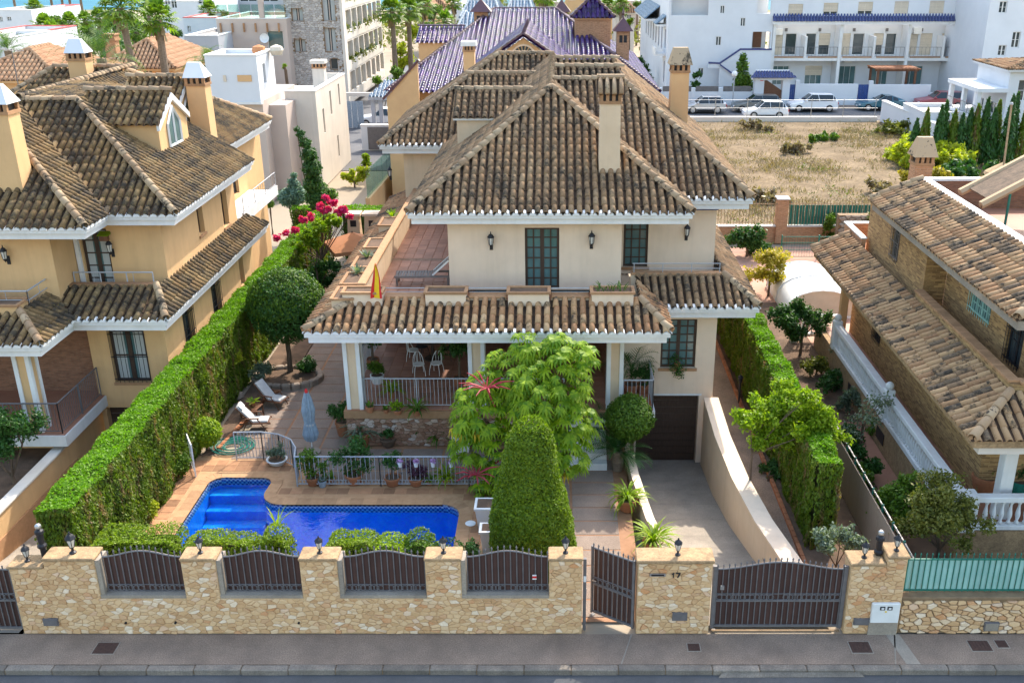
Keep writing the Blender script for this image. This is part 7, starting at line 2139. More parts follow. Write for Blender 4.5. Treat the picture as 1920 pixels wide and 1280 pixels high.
cy = thing('cycad', 'dark cycad with stiff arching fronds left of the garage door', 'cycad', tuple(on_z(1158, 880)))
part(cy, 'trunk', MB().lathe([(.16, 0), (.18, .3), (.14, .6)], (0, 0, 0), 10), M['palm_bark'])
fronds(cy, M['dark_leaf'], (0, 0, .6), 34, 1.05, (-.1, 1.1), .7, .24, .012)
cy2 = thing('cycad', 'second cycad half hidden behind the ball-headed tree near the porch steps', 'cycad', tuple(on_z(1130, 845)))
part(cy2, 'trunk', MB().lathe([(.15, 0), (.16, .4), (.12, .8)], (0, 0, 0), 10), M['palm_bark'])
fronds(cy2, M['dark_leaf'], (0, 0, .8), 26, .95, (-.1, 1.1), .7, .22, .012)
for (a, b), n_, m_ in (((-6.28, -5.04), 0, None), ((0.95, 2.26), 26, 'mid_leaf')):
	if n_:
		t = thing('planter_herbs', 'thin green herbs growing in the right terrace planter', 'plant', ((a + b) / 2, 9.3, 4.885))
		mb = MB()
		for k in range(n_):
			V, F = strap((random.uniform(-.5, .5), random.uniform(-.18, .18), 0), random.uniform(0, 6.28), random.uniform(.15, .4), .02, 1.2, .7)
			mb.add(V, F)
		part(t, 'leaves', mb, M[m_])
for px, py, m_, lb in ((1655, 815, 'mid_leaf', 'leafy shrub in the side yard below the bare grey tree'), (1560, 735, 'dark_leaf', 'dark shrub under the citrus tree by the white balustrade'), (1530, 700, 'olive_leaf', 'olive shrub between the right hedge and the citrus tree'), (1600, 765, 'grey_leaf', 'grey shrub along the yard wall of the brick house'), (1590, 830, 'dark_leaf', 'dark shrub beside the right hedge near the light green tree')):
	tree_px('yard_shrub', lb, (px, py), [(px, py - 22, 22), (px - 14, py - 12, 16), (px + 14, py - 14, 16)], 1800, .06, m_, trunk=.2, r=.03)
for px, py, lb in ((668, 512, 'second'), (683, 482, 'third'), (719, 405, 'farthest')):
	p = on_z(px, py, 4.73); p.x = -6.25
	t = thing('planter_succulent', 'succulent in the %s brick planter along the left terrace edge' % lb, 'plant', tuple(p))
	rosette(t, M['grey_leaf' if lb != 'farthest' else 'bright_leaf'], (0, 0, 0), 18, .3, .04, (.3, 1.4), .3)
wb = thing('window_plant', 'trailing plant hanging from the sill of the lower right window of the villa', 'plant', tuple(on_y(1270, 690, 10.5)))
crown(wb, M['dark_leaf'], [(0, -.02, .1, .3), (.05, -.05, -.15, .2), (-.12, -.02, .35, .18)], 500, .04, .95, .4, name='foliage')
part(wb, 'pot', MB().lathe(pot_prof(.1, .14), (0, .06, .02), 10), M['terracotta'])

# garden furniture
def lounger(label, p, rz, towel=None):
	t = thing('deck_chair', label, 'deck chair', p, rz, 'teak deck chairs by the left hedge'); t.scale = (.86, .86, .82)
	for y in (-.29, .25): part(t, 'side_rail', MB().box(-.02, 1.05, y, y + .04, .30, .35), M['teak'])
	for k in range(8): part(t, 'slat', MB().box(.40 + k * .08, .46 + k * .08, -.25, .25, .325, .345), M['teak'])
	bk = Matrix.Translation((.42, 0, .34)) @ Matrix.Rotation(R(-128), 4, 'Y')
	for y in (-.28, .24): part(t, 'back_rail', MB().box(0, .85, y, y + .04, -.02, .02).xf(bk), M['teak'])
	part(t, 'back_cushion', MB().bbox(.02, .84, -.235, .235, -.07, .015, .02).xf(bk), M['cloth'])
	part(t, 'seat_cushion', MB().bbox(.42, .98, -.235, .235, .348, .41, .02), M['cloth'])
	for y in (-.31, .31):
		part(t, 'armrest', MB().box(.05, .7, y - .03, y + .03, .54, .565), M['teak'])
		part(t, 'leg', MB().tube([(.05, y, 0), (.35, y, .55)], .022, 5), M['teak'])
		part(t, 'leg', MB().tube([(.95, y, 0), (.62, y, .55)], .022, 5), M['teak'])
	if towel: part(t, 'head_cushion', MB().bbox(.62, .84, -.2, .2, -.12, -.072, .02).xf(bk), towel)
	return t
lounger('teak deck chair with grey white cushions nearer the dark round tree', tuple(on_z(492, 757)), R(-18))
lounger('teak deck chair in the sun with a rolled head cushion, nearer the pool', tuple(on_z(455, 803)), R(5), M['white'])
sd = thing('side_table', 'low dark teak table between the two deck chairs', 'side table', tuple(on_z(474, 782)), R(-10))
for k in range(6): part(sd, 'slat', MB().box(-.3 + k * .1, -.21 + k * .1, -.25, .25, .38, .40), M['teak'])
for x in (-.27, .27):
	for y in (-.22, .22): part(sd, 'leg', MB().box(x - .02, x + .02, y - .02, y + .02, 0, .379), M['teak'])
pp_ = on_z(485, 760, .4)
vt = thing('table_plant', 'bright green plant in a small pot on the low teak table', 'potted plant', tuple(sd.location + Vector((0.05, .05, .40))))
part(vt, 'pot', MB().lathe(pot_prof(.07, .11), (0, 0, 0), 10), M['terracotta']); rosette(vt, M['bright_leaf'], (0, 0, .1), 14, .26, .035, (.5, 1.4), .6)
ps = thing('closed_parasol', 'folded grey blue parasol with a red tip on the patio', 'parasol', tuple(on_z(586, 848)))
part(ps, 'base', MB().lathe([(.25, 0), (.25, .05), (.06, .08), (.04, .2)], (0, 0, 0), 14), M['concrete'])
part(ps, 'pole', MB().tube([(0, 0, .1), (0, 0, 2.05)], .022, 8), M['pvc'])
V = []; n = 20
for z, r in ((.42, .15), (.6, .19), (.9, .14), (1.0, .12), (1.4, .16), (1.75, .11), (1.98, .05)):
	for k in range(n):
		a = 2 * math.pi * k / n; q = r * (1 + (.28 if k % 2 else -.12))
		V.append((q * math.cos(a), q * math.sin(a), z + (.03 if k % 2 else 0)))
F = [(i * n + k, i * n + (k + 1) % n, (i + 1) * n + (k + 1) % n, (i + 1) * n + k) for i in range(6) for k in range(n)]
part(ps, 'canopy', MB().add(V, F), M['cloth_blue'])
part(ps, 'strap', MB().lathe([(.145, .93), (.15, .96), (.145, .99)], (0, 0, 0), 14), M['cloth'])
part(ps, 'tip', MB().lathe([(.045, 1.98), (.05, 2.05), (.02, 2.12), (.001, 2.13)], (0, 0, 0), 10), M['red'])
pa = thing('open_parasol', 'open orange square parasol between the left hedge and the terrace', 'parasol', tuple(on_z(662, 485)))
c_ = on_y(660, 440, pa.location.y) - pa.location
h_ = c_.z
V = [(-1.5, -1.5, h_ - .15), (1.5, -1.5, h_ - .15), (1.5, 1.5, h_ - .15), (-1.5, 1.5, h_ - .15), (0, 0, h_ + .5)]
h_ = 2.15; pa.location = (-8.9, 23.5, 0); pa.rotation_euler = (0, 0, R(25))
V = [(-1.05, -1.05, h_), (1.05, -1.05, h_), (1.05, 1.05, h_), (-1.05, 1.05, h_), (0, 0, h_ + .55)]
part(pa, 'canopy', MB().add(V, [(0, 1, 4), (1, 2, 4), (2, 3, 4), (3, 0, 4)]), M['orange_cloth'])
part(pa, 'valance', MB().add([(x, y, z) for z in (h_, h_ - .16) for x, y in ((-1.05, -1.05), (1.05, -1.05), (1.05, 1.05), (-1.05, 1.05))], [(0, 4, 5, 1), (1, 5, 6, 2), (2, 6, 7, 3), (3, 7, 4, 0)]), M['orange_cloth'])
part(pa, 'pole', MB().tube([(0, 0, 0), (0, 0, h_ + .6)], .03, 8), M['dark_wood'])
ho = thing('hose_coil', 'coiled green garden hose lying by the curved pool fence', 'garden hose', tuple(on_z(437, 838)))
mb = MB()
for k in range(9):
	r = .22 + .045 * k + random.uniform(-.01, .01)
	mb.tube([(r * 1.15 * math.cos(a), r * math.sin(a), .018 + .02 * (k % 3) + random.uniform(0, .01)) for a in [2 * math.pi * q / 26 for q in range(27)]], .016, 5, False)
part(ho, 'coil', mb, M['hose'])
pf_ = thing('pool_fence', 'grey rail fence curving round the pool deck towards the umbrella tree', 'fence', (-6, 7, 0), world=True)
cv = [(-9.55, 8.0, 0), (-8.75, 8.02, 0), (-8.2, 7.88, 0), (-7.75, 7.55, 0), (-7.48, 7.05, 0), (-7.38, 6.48, 0)]
railing(pf_, cv, .92, M['rail_grey'], .10, .010, 1.0, name='curved_rail')
railing(pf_, [(-7.36, 6.45, 0), (-5.0, 6.45, 0), (-2.5, 6.45, 0), (-1.9, 6.45, 0)], .95, M['rail_grey'], .125, .010, 2.4, name='straight_rail')
part(pf_, 'ring_band', scrolls(MB(), -7.3, -1.95, .16, .06, 6.44), M['rail_grey'])
pgt = thing('pool_gate', 'narrow pale metal pool gate standing open by the hedge', 'gate', tuple(on_z(367, 893)), R(118))
railing(pgt, [(0, 0, .02), (.95, 0, .02)], .98, M['pvc'], .11, .011, .95, name='gate_leaf')
part(pgt, 'stile', MB().box(-.03, .0, -.02, .02, 0, 1.05).box(.95, .98, -.02, .02, .02, 1.02), M['pvc'])
for k, (px, lb) in enumerate(((750, 'leftmost'), (780, 'second from left'), (812, 'third from left'), (846, 'rightmost'))):
	p = on_y(px, 868, 6.38)
	t = thing('hanging_flower_pot', 'pale pot of violet flowers hung on the pool fence, %s of four' % lb, 'hanging pot', (p.x, 6.36, .68), group='flower pots hung on the pool fence')
	part(t, 'pot', MB().lathe([(.05, 0), (.07, .14), (.06, .14)], (0, 0, 0), 10), M['pvc'])
	part(t, 'hook', MB().tube([(0, .0, .14), (0, .07, .28), (0, .09, .24)], .006, 4), M['pvc'])
	crown(t, M['violet'], [(0, 0, .18, .08)], 70, .03, .9, .7, name='flowers')
rk = MB(); rk.sphere((0, 0, .12), .22, 9, 6); rk.v = [(x * 1.3 + random.uniform(-.03, .03), y + random.uniform(-.03, .03), z * .9 + random.uniform(-.02, .02)) for x, y, z in rk.v]
solo('boulder', rk.xf(Matrix.Translation(on_z(443, 748))), M['rock'], 'rounded tan boulder in the flower bed by the left hedge', 'rock', loc=on_z(443, 748))
rg = thing('round_stone_bed', 'low round dark stone ring around the foot of the dark round tree', 'planting bed', tuple(on_z(540, 712)))
for k in range(22):
	a = 2 * math.pi * k / 22
	part(rg, 'stone', MB().bbox(-.15, .15, -.1, .1, 0, .22, .03).xf(Matrix.Translation((1.15 * math.cos(a), .85 * math.sin(a), 0)) @ Matrix.Rotation(a + math.pi / 2, 4, 'Z')), M['rock'])
part(rg, 'soil', MB().lathe([(.98, .1), (.01, .15)], (0, 0, 0), 20), M['soil'])
for px, py, w, lb in ((663, 400, .5, 'slim pale chimney-like barbecue flue behind the orange parasol'), (701, 400, .8, 'wider flared barbecue flue beside the terrace edge')):
	p = on_y(px, py, 26.5)
	t = thing('barbecue_flue', lb, 'barbecue flue', (p.x, 26.5, 0))
	a, b = w * .75, w * .5
	part(t, 'shaft', MB().add([(-a, -.35, 0), (a, -.35, 0), (a, .35, 0), (-a, .35, 0), (-b, -.25, 2.7), (b, -.25, 2.7), (b, .25, 2.7), (-b, .25, 2.7)], [(4, 5, 6, 7), (0, 1, 5, 4), (1, 2, 6, 5), (2, 3, 7, 6), (3, 0, 4, 7)]), M['cream'])
	part(t, 'cap', MB().box(-b - .1, b + .1, -.35, .35, 2.702, 2.82), M['cream_light'])
	part(t, 'opening', MB().box(-b * .55, b * .55, -.275, -.262, 2.2, 2.5), M['black_iron'])
gs = thing('glass_screen', 'tall frosted glass screen on the low wall behind the left garden', 'glass screen', (-10.4, 42, 0), world=True)
a, b = on_z(697, 352, 1.6), on_z(755, 292, 1.6)
a = Vector((-10.6, 35.5, 0)); b = Vector((-10.2, 48.5, 0))
part(gs, 'low_wall', MB().prism([(a.x, a.y), (a.x + .25, a.y), (b.x + .25, b.y), (b.x, b.y)], 0, 1.3), M['peach'])
for k in range(9):
	p, q = a.lerp(b, (k + .03) / 9), a.lerp(b, (k + .97) / 9)
	part(gs, 'glass_pane', MB().prism([(p.x + .1, p.y), (p.x + .13, p.y), (q.x + .13, q.y), (q.x + .1, q.y)], 1.3, 2.75), M['pane'])
lp = thing('path_lamp', 'short dark bollard lamp on the path beside the right hedge', 'garden lamp', tuple(on_z(1385, 755)))
part(lp, 'post', MB().tube([(0, 0, 0), (0, 0, .75)], .035, 8), M['black_iron']); part(lp, 'head', MB().lathe([(.05, .75), (.09, .92), (.1, .94), (.02, 1.02)], (0, 0, 0), 8), M['black_iron'])
# helpers for the town behind
def block(label, px0, px1, ptop, Y, dep, m, wins=(), side=None, swins=(), roof=None, roofm=None, name='house', cat='house', z0=0.0, fm=None, gm=None, group=None, par_h=0.25, nuv=(2, 2), over=.4, rise=1.6, shut=0):
	"""a house whose front stands at distance Y between two picture columns; wins are (pixel x0, x1, y0, y1) on that front; side '+x'/'-x' wall gets swins in metres (u0,u1,v0,v1)"""
	a, b = on_y(px0, ptop, Y), on_y(px1, ptop, Y)
	x0, x1, zt = a.x, b.x, a.z
	t = thing(name, label, cat, ((x0 + x1) / 2, Y + dep / 2, z0), world=True, group=group)
	f = Face((0, Y, 0), '-y'); hs = []
	for w in wins:
		p, q = on_y(w[0], w[3], Y), on_y(w[1], w[2], Y)
		hs.append((p.x, q.x, p.z, q.z))
	mb = MB(); wall(mb, f, x0, x1, z0, zt, .25, hs)
	fl, fr_ = Face((x0, 0, 0), '-x'), Face((x1, 0, 0), '+x')
	wall(mb, fl, -(Y + dep), -(Y + .252), z0, zt, .25, [(-w[1], -w[0], w[2], w[3]) for w in swins] if side == '-x' else [])
	wall(mb, fr_, Y + .252, Y + dep, z0, zt, .25, list(swins) if side == '+x' else [])
	mb.box(x0 + .252, x1 - .252, Y + dep - .25, Y + dep, z0, zt)
	part(t, 'walls', mb, m)
	for h in hs:
		window(t, f, *h, fm=fm or M['white'], gm=gm, nu=nuv[0], nv=nuv[1], rec=.15, fr=.06, shut=shut)
	for w in swins:
		if side == '-x': window(t, fl, -w[1], -w[0], w[2], w[3], fm=fm or M['white'], gm=gm, nu=nuv[0], nv=nuv[1], rec=.15, fr=.06)
		if side == '+x': window(t, fr_, w[0], w[1], w[2], w[3], fm=fm or M['white'], gm=gm, nu=nuv[0], nv=nuv[1], rec=.15, fr=.06)
	if roof is None:
		part(t, 'flat_roof', MB().box(x0 + .253, x1 - .253, Y + .253, Y + dep - .253, zt - par_h - .2, zt - par_h), M['offwhite'])
		cp = MB().box(x0 - .03, x1 + .03, Y - .03, Y + .28, zt + .002, zt + .07).box(x0 - .03, x0 + .28, Y + .283, Y + dep - .283, zt + .002, zt + .07).box(x1 - .28, x1 + .03, Y + .283, Y + dep - .283, zt + .002, zt + .07).box(x0 - .03, x1 + .03, Y + dep - .28, Y + dep + .03, zt + .002, zt + .07)
		part(t, 'parapet_coping', cp, M['white'] if roofm is None else roofm)
	else:
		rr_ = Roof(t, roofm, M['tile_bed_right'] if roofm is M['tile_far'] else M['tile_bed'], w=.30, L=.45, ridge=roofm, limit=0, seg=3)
		X0, X1, Y0, Y1 = x0 - over, x1 + over, Y - over, Y + dep + over
		h = min(X1 - X0, Y1 - Y0) / 2
		if X1 - X0 >= Y1 - Y0: r0, r1 = (X0 + h, (Y0 + Y1) / 2, zt + rise), (X1 - h, (Y0 + Y1) / 2, zt + rise)
		else: r0, r1 = ((X0 + X1) / 2, Y0 + h, zt + rise), ((X0 + X1) / 2, Y1 - h, zt + rise)
		if X1 - X0 >= Y1 - Y0:
			rr_.plane([(X0, Y0, zt), (X1, Y0, zt), r1, r0]); rr_.plane([(X1, Y0, zt), (X1, Y1, zt), r1]); rr_.plane([(X0, Y1, zt), (X0, Y0, zt), r0])
		else:
			rr_.plane([(X0, Y0, zt), (X1, Y0, zt), r0]); rr_.plane([(X1, Y0, zt), (X1, Y1, zt), r1, r0]); rr_.plane([(X0, Y1, zt), (X0, Y0, zt), r0, r1])
		rr_.ridge((X0, Y0, zt), r0).ridge((X1, Y0, zt), r0 if X1 - X0 < Y1 - Y0 else r1).ridge(r0, r1)
		rr_.done(False)
		part(t, 'eave_board', MB().box(X0 + .04, X1 - .04, Y0 + .04, Y1 - .04, zt - .16, zt - .01), m)
	return t, x0, x1, zt

# glazed purple villa
PV = thing('purple_roof_villa', 'villa with glossy purple tiled roofs and a brick tower behind the main house', 'house', (-2, 45, 0), world=True)
pr2 = Roof(PV, M['tile_purple'], M['tile_purple'], w=.32, L=.42, ridge=M['ridge_purple'], limit=300)
EZ = 6.4
e0, e1 = on_z(1236, 183, EZ), None
ya = 40.0
XL, XR = -9.6, 5.9
r0, r1 = (-4.55, 56.5, 10.0), (-0.1, 56.5, 10.0)
pr2.plane([(-9.9, ya, EZ), (XR, ya, EZ), r1, r0])
pr2.plane([(XR, ya, EZ), (XR, 62, EZ), r1])
pr2.ridge((-9.9, ya, EZ), r0, .15).ridge((XR, ya, EZ), r1, .15).ridge(r0, r1, .15)
g0 = (-1.9, 39.2, 9.6)                             # front gable
pr2.plane([(-1.9 + 3.4, 44.5, 7.3), (-1.9 + 3.4, 39.2, 7.3), (-1.9, 39.2, 9.6), (-1.9, 50, 9.6)])
pr2.plane([(-1.9 - 3.4, 39.2, 7.3), (-1.9 - 3.4, 44.5, 7.3), (-1.9, 50, 9.6), (-1.9, 39.2, 9.6)])
pr2.ridge((-1.9, 39.1, 9.63), (-1.9, 50, 9.63)).ridge((-5.35, 39.15, 7.3), (-1.9, 39.15, 9.63)).ridge((1.55, 39.15, 7.3), (-1.9, 39.15, 9.63))
pr2.plane([(-9.7, 52, 8.1), (-6.5, 52, 8.1), (-6.5, 54.5, 8.95), (-9.7, 54.5, 8.95)]).ridge((-9.8, 54.5, 8.95), (-6.5, 54.5, 8.95))
tw0, tw1 = on_y(1072, 34, 50), on_y(1152, 34, 50)
tx0, tx1, tz = tw0.x, tw1.x, tw0.z
pr2.plane([(tx0, 50, tz), (tx1, 50, tz), ((tx0 + tx1) / 2, 51.3, tz + 1.25)]); pr2.plane([(tx1, 50, tz), (tx1, 52.6, tz), ((tx0 + tx1) / 2, 51.3, tz + 1.25)]); pr2.plane([(tx0, 52.6, tz), (tx0, 50, tz), ((tx0 + tx1) / 2, 51.3, tz + 1.25)])
pr2.ridge((tx0, 50, tz), ((tx0 + tx1) / 2, 51.3, tz + 1.25)).ridge((tx1, 50, tz), ((tx0 + tx1) / 2, 51.3, tz + 1.25))
pr2.done(True)
part(PV, 'tower', MB().box(tx0 + .22, tx1 - .22, 50.2, 52.4, 6, tz - .12), M['brick_orange'])
part(PV, 'tower_cornice', MB().box(tx0 + .12, tx1 - .12, 50.1, 52.5, tz - .118, tz - .012), M['peach'])
gb = MB(); gb.prism([(-1.9 - 3.2, 39.5), (-1.9, 39.5), (-1.9, 39.75), (-1.9 - 3.2, 39.75)], 5.5, [7.3, 9.45, 9.45, 7.3]); gb.prism([(-1.9 + .002, 39.5), (-1.9 + 3.2, 39.5), (-1.9 + 3.2, 39.75), (-1.9 + .002, 39.75)], 5.5, [9.45, 7.3, 7.3, 9.45])
gw = part(PV, 'gable_wall', gb, M['peach'])
fan = MB(); n = 9
for k in range(n):
	a0, a1 = math.pi * k / n + .06, math.pi * (k + 1) / n - .06
	fan.add([(-1.9, 39.46, 8.4), (-1.9 + .62 * math.cos(a0), 39.46, 8.4 + .62 * math.sin(a0)), (-1.9 + .62 * math.cos(a1), 39.46, 8.4 + .62 * math.sin(a1))], [(0, 1, 2)])
fw_ = part(PV, 'fan_window', MB().lathe([(.72, 0), (.72, .03), (.63, .03)], (0, 0, 0), 20, False).xf(Matrix.Translation((-1.9, 39.49, 8.4)) @ Matrix.Rotation(math.pi / 2, 4, 'X')), M['cream_light'])
part(fw_, 'pane', fan, M['glass'])
lwv = MB(); x = on_y(735, 165, 41).x
lwv.box(-9.6, 5.3, 41.0, 61, 0, 6.38)
lwv.prism([(-9.75, 39.5), (-7.9, 39.5), (-7.9, 39.75), (-9.75, 39.75)], 0, [6.2, 8.1, 8.1, 6.2])
part(PV, 'walls', lwv, M['peach'])
part(PV, 'gable_coping', MB().slab([(-10.0, 39.4, 6.15), (-7.85, 39.4, 8.3), (-7.85, 39.9, 8.3), (-10.0, 39.9, 6.15)], .12), M['ridge_purple'])
part(PV, 'rear_wing', MB().box(-9.5, -7.2, 52.2, 57, 0, 8.08), M['peach'])
pc_ = part(PV, 'porch_arch', MB().box(x + .1, x + 1.9, 40.0, 40.9, 0, 5.2).box(x, x + 2.0, 39.9, 40.9, 5.202, 5.5), M['peach'])
for px, py, Y, w in ((902, 22, 55, .95), (1053, 22, 58, .85), (1168, 58, 48, .8)):
	p = on_y(px, py, Y)
	c = part(PV, 'chimney', MB().box(p.x - w / 2, p.x + w / 2, Y - w / 2, Y + w / 2, 7, p.z), M['brick_orange'])
	part(c, 'vent_slots', MB().box(p.x - w * .3, p.x - w * .05, Y - w / 2 - .02, Y - w / 2 - .002, p.z - .7, p.z - .25).box(p.x + w * .05, p.x + w * .3, Y - w / 2 - .02, Y - w / 2 - .002, p.z - .7, p.z - .25), M['black_iron'])
	part(c, 'cap', MB().add([(p.x - w * .8, Y - w * .8, p.z + .002), (p.x + w * .8, Y - w * .8, p.z + .002), (p.x + w * .8, Y + w * .8, p.z + .002), (p.x - w * .8, Y + w * .8, p.z + .002), (p.x, Y, p.z + .85)], [(3, 2, 1, 0), (0, 1, 4), (1, 2, 4), (2, 3, 4), (3, 0, 4)]), M['ridge_purple'])
	part(c, 'finial', MB().lathe([(.08, .8), (.04, .95), (.1, 1.05), (.01, 1.4)], (p.x, Y, p.z), 8), M['ridge_purple'])
p = on_y(870, 100, 33)
chimney(PV, p.x, 36, 6, on_y(870, 97, 36).z, .62, .6, M['peach'], 'flat', M['white'])

# white modern house, left
WM = thing('white_modern_house', 'flat roofed white and beige modern house behind the ochre villa', 'house', (-18, 46, 0), world=True)
Yf = 43.5
xr = on_y(602, 300, Yf).x
xm = on_y(536, 200, Yf).x
zr = on_y(590, 172, Yf).z
f = Face((0, Yf, 0), '-y'); fx = Face((xr, 0, 0), '+x')
mb = MB(); mb.box(xm, xr - .253, Yf, Yf + .25, 0, zr)
wall(mb, fx, Yf, 52.5, 0, zr, .25, [(45.0, 45.45, 3.2, 4.7), (47.3, 47.75, 4.0, 5.5), (50.0, 50.45, 4.2, 5.6), (48.6, 49.0, 1.0, 2.4)])
mb.box(xm, xr - .253, 52.25, 52.5, 0, zr)
part(WM, 'walls', mb, M['offwhite'])
for w in ((45.0, 45.45, 3.2, 4.7), (47.3, 47.75, 4.0, 5.5), (50.0, 50.45, 4.2, 5.6), (48.6, 49.0, 1.0, 2.4)):
	window(WM, fx, *w, fm=M['beige'], nu=1, nv=1, rec=.2)
part(WM, 'parapet_coping', MB().box(xm, xr + .03, Yf - .04, Yf + .3, zr + .002, zr + .06).box(xr - .3, xr + .03, Yf + .303, 52.5, zr + .002, zr + .06), M['white'])
part(WM, 'roof_deck', MB().box(xm - 3, xr - .26, Yf + .26, 52.2, zr - .9, zr - .75), M['white'])
part(WM, 'rear_parapet', MB().box(xm, xr - .3, 52.0, 52.24, zr - .7, zr + .1), M['offwhite'])
Y2 = 40.0
xa, xb = on_y(397, 190, Y2).x, on_y(492, 190, Y2).x
zb, zt = on_y(440, 190, Y2).z, on_y(440, 104, Y2).z
part(WM, 'front_wing', MB().box(xa - 3, xb, Y2 - .02, Yf + 4, 0, zb).box(xb + .002, xm + .6, 41.2, Yf - .01, 0, zb - .4), M['beige'])
bx = MB(); fb, fr2 = Face((0, Y2 - .3, 0), '-y'), Face((xb, 0, 0), '+x')
wall(bx, fb, xa, xb, zb + .002, zt, .25); wall(bx, fr2, Y2 - .05, Y2 + 3.2, zb + .002, zt, .25, [(Y2 + .75, Y2 + 1.25, zb + .9, zb + 2.0)])
bx.box(xa, xb - .253, Y2 + 2.95, Y2 + 3.2, zb + .002, zt); bx.box(xa, xa + .25, Y2 - .047, Y2 + 2.947, zb + .002, zt)
up = part(WM, 'stair_tower', bx, M['white_wall'])
part(up, 'tower_roof', MB().box(xa + .26, xb - .26, Y2 - .04, Y2 + 2.9, zt - .4, zt - .25), M['white'])
part(up, 'parapet_coping', MB().box(xa - .04, xb + .04, Y2 - .34, Y2 - .02, zt + .002, zt + .07).box(xb - .27, xb + .04, Y2 - .017, Y2 + 3.2, zt + .002, zt + .07).box(xa - .04, xa + .27, Y2 - .017, Y2 + 3.2, zt + .002, zt + .07).box(xa + .273, xb - .273, Y2 + 2.93, Y2 + 3.2, zt + .002, zt + .07), M['white'])
window(WM, fr2, Y2 + .75, Y2 + 1.25, zb + .9, zb + 2.0, nu=1, nv=1, rec=.2)
vx = on_y(455, 145, Y2).x
part(WM, 'vent_niche', MB().box(vx - .2, vx + .6, Y2 - .36, Y2 - .302, zb + 1.15, zb + 1.5), M['peach'])
part(WM, 'wall_light', MB().box(vx - 1.0, vx - .85, Y2 - .38, Y2 - .302, zb + 1.15, zb + 1.5), M['shutter'])
part(WM, 'ledge', MB().box(xa - 3, xb + .05, Y2 - .36, Y2 - .022, zb - .14, zb), M['white'])
chimney(WM, on_y(600, 150, 48).x, 48, zr - .8, on_y(600, 128, 48).z, .8, .7, M['offwhite'], 'flat', M['offwhite'])
for px, m_, lb in ((486, 'orange_cloth', 'round orange lamp-like dome on the stair tower roof of the white modern house'), (519, 'shutter', 'pale dome on the stair tower roof of the white modern house')):
	p = on_y(px, 92, Y2 + 2.5)
	t = thing('roof_vent', lb, 'roof vent', (p.x, Y2 + 2.4, zt - .25)); part(t, 'dome', MB().lathe([(.3, 0), (.42, .3), (.35, .5), (.05, .62)], (0, 0, 0), 12), M[m_]); part(t, 'collar', MB().lathe([(.33, 0), (.33, .05), (.3, .05)], (0, 0, 0), 12), M['chrome'])

# beige apartment block with balconies, stone tower
AB = thing('balcony_apartment_block', 'cream apartment block with long planted balconies and a grey stone clad end', 'apartment block', (-22, 85, 0), world=True)
xc = -19.4; ys, ye = 76.0, 96.0; FLH = 2.75; top = 13.2
mb = MB(); fx = Face((xc - 1.5, 0, 0), '+x')
hs = []
for fl in range(4):
	for k in range(7):
		y0 = ys + 1.0 + k * 2.75
		hs.append((y0, y0 + 1.4, .7 + fl * FLH + .15, .7 + fl * FLH + 2.15))
wall(mb, fx, ys + .3, ye, 0, top, .3, hs)
part(AB, 'walls', mb, M['offwhite'])
for h in hs: window(AB, fx, *h, fm=M['beige'], gm=M['glass'], nu=2, nv=1, rec=.1, fr=.06)
for fl in range(5):
	z = .7 + fl * FLH
	part(AB, 'balcony', MB().box(xc - 1.49, xc, ys + .3, ye, z - .18, z), M['offwhite'])
	part(AB, 'balcony_parapet', MB().box(xc - .15, xc + .05, ys + .3, ye, z + .002, z + .85 if fl < 4 else z + 1.6), M['offwhite'])
	if fl < 4:
		for k in range(8):
			y = ys + .5 + k * 2.75
			part(AB, 'pier', MB().box(xc - .3, xc + .07, y - .14, y + .14, z + .852, z + FLH - .182), M['offwhite'])
			if fl > 0 and k < 7:
				part(AB, 'glass_rail', MB().box(xc - .06, xc - .04, y + .2, y + 2.5, z + .86, z + 1.15), M['pane'])
	if 0 < fl < 4:
		bl_ = [(xc - .1, ys + 1.2 + k * 1.3, z + .95, .45) for k in range(14) if random.random() < .7]
		crown(AB, M['olive_leaf'], bl_, 900, .13, .9, name='balcony_plants')
ST = Face((0, 75.5, 0), '-y')
sx0, sx1 = on_y(537, 60, 75.5).x, on_y(640, 60, 75.5).x
sh_ = []
for (a, b, c, d) in ((548, 567, 16, 40), (553, 572, 74, 98), (606, 625, -20, 40), (610, 628, 53, 97), (620, 632, 110, 131)):
	p, q = on_y(a, d, 75.5), on_y(b, c, 75.5); sh_.append((p.x, q.x, p.z, q.z))
mb = MB(); wall(mb, ST, sx0, sx1, 0, top, .4, sh_)
mb.box(sx0, sx0 + .4, 75.9, 84, 0, top)
sw = part(AB, 'stone_end_wall', mb, M['mortar_dark'])
rub = []
us = sorted({sx0, sx1, *[h[0] for h in sh_], *[h[1] for h in sh_]})
for i in range(len(us) - 1):
	cuts = sorted([(h[2], h[3]) for h in sh_ if h[0] <= us[i] + 1e-6 and h[1] >= us[i + 1] - 1e-6]); v = 0.0
	for c0, c1 in cuts:
		if c0 > v: rub.append((us[i], us[i + 1], v, c0))
		v = c1
	if v < top: rub.append((us[i], us[i + 1], v, top))
rubble(sw, ST, rub, .30, .18, .03, .008, 0, M['stone_clad'], 4)
for h in sh_: window(AB, ST, *h, fm=M['beige'], nu=1 if h[1] - h[0] < .9 else 2, nv=1, rec=.3, curtain=h[1] - h[0] > .9)
xp0, xp1 = sx1, on_y(661, 100, 75.5).x
part(AB, 'corner_pier', MB().box(sx1 + .002, xc + .08, 75.4, 76.3, 0, top), M['offwhite'])
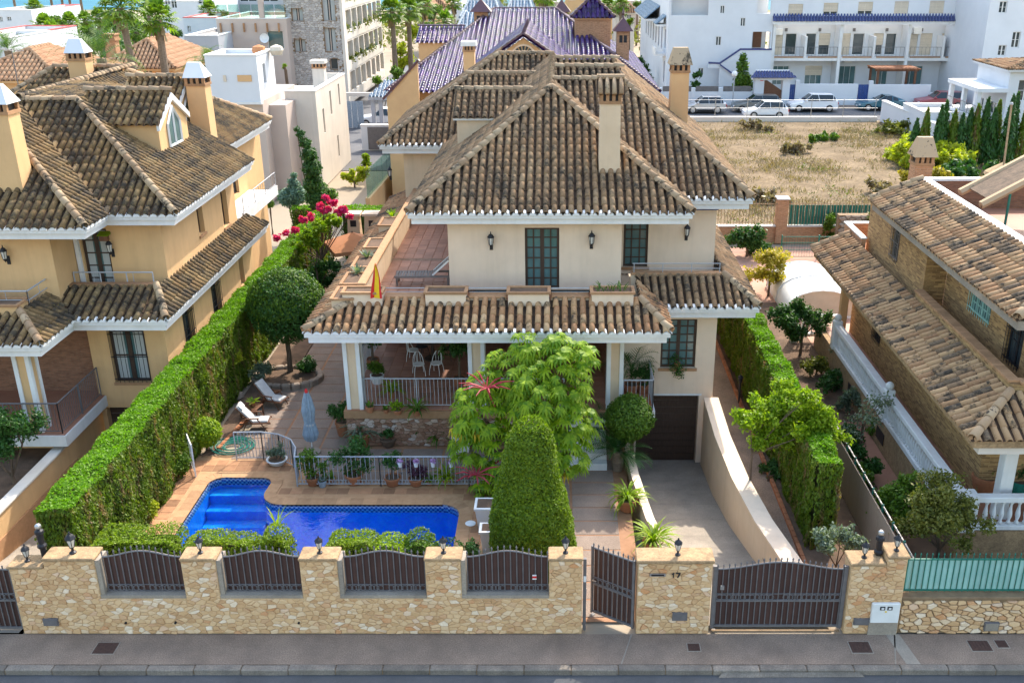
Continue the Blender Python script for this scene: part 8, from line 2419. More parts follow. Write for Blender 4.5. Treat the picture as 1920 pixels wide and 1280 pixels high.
# mauve rendered block
t, x0, x1, zt = block('mauve beige rendered block with a glass railed roof terrace', 405, 536, 36, 74, 10, M['beige'], [(503, 530, 58, 92)], name='apartment_block', cat='apartment block', gm=M['glass_teal'], nuv=(1, 1))
for k in range(6):
	xx = x0 + (x1 - x0) * k / 6
	part(t, 'glass_rail', MB().box(xx + .05, xx + (x1 - x0) / 6 - .05, 74.3, 74.33, zt + .08, zt + 1.2), M['pane'])
	part(t, 'waterspout', MB().box(xx + .3, xx + .42, 73.8, 73.998, zt - 1.1, zt - .35), M['tan_brick'])
part(t, 'terrace_pier', MB().box(x0 + (x1 - x0) * .62, x0 + (x1 - x0) * .69, 74.0, 74.4, zt + .075, zt + 1.6), M['beige'])
p = on_y(497, 72, 73.8); d = thing('satellite_dish', 'white satellite dish on the mauve rendered wall', 'satellite dish', (p.x, 73.7, p.z)); part(d, 'dish', MB().lathe([(.02, 0), (.3, .06), (.42, .14)], (0, 0, 0), 14, False).xf(Matrix.Rotation(R(80), 4, 'X')), M['pvc']); part(d, 'arm', MB().tube([(0, .3, 0), (0, 0, 0)], .03, 5), M['chrome'])
block('low grey rendered house below the mauve block', 345, 408, 68, 70, 8, M['grey_wall'], [(352, 366, 104, 117)], name='house')
block('narrow white house with red roof edge left of the mauve block', 343, 405, 34, 88, 8, M['white_wall'], [(352, 357, 49, 61)], name='house', roofm=M['pinkred'])
block('white terraced house at the top beside the tall palm', 300, 402, 3, 118, 10, M['white_wall'], [(309, 318, 0, 9), (322, 330, 0, 16), (372, 384, -4, 8)], name='house')
block('grey white apartment house with long terrace at the very top', 400, 540, -30, 130, 10, M['grey_wall'], [(415, 440, -10, 4), (450, 480, -10, 4), (490, 520, -10, 4)], name='house')

# left background houses
block('low orange roofed house at the left edge behind the ochre villa', -60, 108, 150, 42, 8, M['peach'], name='house', roof='hip', roofm=M['tile_far'], rise=1.5)
t, x0, x1, zt = block('orange roofed bungalow with a solar panel below the palms', 195, 322, 128, 54, 9, M['peach'], [(270, 285, 132, 140)], name='house', roof='hip', roofm=M['tile_far'], rise=1.7)
so = thing('solar_panel', 'blue solar panel lying on the orange roof below the palms', 'solar panel', (x0 + (x1 - x0) * .42, 55.6, zt + .85)); mb = MB(); mb.slab([(-1.0, -.7, -.18), (1.0, -.7, -.18), (1.0, .7, .32), (-1.0, .7, .32)], .05); part(so, 'glass', mb, M['solar']); part(so, 'frame', MB().slab([(-1.05, -.75, -.24), (1.05, -.75, -.24), (1.05, .75, .26), (-1.05, .75, .26)], .04), M['chrome'])
for px, py, Y in ((207, 66, 60), (315, 112, 56)):
	p = on_y(px, py, Y); chm = thing('brick_chimney', 'orange brick chimney stack %s' % ('above the solar panel roof' if px < 300 else 'right of the tall palm trunk'), 'chimney', (p.x, Y, p.z - 2.6))
	part(chm, 'shaft', MB().box(-.4, .4, -.4, .4, -4, 2.2), M['brick_orange']); part(chm, 'head', MB().box(-.5, .5, -.5, .5, 2.202, 2.35).box(-.5, .5, -.5, .5, 2.6, 2.7), M['tan_brick']); [part(chm, 'vent_post', MB().box(q, q + .15, -.45, .45, 2.352, 2.6), M['tan_brick']) for q in (-.45, .3)]
block('white house with red tiled lean-to roof at the left edge', -40, 66, 62, 72, 8, M['white_wall'], [(40, 46, 75, 98)], side='+x', swins=[(74, 75.2, 2, 4)], name='house', roofm=M['pinkred'])
block('white square house at the left edge in front of the sea', -20, 58, 20, 112, 9, M['white_wall'], [(14, 20, 32, 40), (0, 4, 32, 42)], name='house')
block('low white house with reddish roof edge near the water', 72, 102, 15, 128, 8, M['white_wall'], [(80, 86, 20, 28)], name='house', roofm=M['pinkred'])
block('bright white house edge cut by the left picture border', -60, 12, 73, 60, 7, M['white_wall'], name='house')
block('pale seaside house between the palms left of centre top', 140, 175, 32, 150, 8, M['white_wall'], [(150, 156, 36, 42)], name='house', roofm=M['tile_far'])
t = thing('tv_antenna', 'thin television antenna mast on the left roofs', 'antenna', tuple(on_y(38, 178, 30)))
part(t, 'mast', MB().tube([(0, 0, -1), (0, 0, 2.1)], .025, 5), M['iron'])
am = MB().tube([(-.5, 0, 2.1), (.5, .1, 2.0)], .015, 4)
for k in range(6): am.tube([(-.45 + k * .17, -.3, 2.1 - k * .02), (-.45 + k * .17, .35, 2.1 - k * .02)], .01, 4)
part(t, 'elements', am, M['iron'])

# mid left street
struct('side_street', MB().box(-20, -9, 49, 120, -.06, -.02), M['far_road'])
t, x0, x1, zt = block('white garden wall with dark sliding gate on the side street', 676, 760, 236, 56, .5, M['white_wall'], name='garden_wall', cat='wall', par_h=.0)
part(t, 'dark_gate', MB().box(x0 + .5, x1 - .2, 55.9, 55.99, .1, zt - .1), M['iron'])
cpt = thing('carport', 'carport with blue grey tiled roof on the side street', 'carport', (-14.8, 62, 0), world=True)
a, b = on_y(690, 182, 62), on_y(752, 182, 62)
rr_ = Roof(cpt, M['tile_steel'], M['tile_steel'], w=.3, L=.4, limit=0, seg=3)
rr_.plane([(a.x, 62, a.z), (b.x, 62, a.z), (b.x, 64.5, a.z + .95), (a.x + 1, 64.5, a.z + .95)]); rr_.done(False)
part(cpt, 'fascia', MB().box(a.x, b.x, 62, 62.15, a.z - .25, a.z - .02), M['grey_wall'])
for x in (a.x + .3, (a.x + b.x) / 2 - .4, b.x - .3): part(cpt, 'post', MB().box(x - .15, x + .15, 62.2, 62.5, 0, a.z - .252), M['grey_wall'])
for px, lb in ((655, 'blue grey metal entrance panel at the left of the carport'),):
	p = on_y(px, 235, 66); t = thing('street_gate', lb, 'gate', (p.x, 66, 0))
	for k in range(5): part(t, 'panel', MB().box(-1.2 + k * .5, -.74 + k * .5, 0, .05, 0, 2.2), M['cloth_blue'])
	part(t, 'beam', MB().box(-1.6, 2.4, -.1, .2, 2.6, 2.9), M['offwhite'])
tree_px('round_shrub', 'clipped dark shrub pair in front of the balcony block', (715, 165), [(708, 152, 9), (730, 156, 11), (742, 135, 13)], 1500, .14, 'mid_leaf', trunk=.4, Y=72, cat='shrub')
tree_px('street_tree', 'yellow green tree between the palm trunks beside the balcony block', (755, 160), [(752, 95, 16), (765, 110, 14), (748, 120, 12), (775, 60, 14)], 1800, .2, 'lime_leaf', trunk=1.5, r=.15, Y=92)

# white apartment block on the right
AP_ = thing('white_apartment_block', 'long white three-storey apartment block with blue tiled awning and recessed balconies', 'apartment block', (30, 88, 0), world=True)
YA = 84.0
FA = Face((0, YA, 0), '-y'); FBk = Face((0, YA + 1.9, 0), '-y')
X = lambda px, py=80: on_y(px, py, YA).x
Z = lambda py: on_y(1500, py, YA).z
xl, xs, xe = X(1252), X(1447), X(1850)
zf, za, zt = Z(108), Z(52), 12.5
hs = []
def pxh(a, b, c, d): return (X(a), X(b), Z(d), Z(c))
small = [pxh(1347, 1355, 11, 26), pxh(1386, 1395, 34, 50), pxh(1342, 1352, 69, 86), pxh(1312, 1322, 128, 143)]
doorrec = pxh(1410, 1444, 60, 92); toprec = pxh(1415, 1441, -8, 26); ter1 = pxh(1256, 1325, -10, 29); lowrec = pxh(1408, 1441, 119, 136)
mb = MB()
wall(mb, FA, xl, xs, 0, zt, .3, small + [doorrec, toprec, ter1, lowrec])
mb.box(xl + .002, xs - .31, YA + 1.6, YA + 1.9, 0, zt)
upw = [pxh(a, b, c, d) for a, b, c, d in ((1473, 1500, 8, 31), (1538, 1565, 6, 29), (1602, 1629, 4, 28), (1669, 1695, 3, 27), (1734, 1761, 2, 26), (1796, 1823, 1, 25))]
wall(mb, FA, xs + .002, xe, za + .9, zt, .3, upw)
bw = []
bays = [(1450, 1510), (1514, 1574), (1579, 1639), (1643, 1700), (1706, 1769), (1773, 1832)]
for i, (a, b) in enumerate(bays):
	for q, (u, v) in enumerate(((.08, .42), (.50, .86))):
		bw.append((X(a + (b - a) * u), X(a + (b - a) * v), zf + .05, zf + 2.15))
gw_ = []
for i, (a, b) in enumerate(bays):
	gw_.append((X(a + (b - a) * .15), X(a + (b - a) * .7), 1.0, 2.9))
wall(mb, FBk, xs + .31, xe, 0, za + .9, .3, bw + gw_)
mb.box(xe - .3, xe, YA + .303, YA + 12, 0, zt)
part(AP_, 'walls', mb, M['white_wall'])
for i, h in enumerate(bw): window(AP_, FBk, *h, fm=M['white'], nu=1, nv=1, rec=.1, fr=.06, shut=(1.0 if (i * 7) % 4 == 0 else .55 if i % 3 == 0 else 0) if i < 8 else 1.0, gm=M['glass'])
for i, h in enumerate(gw_): window(AP_, FBk, *h, fm=M['white'], nu=3, nv=1, rec=.1, fr=.06, shut=.5 if i in (1, 5) else 0, gm=M['glass_teal'])
for i, h in enumerate(upw): window(AP_, FA, *h, fm=M['white'], nu=2, nv=1, rec=.12, fr=.06, shut=.98 if i in (0, 3, 4, 5) else .72)
for h in small: window(AP_, FA, *h, fm=M['white'], nu=2, nv=1, rec=.12, fr=.05)
dr = part(AP_, 'entrance_door', MB().box(doorrec[0] + .35, doorrec[1] - .6, YA + 1.5, YA + 1.58, doorrec[2], doorrec[3] - .1), M['teak'])
part(AP_, 'dark_recess', MB().box(lowrec[0], lowrec[1], YA + 1.5, YA + 1.58, lowrec[2], lowrec[3]), M['iron'])
part(AP_, 'balcony_slab', MB().box(xs + .003, xe - .31, YA + .05, YA + 1.898, zf - .35, zf), M['white'])
for i, px in enumerate((1447, 1576, 1703, 1835)):
	part(AP_, 'dividing_wall', MB().box(X(px) - .15 + (.2 if i == 0 else 0), X(px) + .15 + (.2 if i == 0 else 0), YA - .05, YA + 1.895, 0, za + .898), M['white'])
for px in (1512, 1641, 1771):
	part(AP_, 'balcony_partition', MB().box(X(px) - .1, X(px) + .1, YA + .052, YA + 1.895, zf + .002, zf + 2.0), M['white'])
for a, b in bays:
	o = railing(AP_, [(X(a) + .2, YA + .12, zf + .02), (X(b) - .1, YA + .12, zf + .02)], .95, M['iron'], .35, .012, 3)
	part(AP_, 'red_floor_edge', MB().box(X(a) + .18, X(b) - .08, YA + .02, YA + .045, zf - .05, zf + .08), M['tan_brick'])
	p = MB().box(X((a + b) / 2) - .12, X((a + b) / 2) + .12, YA + 1.75, YA + 1.88, zf + 2.35, zf + 2.65)
	part(AP_, 'wall_light', p, M['iron'])
rr_ = Roof(AP_, M['tile_blue'], M['tile_blue'], w=.3, L=.4, limit=0, seg=3)
rr_.plane([(xs - .1, YA - .45, za + .62), (xe + .15, YA - .45, za + .62), (xe + .15, YA + .1, za + 1.25), (xs - .1, YA + .1, za + 1.25)]); rr_.done(False)
part(AP_, 'awning_beam', MB().box(xs - .1, xe + .1, YA - .4, YA - .002, za + .3, za + .6), M['white'])
for px, py in ((1460, 60), (1590, 112), (1720, 58), (1833, 100)):
	p = on_y(px, py, YA + 1.7); part(AP_, 'air_conditioner', MB().bbox(p.x - .4, p.x + .4, YA + 1.5, YA + 1.88, p.z - .3, p.z + .3, .03), M['pvc'])
# outside stair with blue coping
stp = [(1327, 117), (1348, 118), (1385, 92), (1443, 92)]
sm = MB(); sc2 = MB()
for (a, b), (c, d) in zip(stp[:-1], stp[1:]):
	sm.prism([(X(a), YA - 1.3), (X(c), YA - 1.3), (X(c), YA - 1.1), (X(a), YA - 1.1)], 0.0 if a > 1340 else Z(125), [Z(b), Z(d), Z(d), Z(b)])
	sc2.prism([(X(a), YA - 1.36), (X(c), YA - 1.36), (X(c), YA - 1.04), (X(a), YA - 1.04)], [Z(b) + .003, Z(d) + .003, Z(d) + .003, Z(b) + .003], [Z(b) + .16, Z(d) + .16, Z(d) + .16, Z(b) + .16])
sc2.prism([(X(1348), YA - 1.5), (X(1376), YA - 1.5), (X(1376), YA - 1.37), (X(1348), YA - 1.37)], [Z(120), Z(139), Z(139), Z(120)], [Z(117), Z(136), Z(136), Z(117)])
s_ = part(AP_, 'outside_stair', sm, M['white_wall']); part(s_, 'blue_coping', sc2, M['tile_blue'])
# left end wing
FL = Face((xl, 0, 0), '-x')
mb = MB(); hs = [(-(89.5 + k * 3.2 + 1.2), -(89.5 + k * 3.2), 4.2, 6.4) for k in range(7)] + [(-87.2, -86.0, 1.2, 3.3), (-87.2, -86, 4.6, 6.4)]
wall(mb, FL, -118, -(YA + .303), 0, zt, .3, hs)
part(AP_, 'end_walls', mb, M['white_wall'])
for h in hs: window(AP_, FL, *h, fm=M['tile_blue'], nu=2, nv=1, rec=.12, fr=.06)
rr_ = Roof(AP_, M['tile_steel'], M['tile_steel'], w=.3, L=.4, limit=0, seg=3)
rr_.plane([(xl - 1.6, 108, 7.0), (xl - 1.6, 93, 7.0), (xl, 93, 8.3), (xl, 108, 8.3)]); rr_.plane([(xl - 1.0, 89, 6.9), (xl - 1.0, 86.3, 6.9), (xl, 86.3, 7.7), (xl, 89, 7.7)]); rr_.done(False)
part(AP_, 'awning_soffit', MB().box(xl - 1.5, xl - .002, 93, 108, 6.75, 6.98).box(xl - .95, xl - .002, 86.3, 89, 6.7, 6.88), M['white'])
part(AP_, 'end_balcony', MB().box(xl - 1.1, xl - .002, 85.6, 88.4, 3.9, 4.1).box(xl - 1.1, xl - 1.0, 85.6, 88.4, 4.102, 4.7), M['white'])

# garden walls and gates in front
def gwall(label, px0, px1, h, Yw=78.2, cap=None, infill=None):
	a, b = on_z(px0, 198), on_z(px1, 198)
	t = thing('garden_wall', label, 'wall', ((a.x + b.x) / 2, Yw, 0), world=True, group='white garden walls of the apartment block')
	xa = on_y(px0, 190, Yw).x; xb = on_y(px1, 190, Yw).x
	part(t, 'render', MB().box(xa, xb, Yw, Yw + .25, 0, h), M['white_wall'])
	part(t, 'pier', MB().box(xa - .15, xa + .25, Yw - .05, Yw + .3, h * .0, h + .35), M['white_wall'])
	if infill: part(t, 'dark_infill', MB().box(xa + .3, xb - .05, Yw + .05, Yw + .12, h + .002, h + .5), M['iron'])
	return t
gwall('white garden wall with dark infill at the far left behind the peach chimney', 1236, 1296, 1.35, infill=1)
gwall('white garden wall with dark infill behind the silver hatchback', 1298, 1347, 1.35, infill=1)
gwall('white garden wall with dark infill under the conifer', 1349, 1408, 1.35, infill=1)
gwall('blank white garden wall behind the white crossover', 1492, 1606, 2.05)
gwall('white garden wall below the wooden pergola', 1629, 1742, 2.0)
gwall('low white garden wall with dark fence behind the red car', 1744, 1822, .9, infill=1)
gh = thing('gate_porch', 'white entrance gate with a little blue tiled roof', 'gateway', (on_z(1443, 197).x, 78, 0), world=True)
xa, xb = on_y(1412, 190, 78).x, on_y(1478, 190, 78).x; zc_ = on_y(1440, 150, 78).z
part(gh, 'pillar', MB().box(xa, xa + .9, 77.8, 78.6, 0, zc_), M['white_wall']); part(gh, 'pillar', MB().box(xb - .7, xb, 77.8, 78.6, 0, zc_), M['white_wall'])
part(gh, 'lintel', MB().box(xa - .2, xb + .2, 77.7, 78.7, zc_ + .002, zc_ + .25), M['white'])
rr_ = Roof(gh, M['tile_blue'], M['tile_blue'], w=.26, L=.36, limit=0, seg=3)
rr_.plane([(xa - .5, 77.4, zc_ + .25), (xb + .5, 77.4, zc_ + .25), (xb - .1, 78.2, zc_ + .8), (xa + .1, 78.2, zc_ + .8)]); rr_.done(False)
part(gh, 'ridge', MB().tube([(xa + .1, 78.2, zc_ + .82), (xb - .1, 78.2, zc_ + .82)], .1, 6), M['white'])
part(gh, 'door_leaf', MB().prism([(xa + .92, 78.1), (xb - .72, 78.1), (xb - .72, 78.16), (xa + .92, 78.16)], 0, [2.6, 1.5, 1.5, 2.6]), M['teak'])
part(gh, 'name_plate', MB().box(xa + .5, xa + .8, 77.77, 77.798, 2.4, 2.7), M['red'])
for px0, px1, lb in ((1475, 1491, 'tall blue metal gate right of the tiled entrance gate'), (1607, 1627, 'tall blue metal gate between the two blank white walls')):
	xa, xb = on_y(px0, 185, 78.3).x, on_y(px1, 185, 78.3).x
	t = thing('blue_gate', lb, 'gate', ((xa + xb) / 2, 78.3, 0))
	w = (xb - xa) / 2
	for k in range(4): part(t, 'board', MB().box(-w + k * w / 2 + .01, -w + (k + 1) * w / 2 - .01, -.03, .03, 0.1, 2.0), M['blue_gate'])
	part(t, 'rail', MB().box(-w, w, .032, .06, .3, .4).box(-w, w, .032, .06, 1.6, 1.7), M['blue_gate'])
pgl = thing('wooden_pergola', 'brown wooden pergola in the front garden of the apartment block', 'pergola', (on_z(1672, 180).x, 80.5, 0), world=True)
xa, xb = on_y(1645, 150, 80).x, on_y(1715, 150, 80).x; zp = on_y(1680, 134, 80).z
for x in (xa, xb):
	for y in (80, 82.4): part(pgl, 'post', MB().box(x - .1, x + .1, y - .1, y + .1, 0, zp), M['teak'])
for y in (79.9, 82.3): part(pgl, 'beam', MB().box(xa - .3, xb + .3, y, y + .2, zp + .002, zp + .2), M['teak'])
for k in range(12):
	u = xa - .3 + (xb - xa + .6) * k / 11.5; part(pgl, 'rafter', MB().box(u, u + .26, 79.6, 82.8, zp + .203, zp + .28), M['terracotta'])
sl = thing('street_lamp', 'globe street lamp in front of the apartment stair', 'street lamp', tuple(on_z(1373, 204)))
zz = on_y(1372, 139, sl.location.y).z
part(sl, 'pole', MB().tube([(0, 0, 0), (0, 0, zz - .25)], .06, 8), M['rail_grey']); part(sl, 'globe', MB().sphere((0, 0, zz), .28), M['pvc'])
bn = thing('litter_bin', 'dark litter bin beside the globe street lamp', 'bin', tuple(on_z(1371, 197))); part(bn, 'body', MB().lathe([(.25, 0), (.3, .9), (.28, .95)], (0, 0, 0), 10), M['iron']); part(bn, 'lid', MB().lathe([(.3, .952), (.2, 1.1), (.01, 1.12)], (0, 0, 0), 10), M['black_iron'])
tree_px('conifer_tree', 'dark pointed conifer in front of the outside stair', (1392, 190), [(1392, 150, 15), (1392, 125, 11), (1393, 108, 6), (1388, 165, 14), (1400, 160, 12)], 2600, .16, 'mid_leaf', trunk=.6, r=.1, Y=80, spread=.2, cat='conifer')
tree_px('garden_shrub', 'dark shrub beside the peach chimney at the apartment block', (1303, 190), [(1303, 160, 10), (1306, 140, 7), (1300, 170, 9)], 1200, .15, 'dark_leaf', trunk=.5, Y=80.5, cat='shrub')
tree_px('garden_shrub', 'low shrubs along the left end of the apartment block', (1215, 160), [(1205, 130, 12), (1215, 145, 10), (1200, 115, 9)], 1200, .18, 'dark_leaf', trunk=.3, Y=92, cat='shrub')
tree_px('garden_palm_shrub', 'tall leafy plant by the ground floor of the apartment block right end', (1813, 165), [(1812, 125, 9), (1815, 140, 7)], 500, .2, 'mid_leaf', trunk=.8, Y=81, cat='shrub')

# back street
struct('back_street', MB().box(8, 60, 70.2, 76.8, -.06, -.02), M['far_road'])
struct('back_pavement', MB().box(8, 60, 76.803, 78.15, -.06, .1), M['pave'])
lwk = thing('lot_kerb_wall', 'low pale kerb wall between the dry lot and the back street', 'wall', (20, 69.7, 0), world=True)
part(lwk, 'kerb', MB().box(8, 28, 69.4, 69.9, -.06, .35), M['offwhite'])
wf = thing('wire_fence', 'thin wire fence with slim posts along the back street', 'fence', (20, 69.6, 0), world=True)
for k in range(7): part(wf, 'post', MB().tube([(11 + k * 2.8, 69.6, .35), (11 + k * 2.8, 69.6, 1.9)], .035, 5), M['chrome'])
part(wf, 'wires', MB().tube([(9, 69.6, 1.8), (28, 69.6, 1.8)], .012, 3).tube([(9, 69.6, 1.1), (28, 69.6, 1.1)], .012, 3), M['chrome'])

# cars
def car(label, px, py, kind, m, rz=0.0, Y=None, group='cars parked on the streets behind'):
	K = {'hatch': (3.9, 1.70, 1.48, .90, .84, [0, .12, .85, 1.08, 1.75, 3.35, 3.78, 3.88]),
		'suv': (4.45, 1.84, 1.56, .98, .90, [0, .12, 1.0, 1.28, 1.98, 3.95, 4.33, 4.43]),
		'coupe': (4.4, 1.80, 1.38, .9, .86, [0, .12, 1.25, 1.6, 2.4, 3.0, 4.1, 4.38]),
		'wagon': (4.5, 1.78, 1.52, .95, .9, [0, .12, 1.05, 1.35, 2.05, 4.05, 4.4, 4.48])}[kind]
	L, W, H, belt, hood, xs_ = K
	p = on_z(px, py)
	t = thing('parked_car', label, 'car', tuple(p), rz, group)
	w = W / 2; zb = .24
	tops = [hood * .72, hood * .86, hood, hood + .06, H, H - .03, belt + .1, belt * .78]
	wr = [w * .80, w * .86, w * .88, w * .84, w * .70, w * .68, w * .78, w * .80]
	be = [hood * .62, hood * .78, hood * .93, belt, belt, belt + .02, belt, belt * .7]
	ww = [w * .86, w * .95, w, w, w, w, w * .97, w * .88]
	V = []; 
	for i, x in enumerate(xs_):
		z0 = zb + (.10 if i in (0, 7) else 0)
		V += [(x - L / 2, -ww[i] * .9, z0), (x - L / 2, -ww[i], z0 + .2), (x - L / 2, -ww[i] * .97, be[i]), (x - L / 2, -wr[i], tops[i]), (x - L / 2, wr[i], tops[i]), (x - L / 2, ww[i] * .97, be[i]), (x - L / 2, ww[i], z0 + .2), (x - L / 2, ww[i] * .9, z0)]
	F = []
	for i in range(7):
		for k in range(8):
			a, b = i * 8 + k, i * 8 + (k + 1) % 8; F.append((a, b, b + 8, a + 8))
	F += [tuple(range(7, -1, -1)), tuple(56 + k for k in range(8))]
	part(t, 'body', MB().add(V, F), m)
	S = lambda i, k: Vector(V[i * 8 + k])
	def pan(name, a, b, c, d, s, m_, off=.012):
		pts = [a, b, c, d]; ce = (a + b + c + d) / 4; n = (c - a).cross(d - b).normalized()
		if n.dot(ce - Vector((0, 0, .8))) < 0: n = -n
		q = [ce + (v - ce) * s + n * off for v in pts]; q2 = [v - n * .02 for v in q]
		part(t, name, MB().add([*q, *q2], [(0, 1, 2, 3), (7, 6, 5, 4), (0, 4, 5, 1), (1, 5, 6, 2), (2, 6, 7, 3), (3, 7, 4, 0)]), m_)
	for sd_ in ((2, 3), (5, 4)):
		A, B = S(3, sd_[0]), S(5, sd_[0]); C, D = S(5, sd_[1]), S(4, sd_[1])
		m0, m1 = A.lerp(B, .52), D.lerp(C, .28)
		pan('side_window', A, m0, m1, D, .95, M['car_glass']); pan('side_window', m0, B, C, m1, .95, M['car_glass'])
		E, G_ = S(6, sd_[0]), S(6, sd_[1]); pan('side_window', B, B.lerp(E, .6), C.lerp(G_, .5), C, .78, M['car_glass'])
	pan('windscreen', S(3, 3), S(3, 4), S(4, 4), S(4, 3), .88, M['car_glass']); pan('rear_window', S(5, 3), S(5, 4), S(6, 4), S(6, 3), .85, M['car_glass'])
	for y in (-1, 1):
		part(t, 'headlight', MB().bbox(-L / 2 - .01, -L / 2 + .16, y * w * .72 - .17, y * w * .72 + .17, hood * .60, hood * .74, .03), M['head_lamp'])
		part(t, 'tail_light', MB().bbox(L / 2 - .16, L / 2 + .0, y * w * .76 - .13, y * w * .76 + .13, belt * .70, belt * .92, .03), M['tail_red'])
		part(t, 'wing_mirror', MB().bbox(xs_[3] - L / 2 + .1, xs_[3] - L / 2 + .25, y * (w + .09) - .08, y * (w + .09) + .08, belt - .02, belt + .12, .03), m)
		for x in (.80, L - .85):
			rr3 = .33; cx = x - L / 2
			o = part(t, 'wheel', MB().lathe([(.18, -.11), (rr3, -.1), (rr3, .1), (.18, .11)], (0, 0, 0), 18, False).xf(Matrix.Translation((cx, y * (w - .07), rr3)) @ Matrix.Rotation(math.pi / 2, 4, 'X')), M['rubber'])
			part(o, 'rim', MB().lathe([(.02, -.125), (.2, -.115), (.21, .115), (.02, .125)], (0, 0, 0), 12).xf(Matrix.Translation((cx, y * (w - .07), rr3)) @ Matrix.Rotation(math.pi / 2, 4, 'X')), M['rim'])
	part(t, 'sill_trim', MB().box(-L / 2 + 1.2, L / 2 - 1.25, -w - .005, w + .005, .22, .36), M['rubber'])
	part(t, 'bumper', MB().bbox(-L / 2 - .03, -L / 2 + .2, -w * .82, w * .82, .3, .48, .04), M['rubber'] if kind == 'suv' else m)
	part(t, 'number_plate', MB().box(-L / 2 - .045, -L / 2 - .032, -.26, .26, .36, .46).box(L / 2 + .0, L / 2 + .012, -.26, .26, .6, .7), M['pvc'])
	return t
PW, PS, PG, PT, PR_ = paint('white car paint', (.72, .73, .74)), paint('silver car paint', (.45, .46, .48), .4), paint('grey car paint', (.11, .13, .14), .3), paint('teal car paint', (.015, .11, .16), .3), paint('maroon car paint', (.28, .02, .035))
car('silver small hatchback parked right of the peach chimney', 1320, 211, 'hatch', PS)
car('dark grey family car parked behind the white hatchback', 1417, 209, 'wagon', PG)
car('white crossover with dark trim parked before the blank white wall', 1522, 208, 'suv', PW)
car('teal saloon parked between the white crossover and the maroon car', 1650, 206, 'coupe', PT)
car('maroon estate car half hidden behind the white roof on the right', 1760, 202, 'wagon', PR_)
car('white hatchback standing alone on the near side of the back street', 1434, 221, 'hatch', PW)
car('white estate car behind the wall on the left side street', 722, 236, 'wagon', PW, 0)

# dry lot and its plants
struct('dry_lot', MB().poly([(7.5, 31.5, -.05), (50, 31.5, -.05), (50, 69.4, -.05), (7.5, 69.4, -.05)]), M['lot'])
n = 90000
P = np.stack([RNG.uniform(8, 32, n), RNG.uniform(32, 69, n), np.full(n, -.02)], 1)
k = wob(P, .3, 1) * .9 + wob(P, 1.1, 5) * .6 + RNG.normal(0, .35, n)
P = P[k > .05]; hgt = RNG.uniform(.03, .16, len(P)) * (1 + .9 * np.clip(wob(P, .9, 4), 0, 1))
a = RNG.uniform(0, 6.28, len(P)); w_ = RNG.uniform(.015, .04, len(P)); ln = RNG.uniform(-.14, .14, (len(P), 2))
d = np.stack([np.cos(a), np.sin(a), np.zeros(len(P))], 1) * w_[:, None]
tip = P + np.concatenate([ln, hgt[:, None]], 1)
V = np.stack([P - d, P + d, tip + d * .25, tip - d * .25], 1).reshape(-1, 3)
o = leaf_obj(None, 'dry_grass', np_mesh('dry_grass', V, np.arange(len(V)).reshape(-1, 4), M['dry_grass'])); o['kind'] = 'stuff'
n = 1500
def tuft_patch(label, px, py, rx, ry, h, m, nn=1500, name='shrub_patch', size=.16, cat='shrub'):
	c = on_z(px, py); t = thing(name, label, cat, tuple(c))
	bl = [(random.uniform(-1, 1) * rx, random.uniform(-1, 1) * ry, h * random.uniform(.2, .7), h * random.uniform(.35, .6)) for k in range(9)]
	crown(t, M[m], bl, nn, size, .9, .5, .8, 'foliage', lumpy=4); return t
tuft_patch('bright green low weed patch in the middle of the dry lot', 1550, 263, 1.6, 1.0, .45, 'mid_leaf', 1800)
tuft_patch('large yellow green bush at the right side of the dry lot', 1712, 300, 2.5, 2.6, 2.0, 'lime_leaf', 6500, size=.17)
tuft_patch('second yellow green bush in front of the cypress row', 1765, 320, 2.0, 1.6, 1.8, 'lime_leaf', 4500, size=.17)
tuft_patch('dark green shrub against the low white wall of the dry lot', 1680, 252, 1.0, .8, 1.3, 'olive_leaf', 1500)
tuft_patch('yellow dry grass clump beside the brick house chimney', 1740, 350, 1.2, 1.5, 1.1, 'ochre_leaf', 1800)
tuft_patch('straw coloured tall grass clump left of the brick house chimney', 1655, 365, .9, 1.2, .9, 'dry_grass', 1200)
tuft_patch('yellow brown grass clump near the back kerb of the dry lot', 1415, 243, 1.2, .8, .7, 'dry_grass', 1000)
tuft_patch('brown weed clump in the middle left of the dry lot', 1490, 285, 1.2, 1.0, .7, 'dry_grass', 1000)
tuft_patch('dark green scrub below the yellow green bush', 1800, 340, 1.8, 1.2, 1.4, 'dark_leaf', 2200)
tuft_patch('pale dry weed clump at the front of the dry lot behind the fence', 1430, 378, 1.5, .8, .7, 'dry_grass', 1000)
P = np.stack([RNG.uniform(9, 31, 12000), RNG.uniform(33, 69, 12000), RNG.uniform(0, .22, 12000)], 1); P = P[(wob(P * np.array([1, 1, 0]), .45, 7) + wob(P, 1.7, 2) * .5) > .38]
o = leaf_obj(None, 'weed_scrub', leaves('weed_scrub', P, np.tile([0, -.3, 1.0], (len(P), 1)), .11, M['olive_leaf'], .4, .8)); o['kind'] = 'stuff'
ru = thing('ruined_stone_wall', 'short tumbledown rubble wall between the right garden trees', 'wall', (14.6, 29.6, 0), world=True)
part(ru, 'core', MB().box(13.9, 16.6, 29.5, 29.9, 0, 1.9), M['mortar_dark'])
rubble(ru, Face((0, 29.5, 0), '-y'), [(13.9, 16.6, 0, 1.9)], .34, .22, .09, .01, 120, M['rock'], 8)
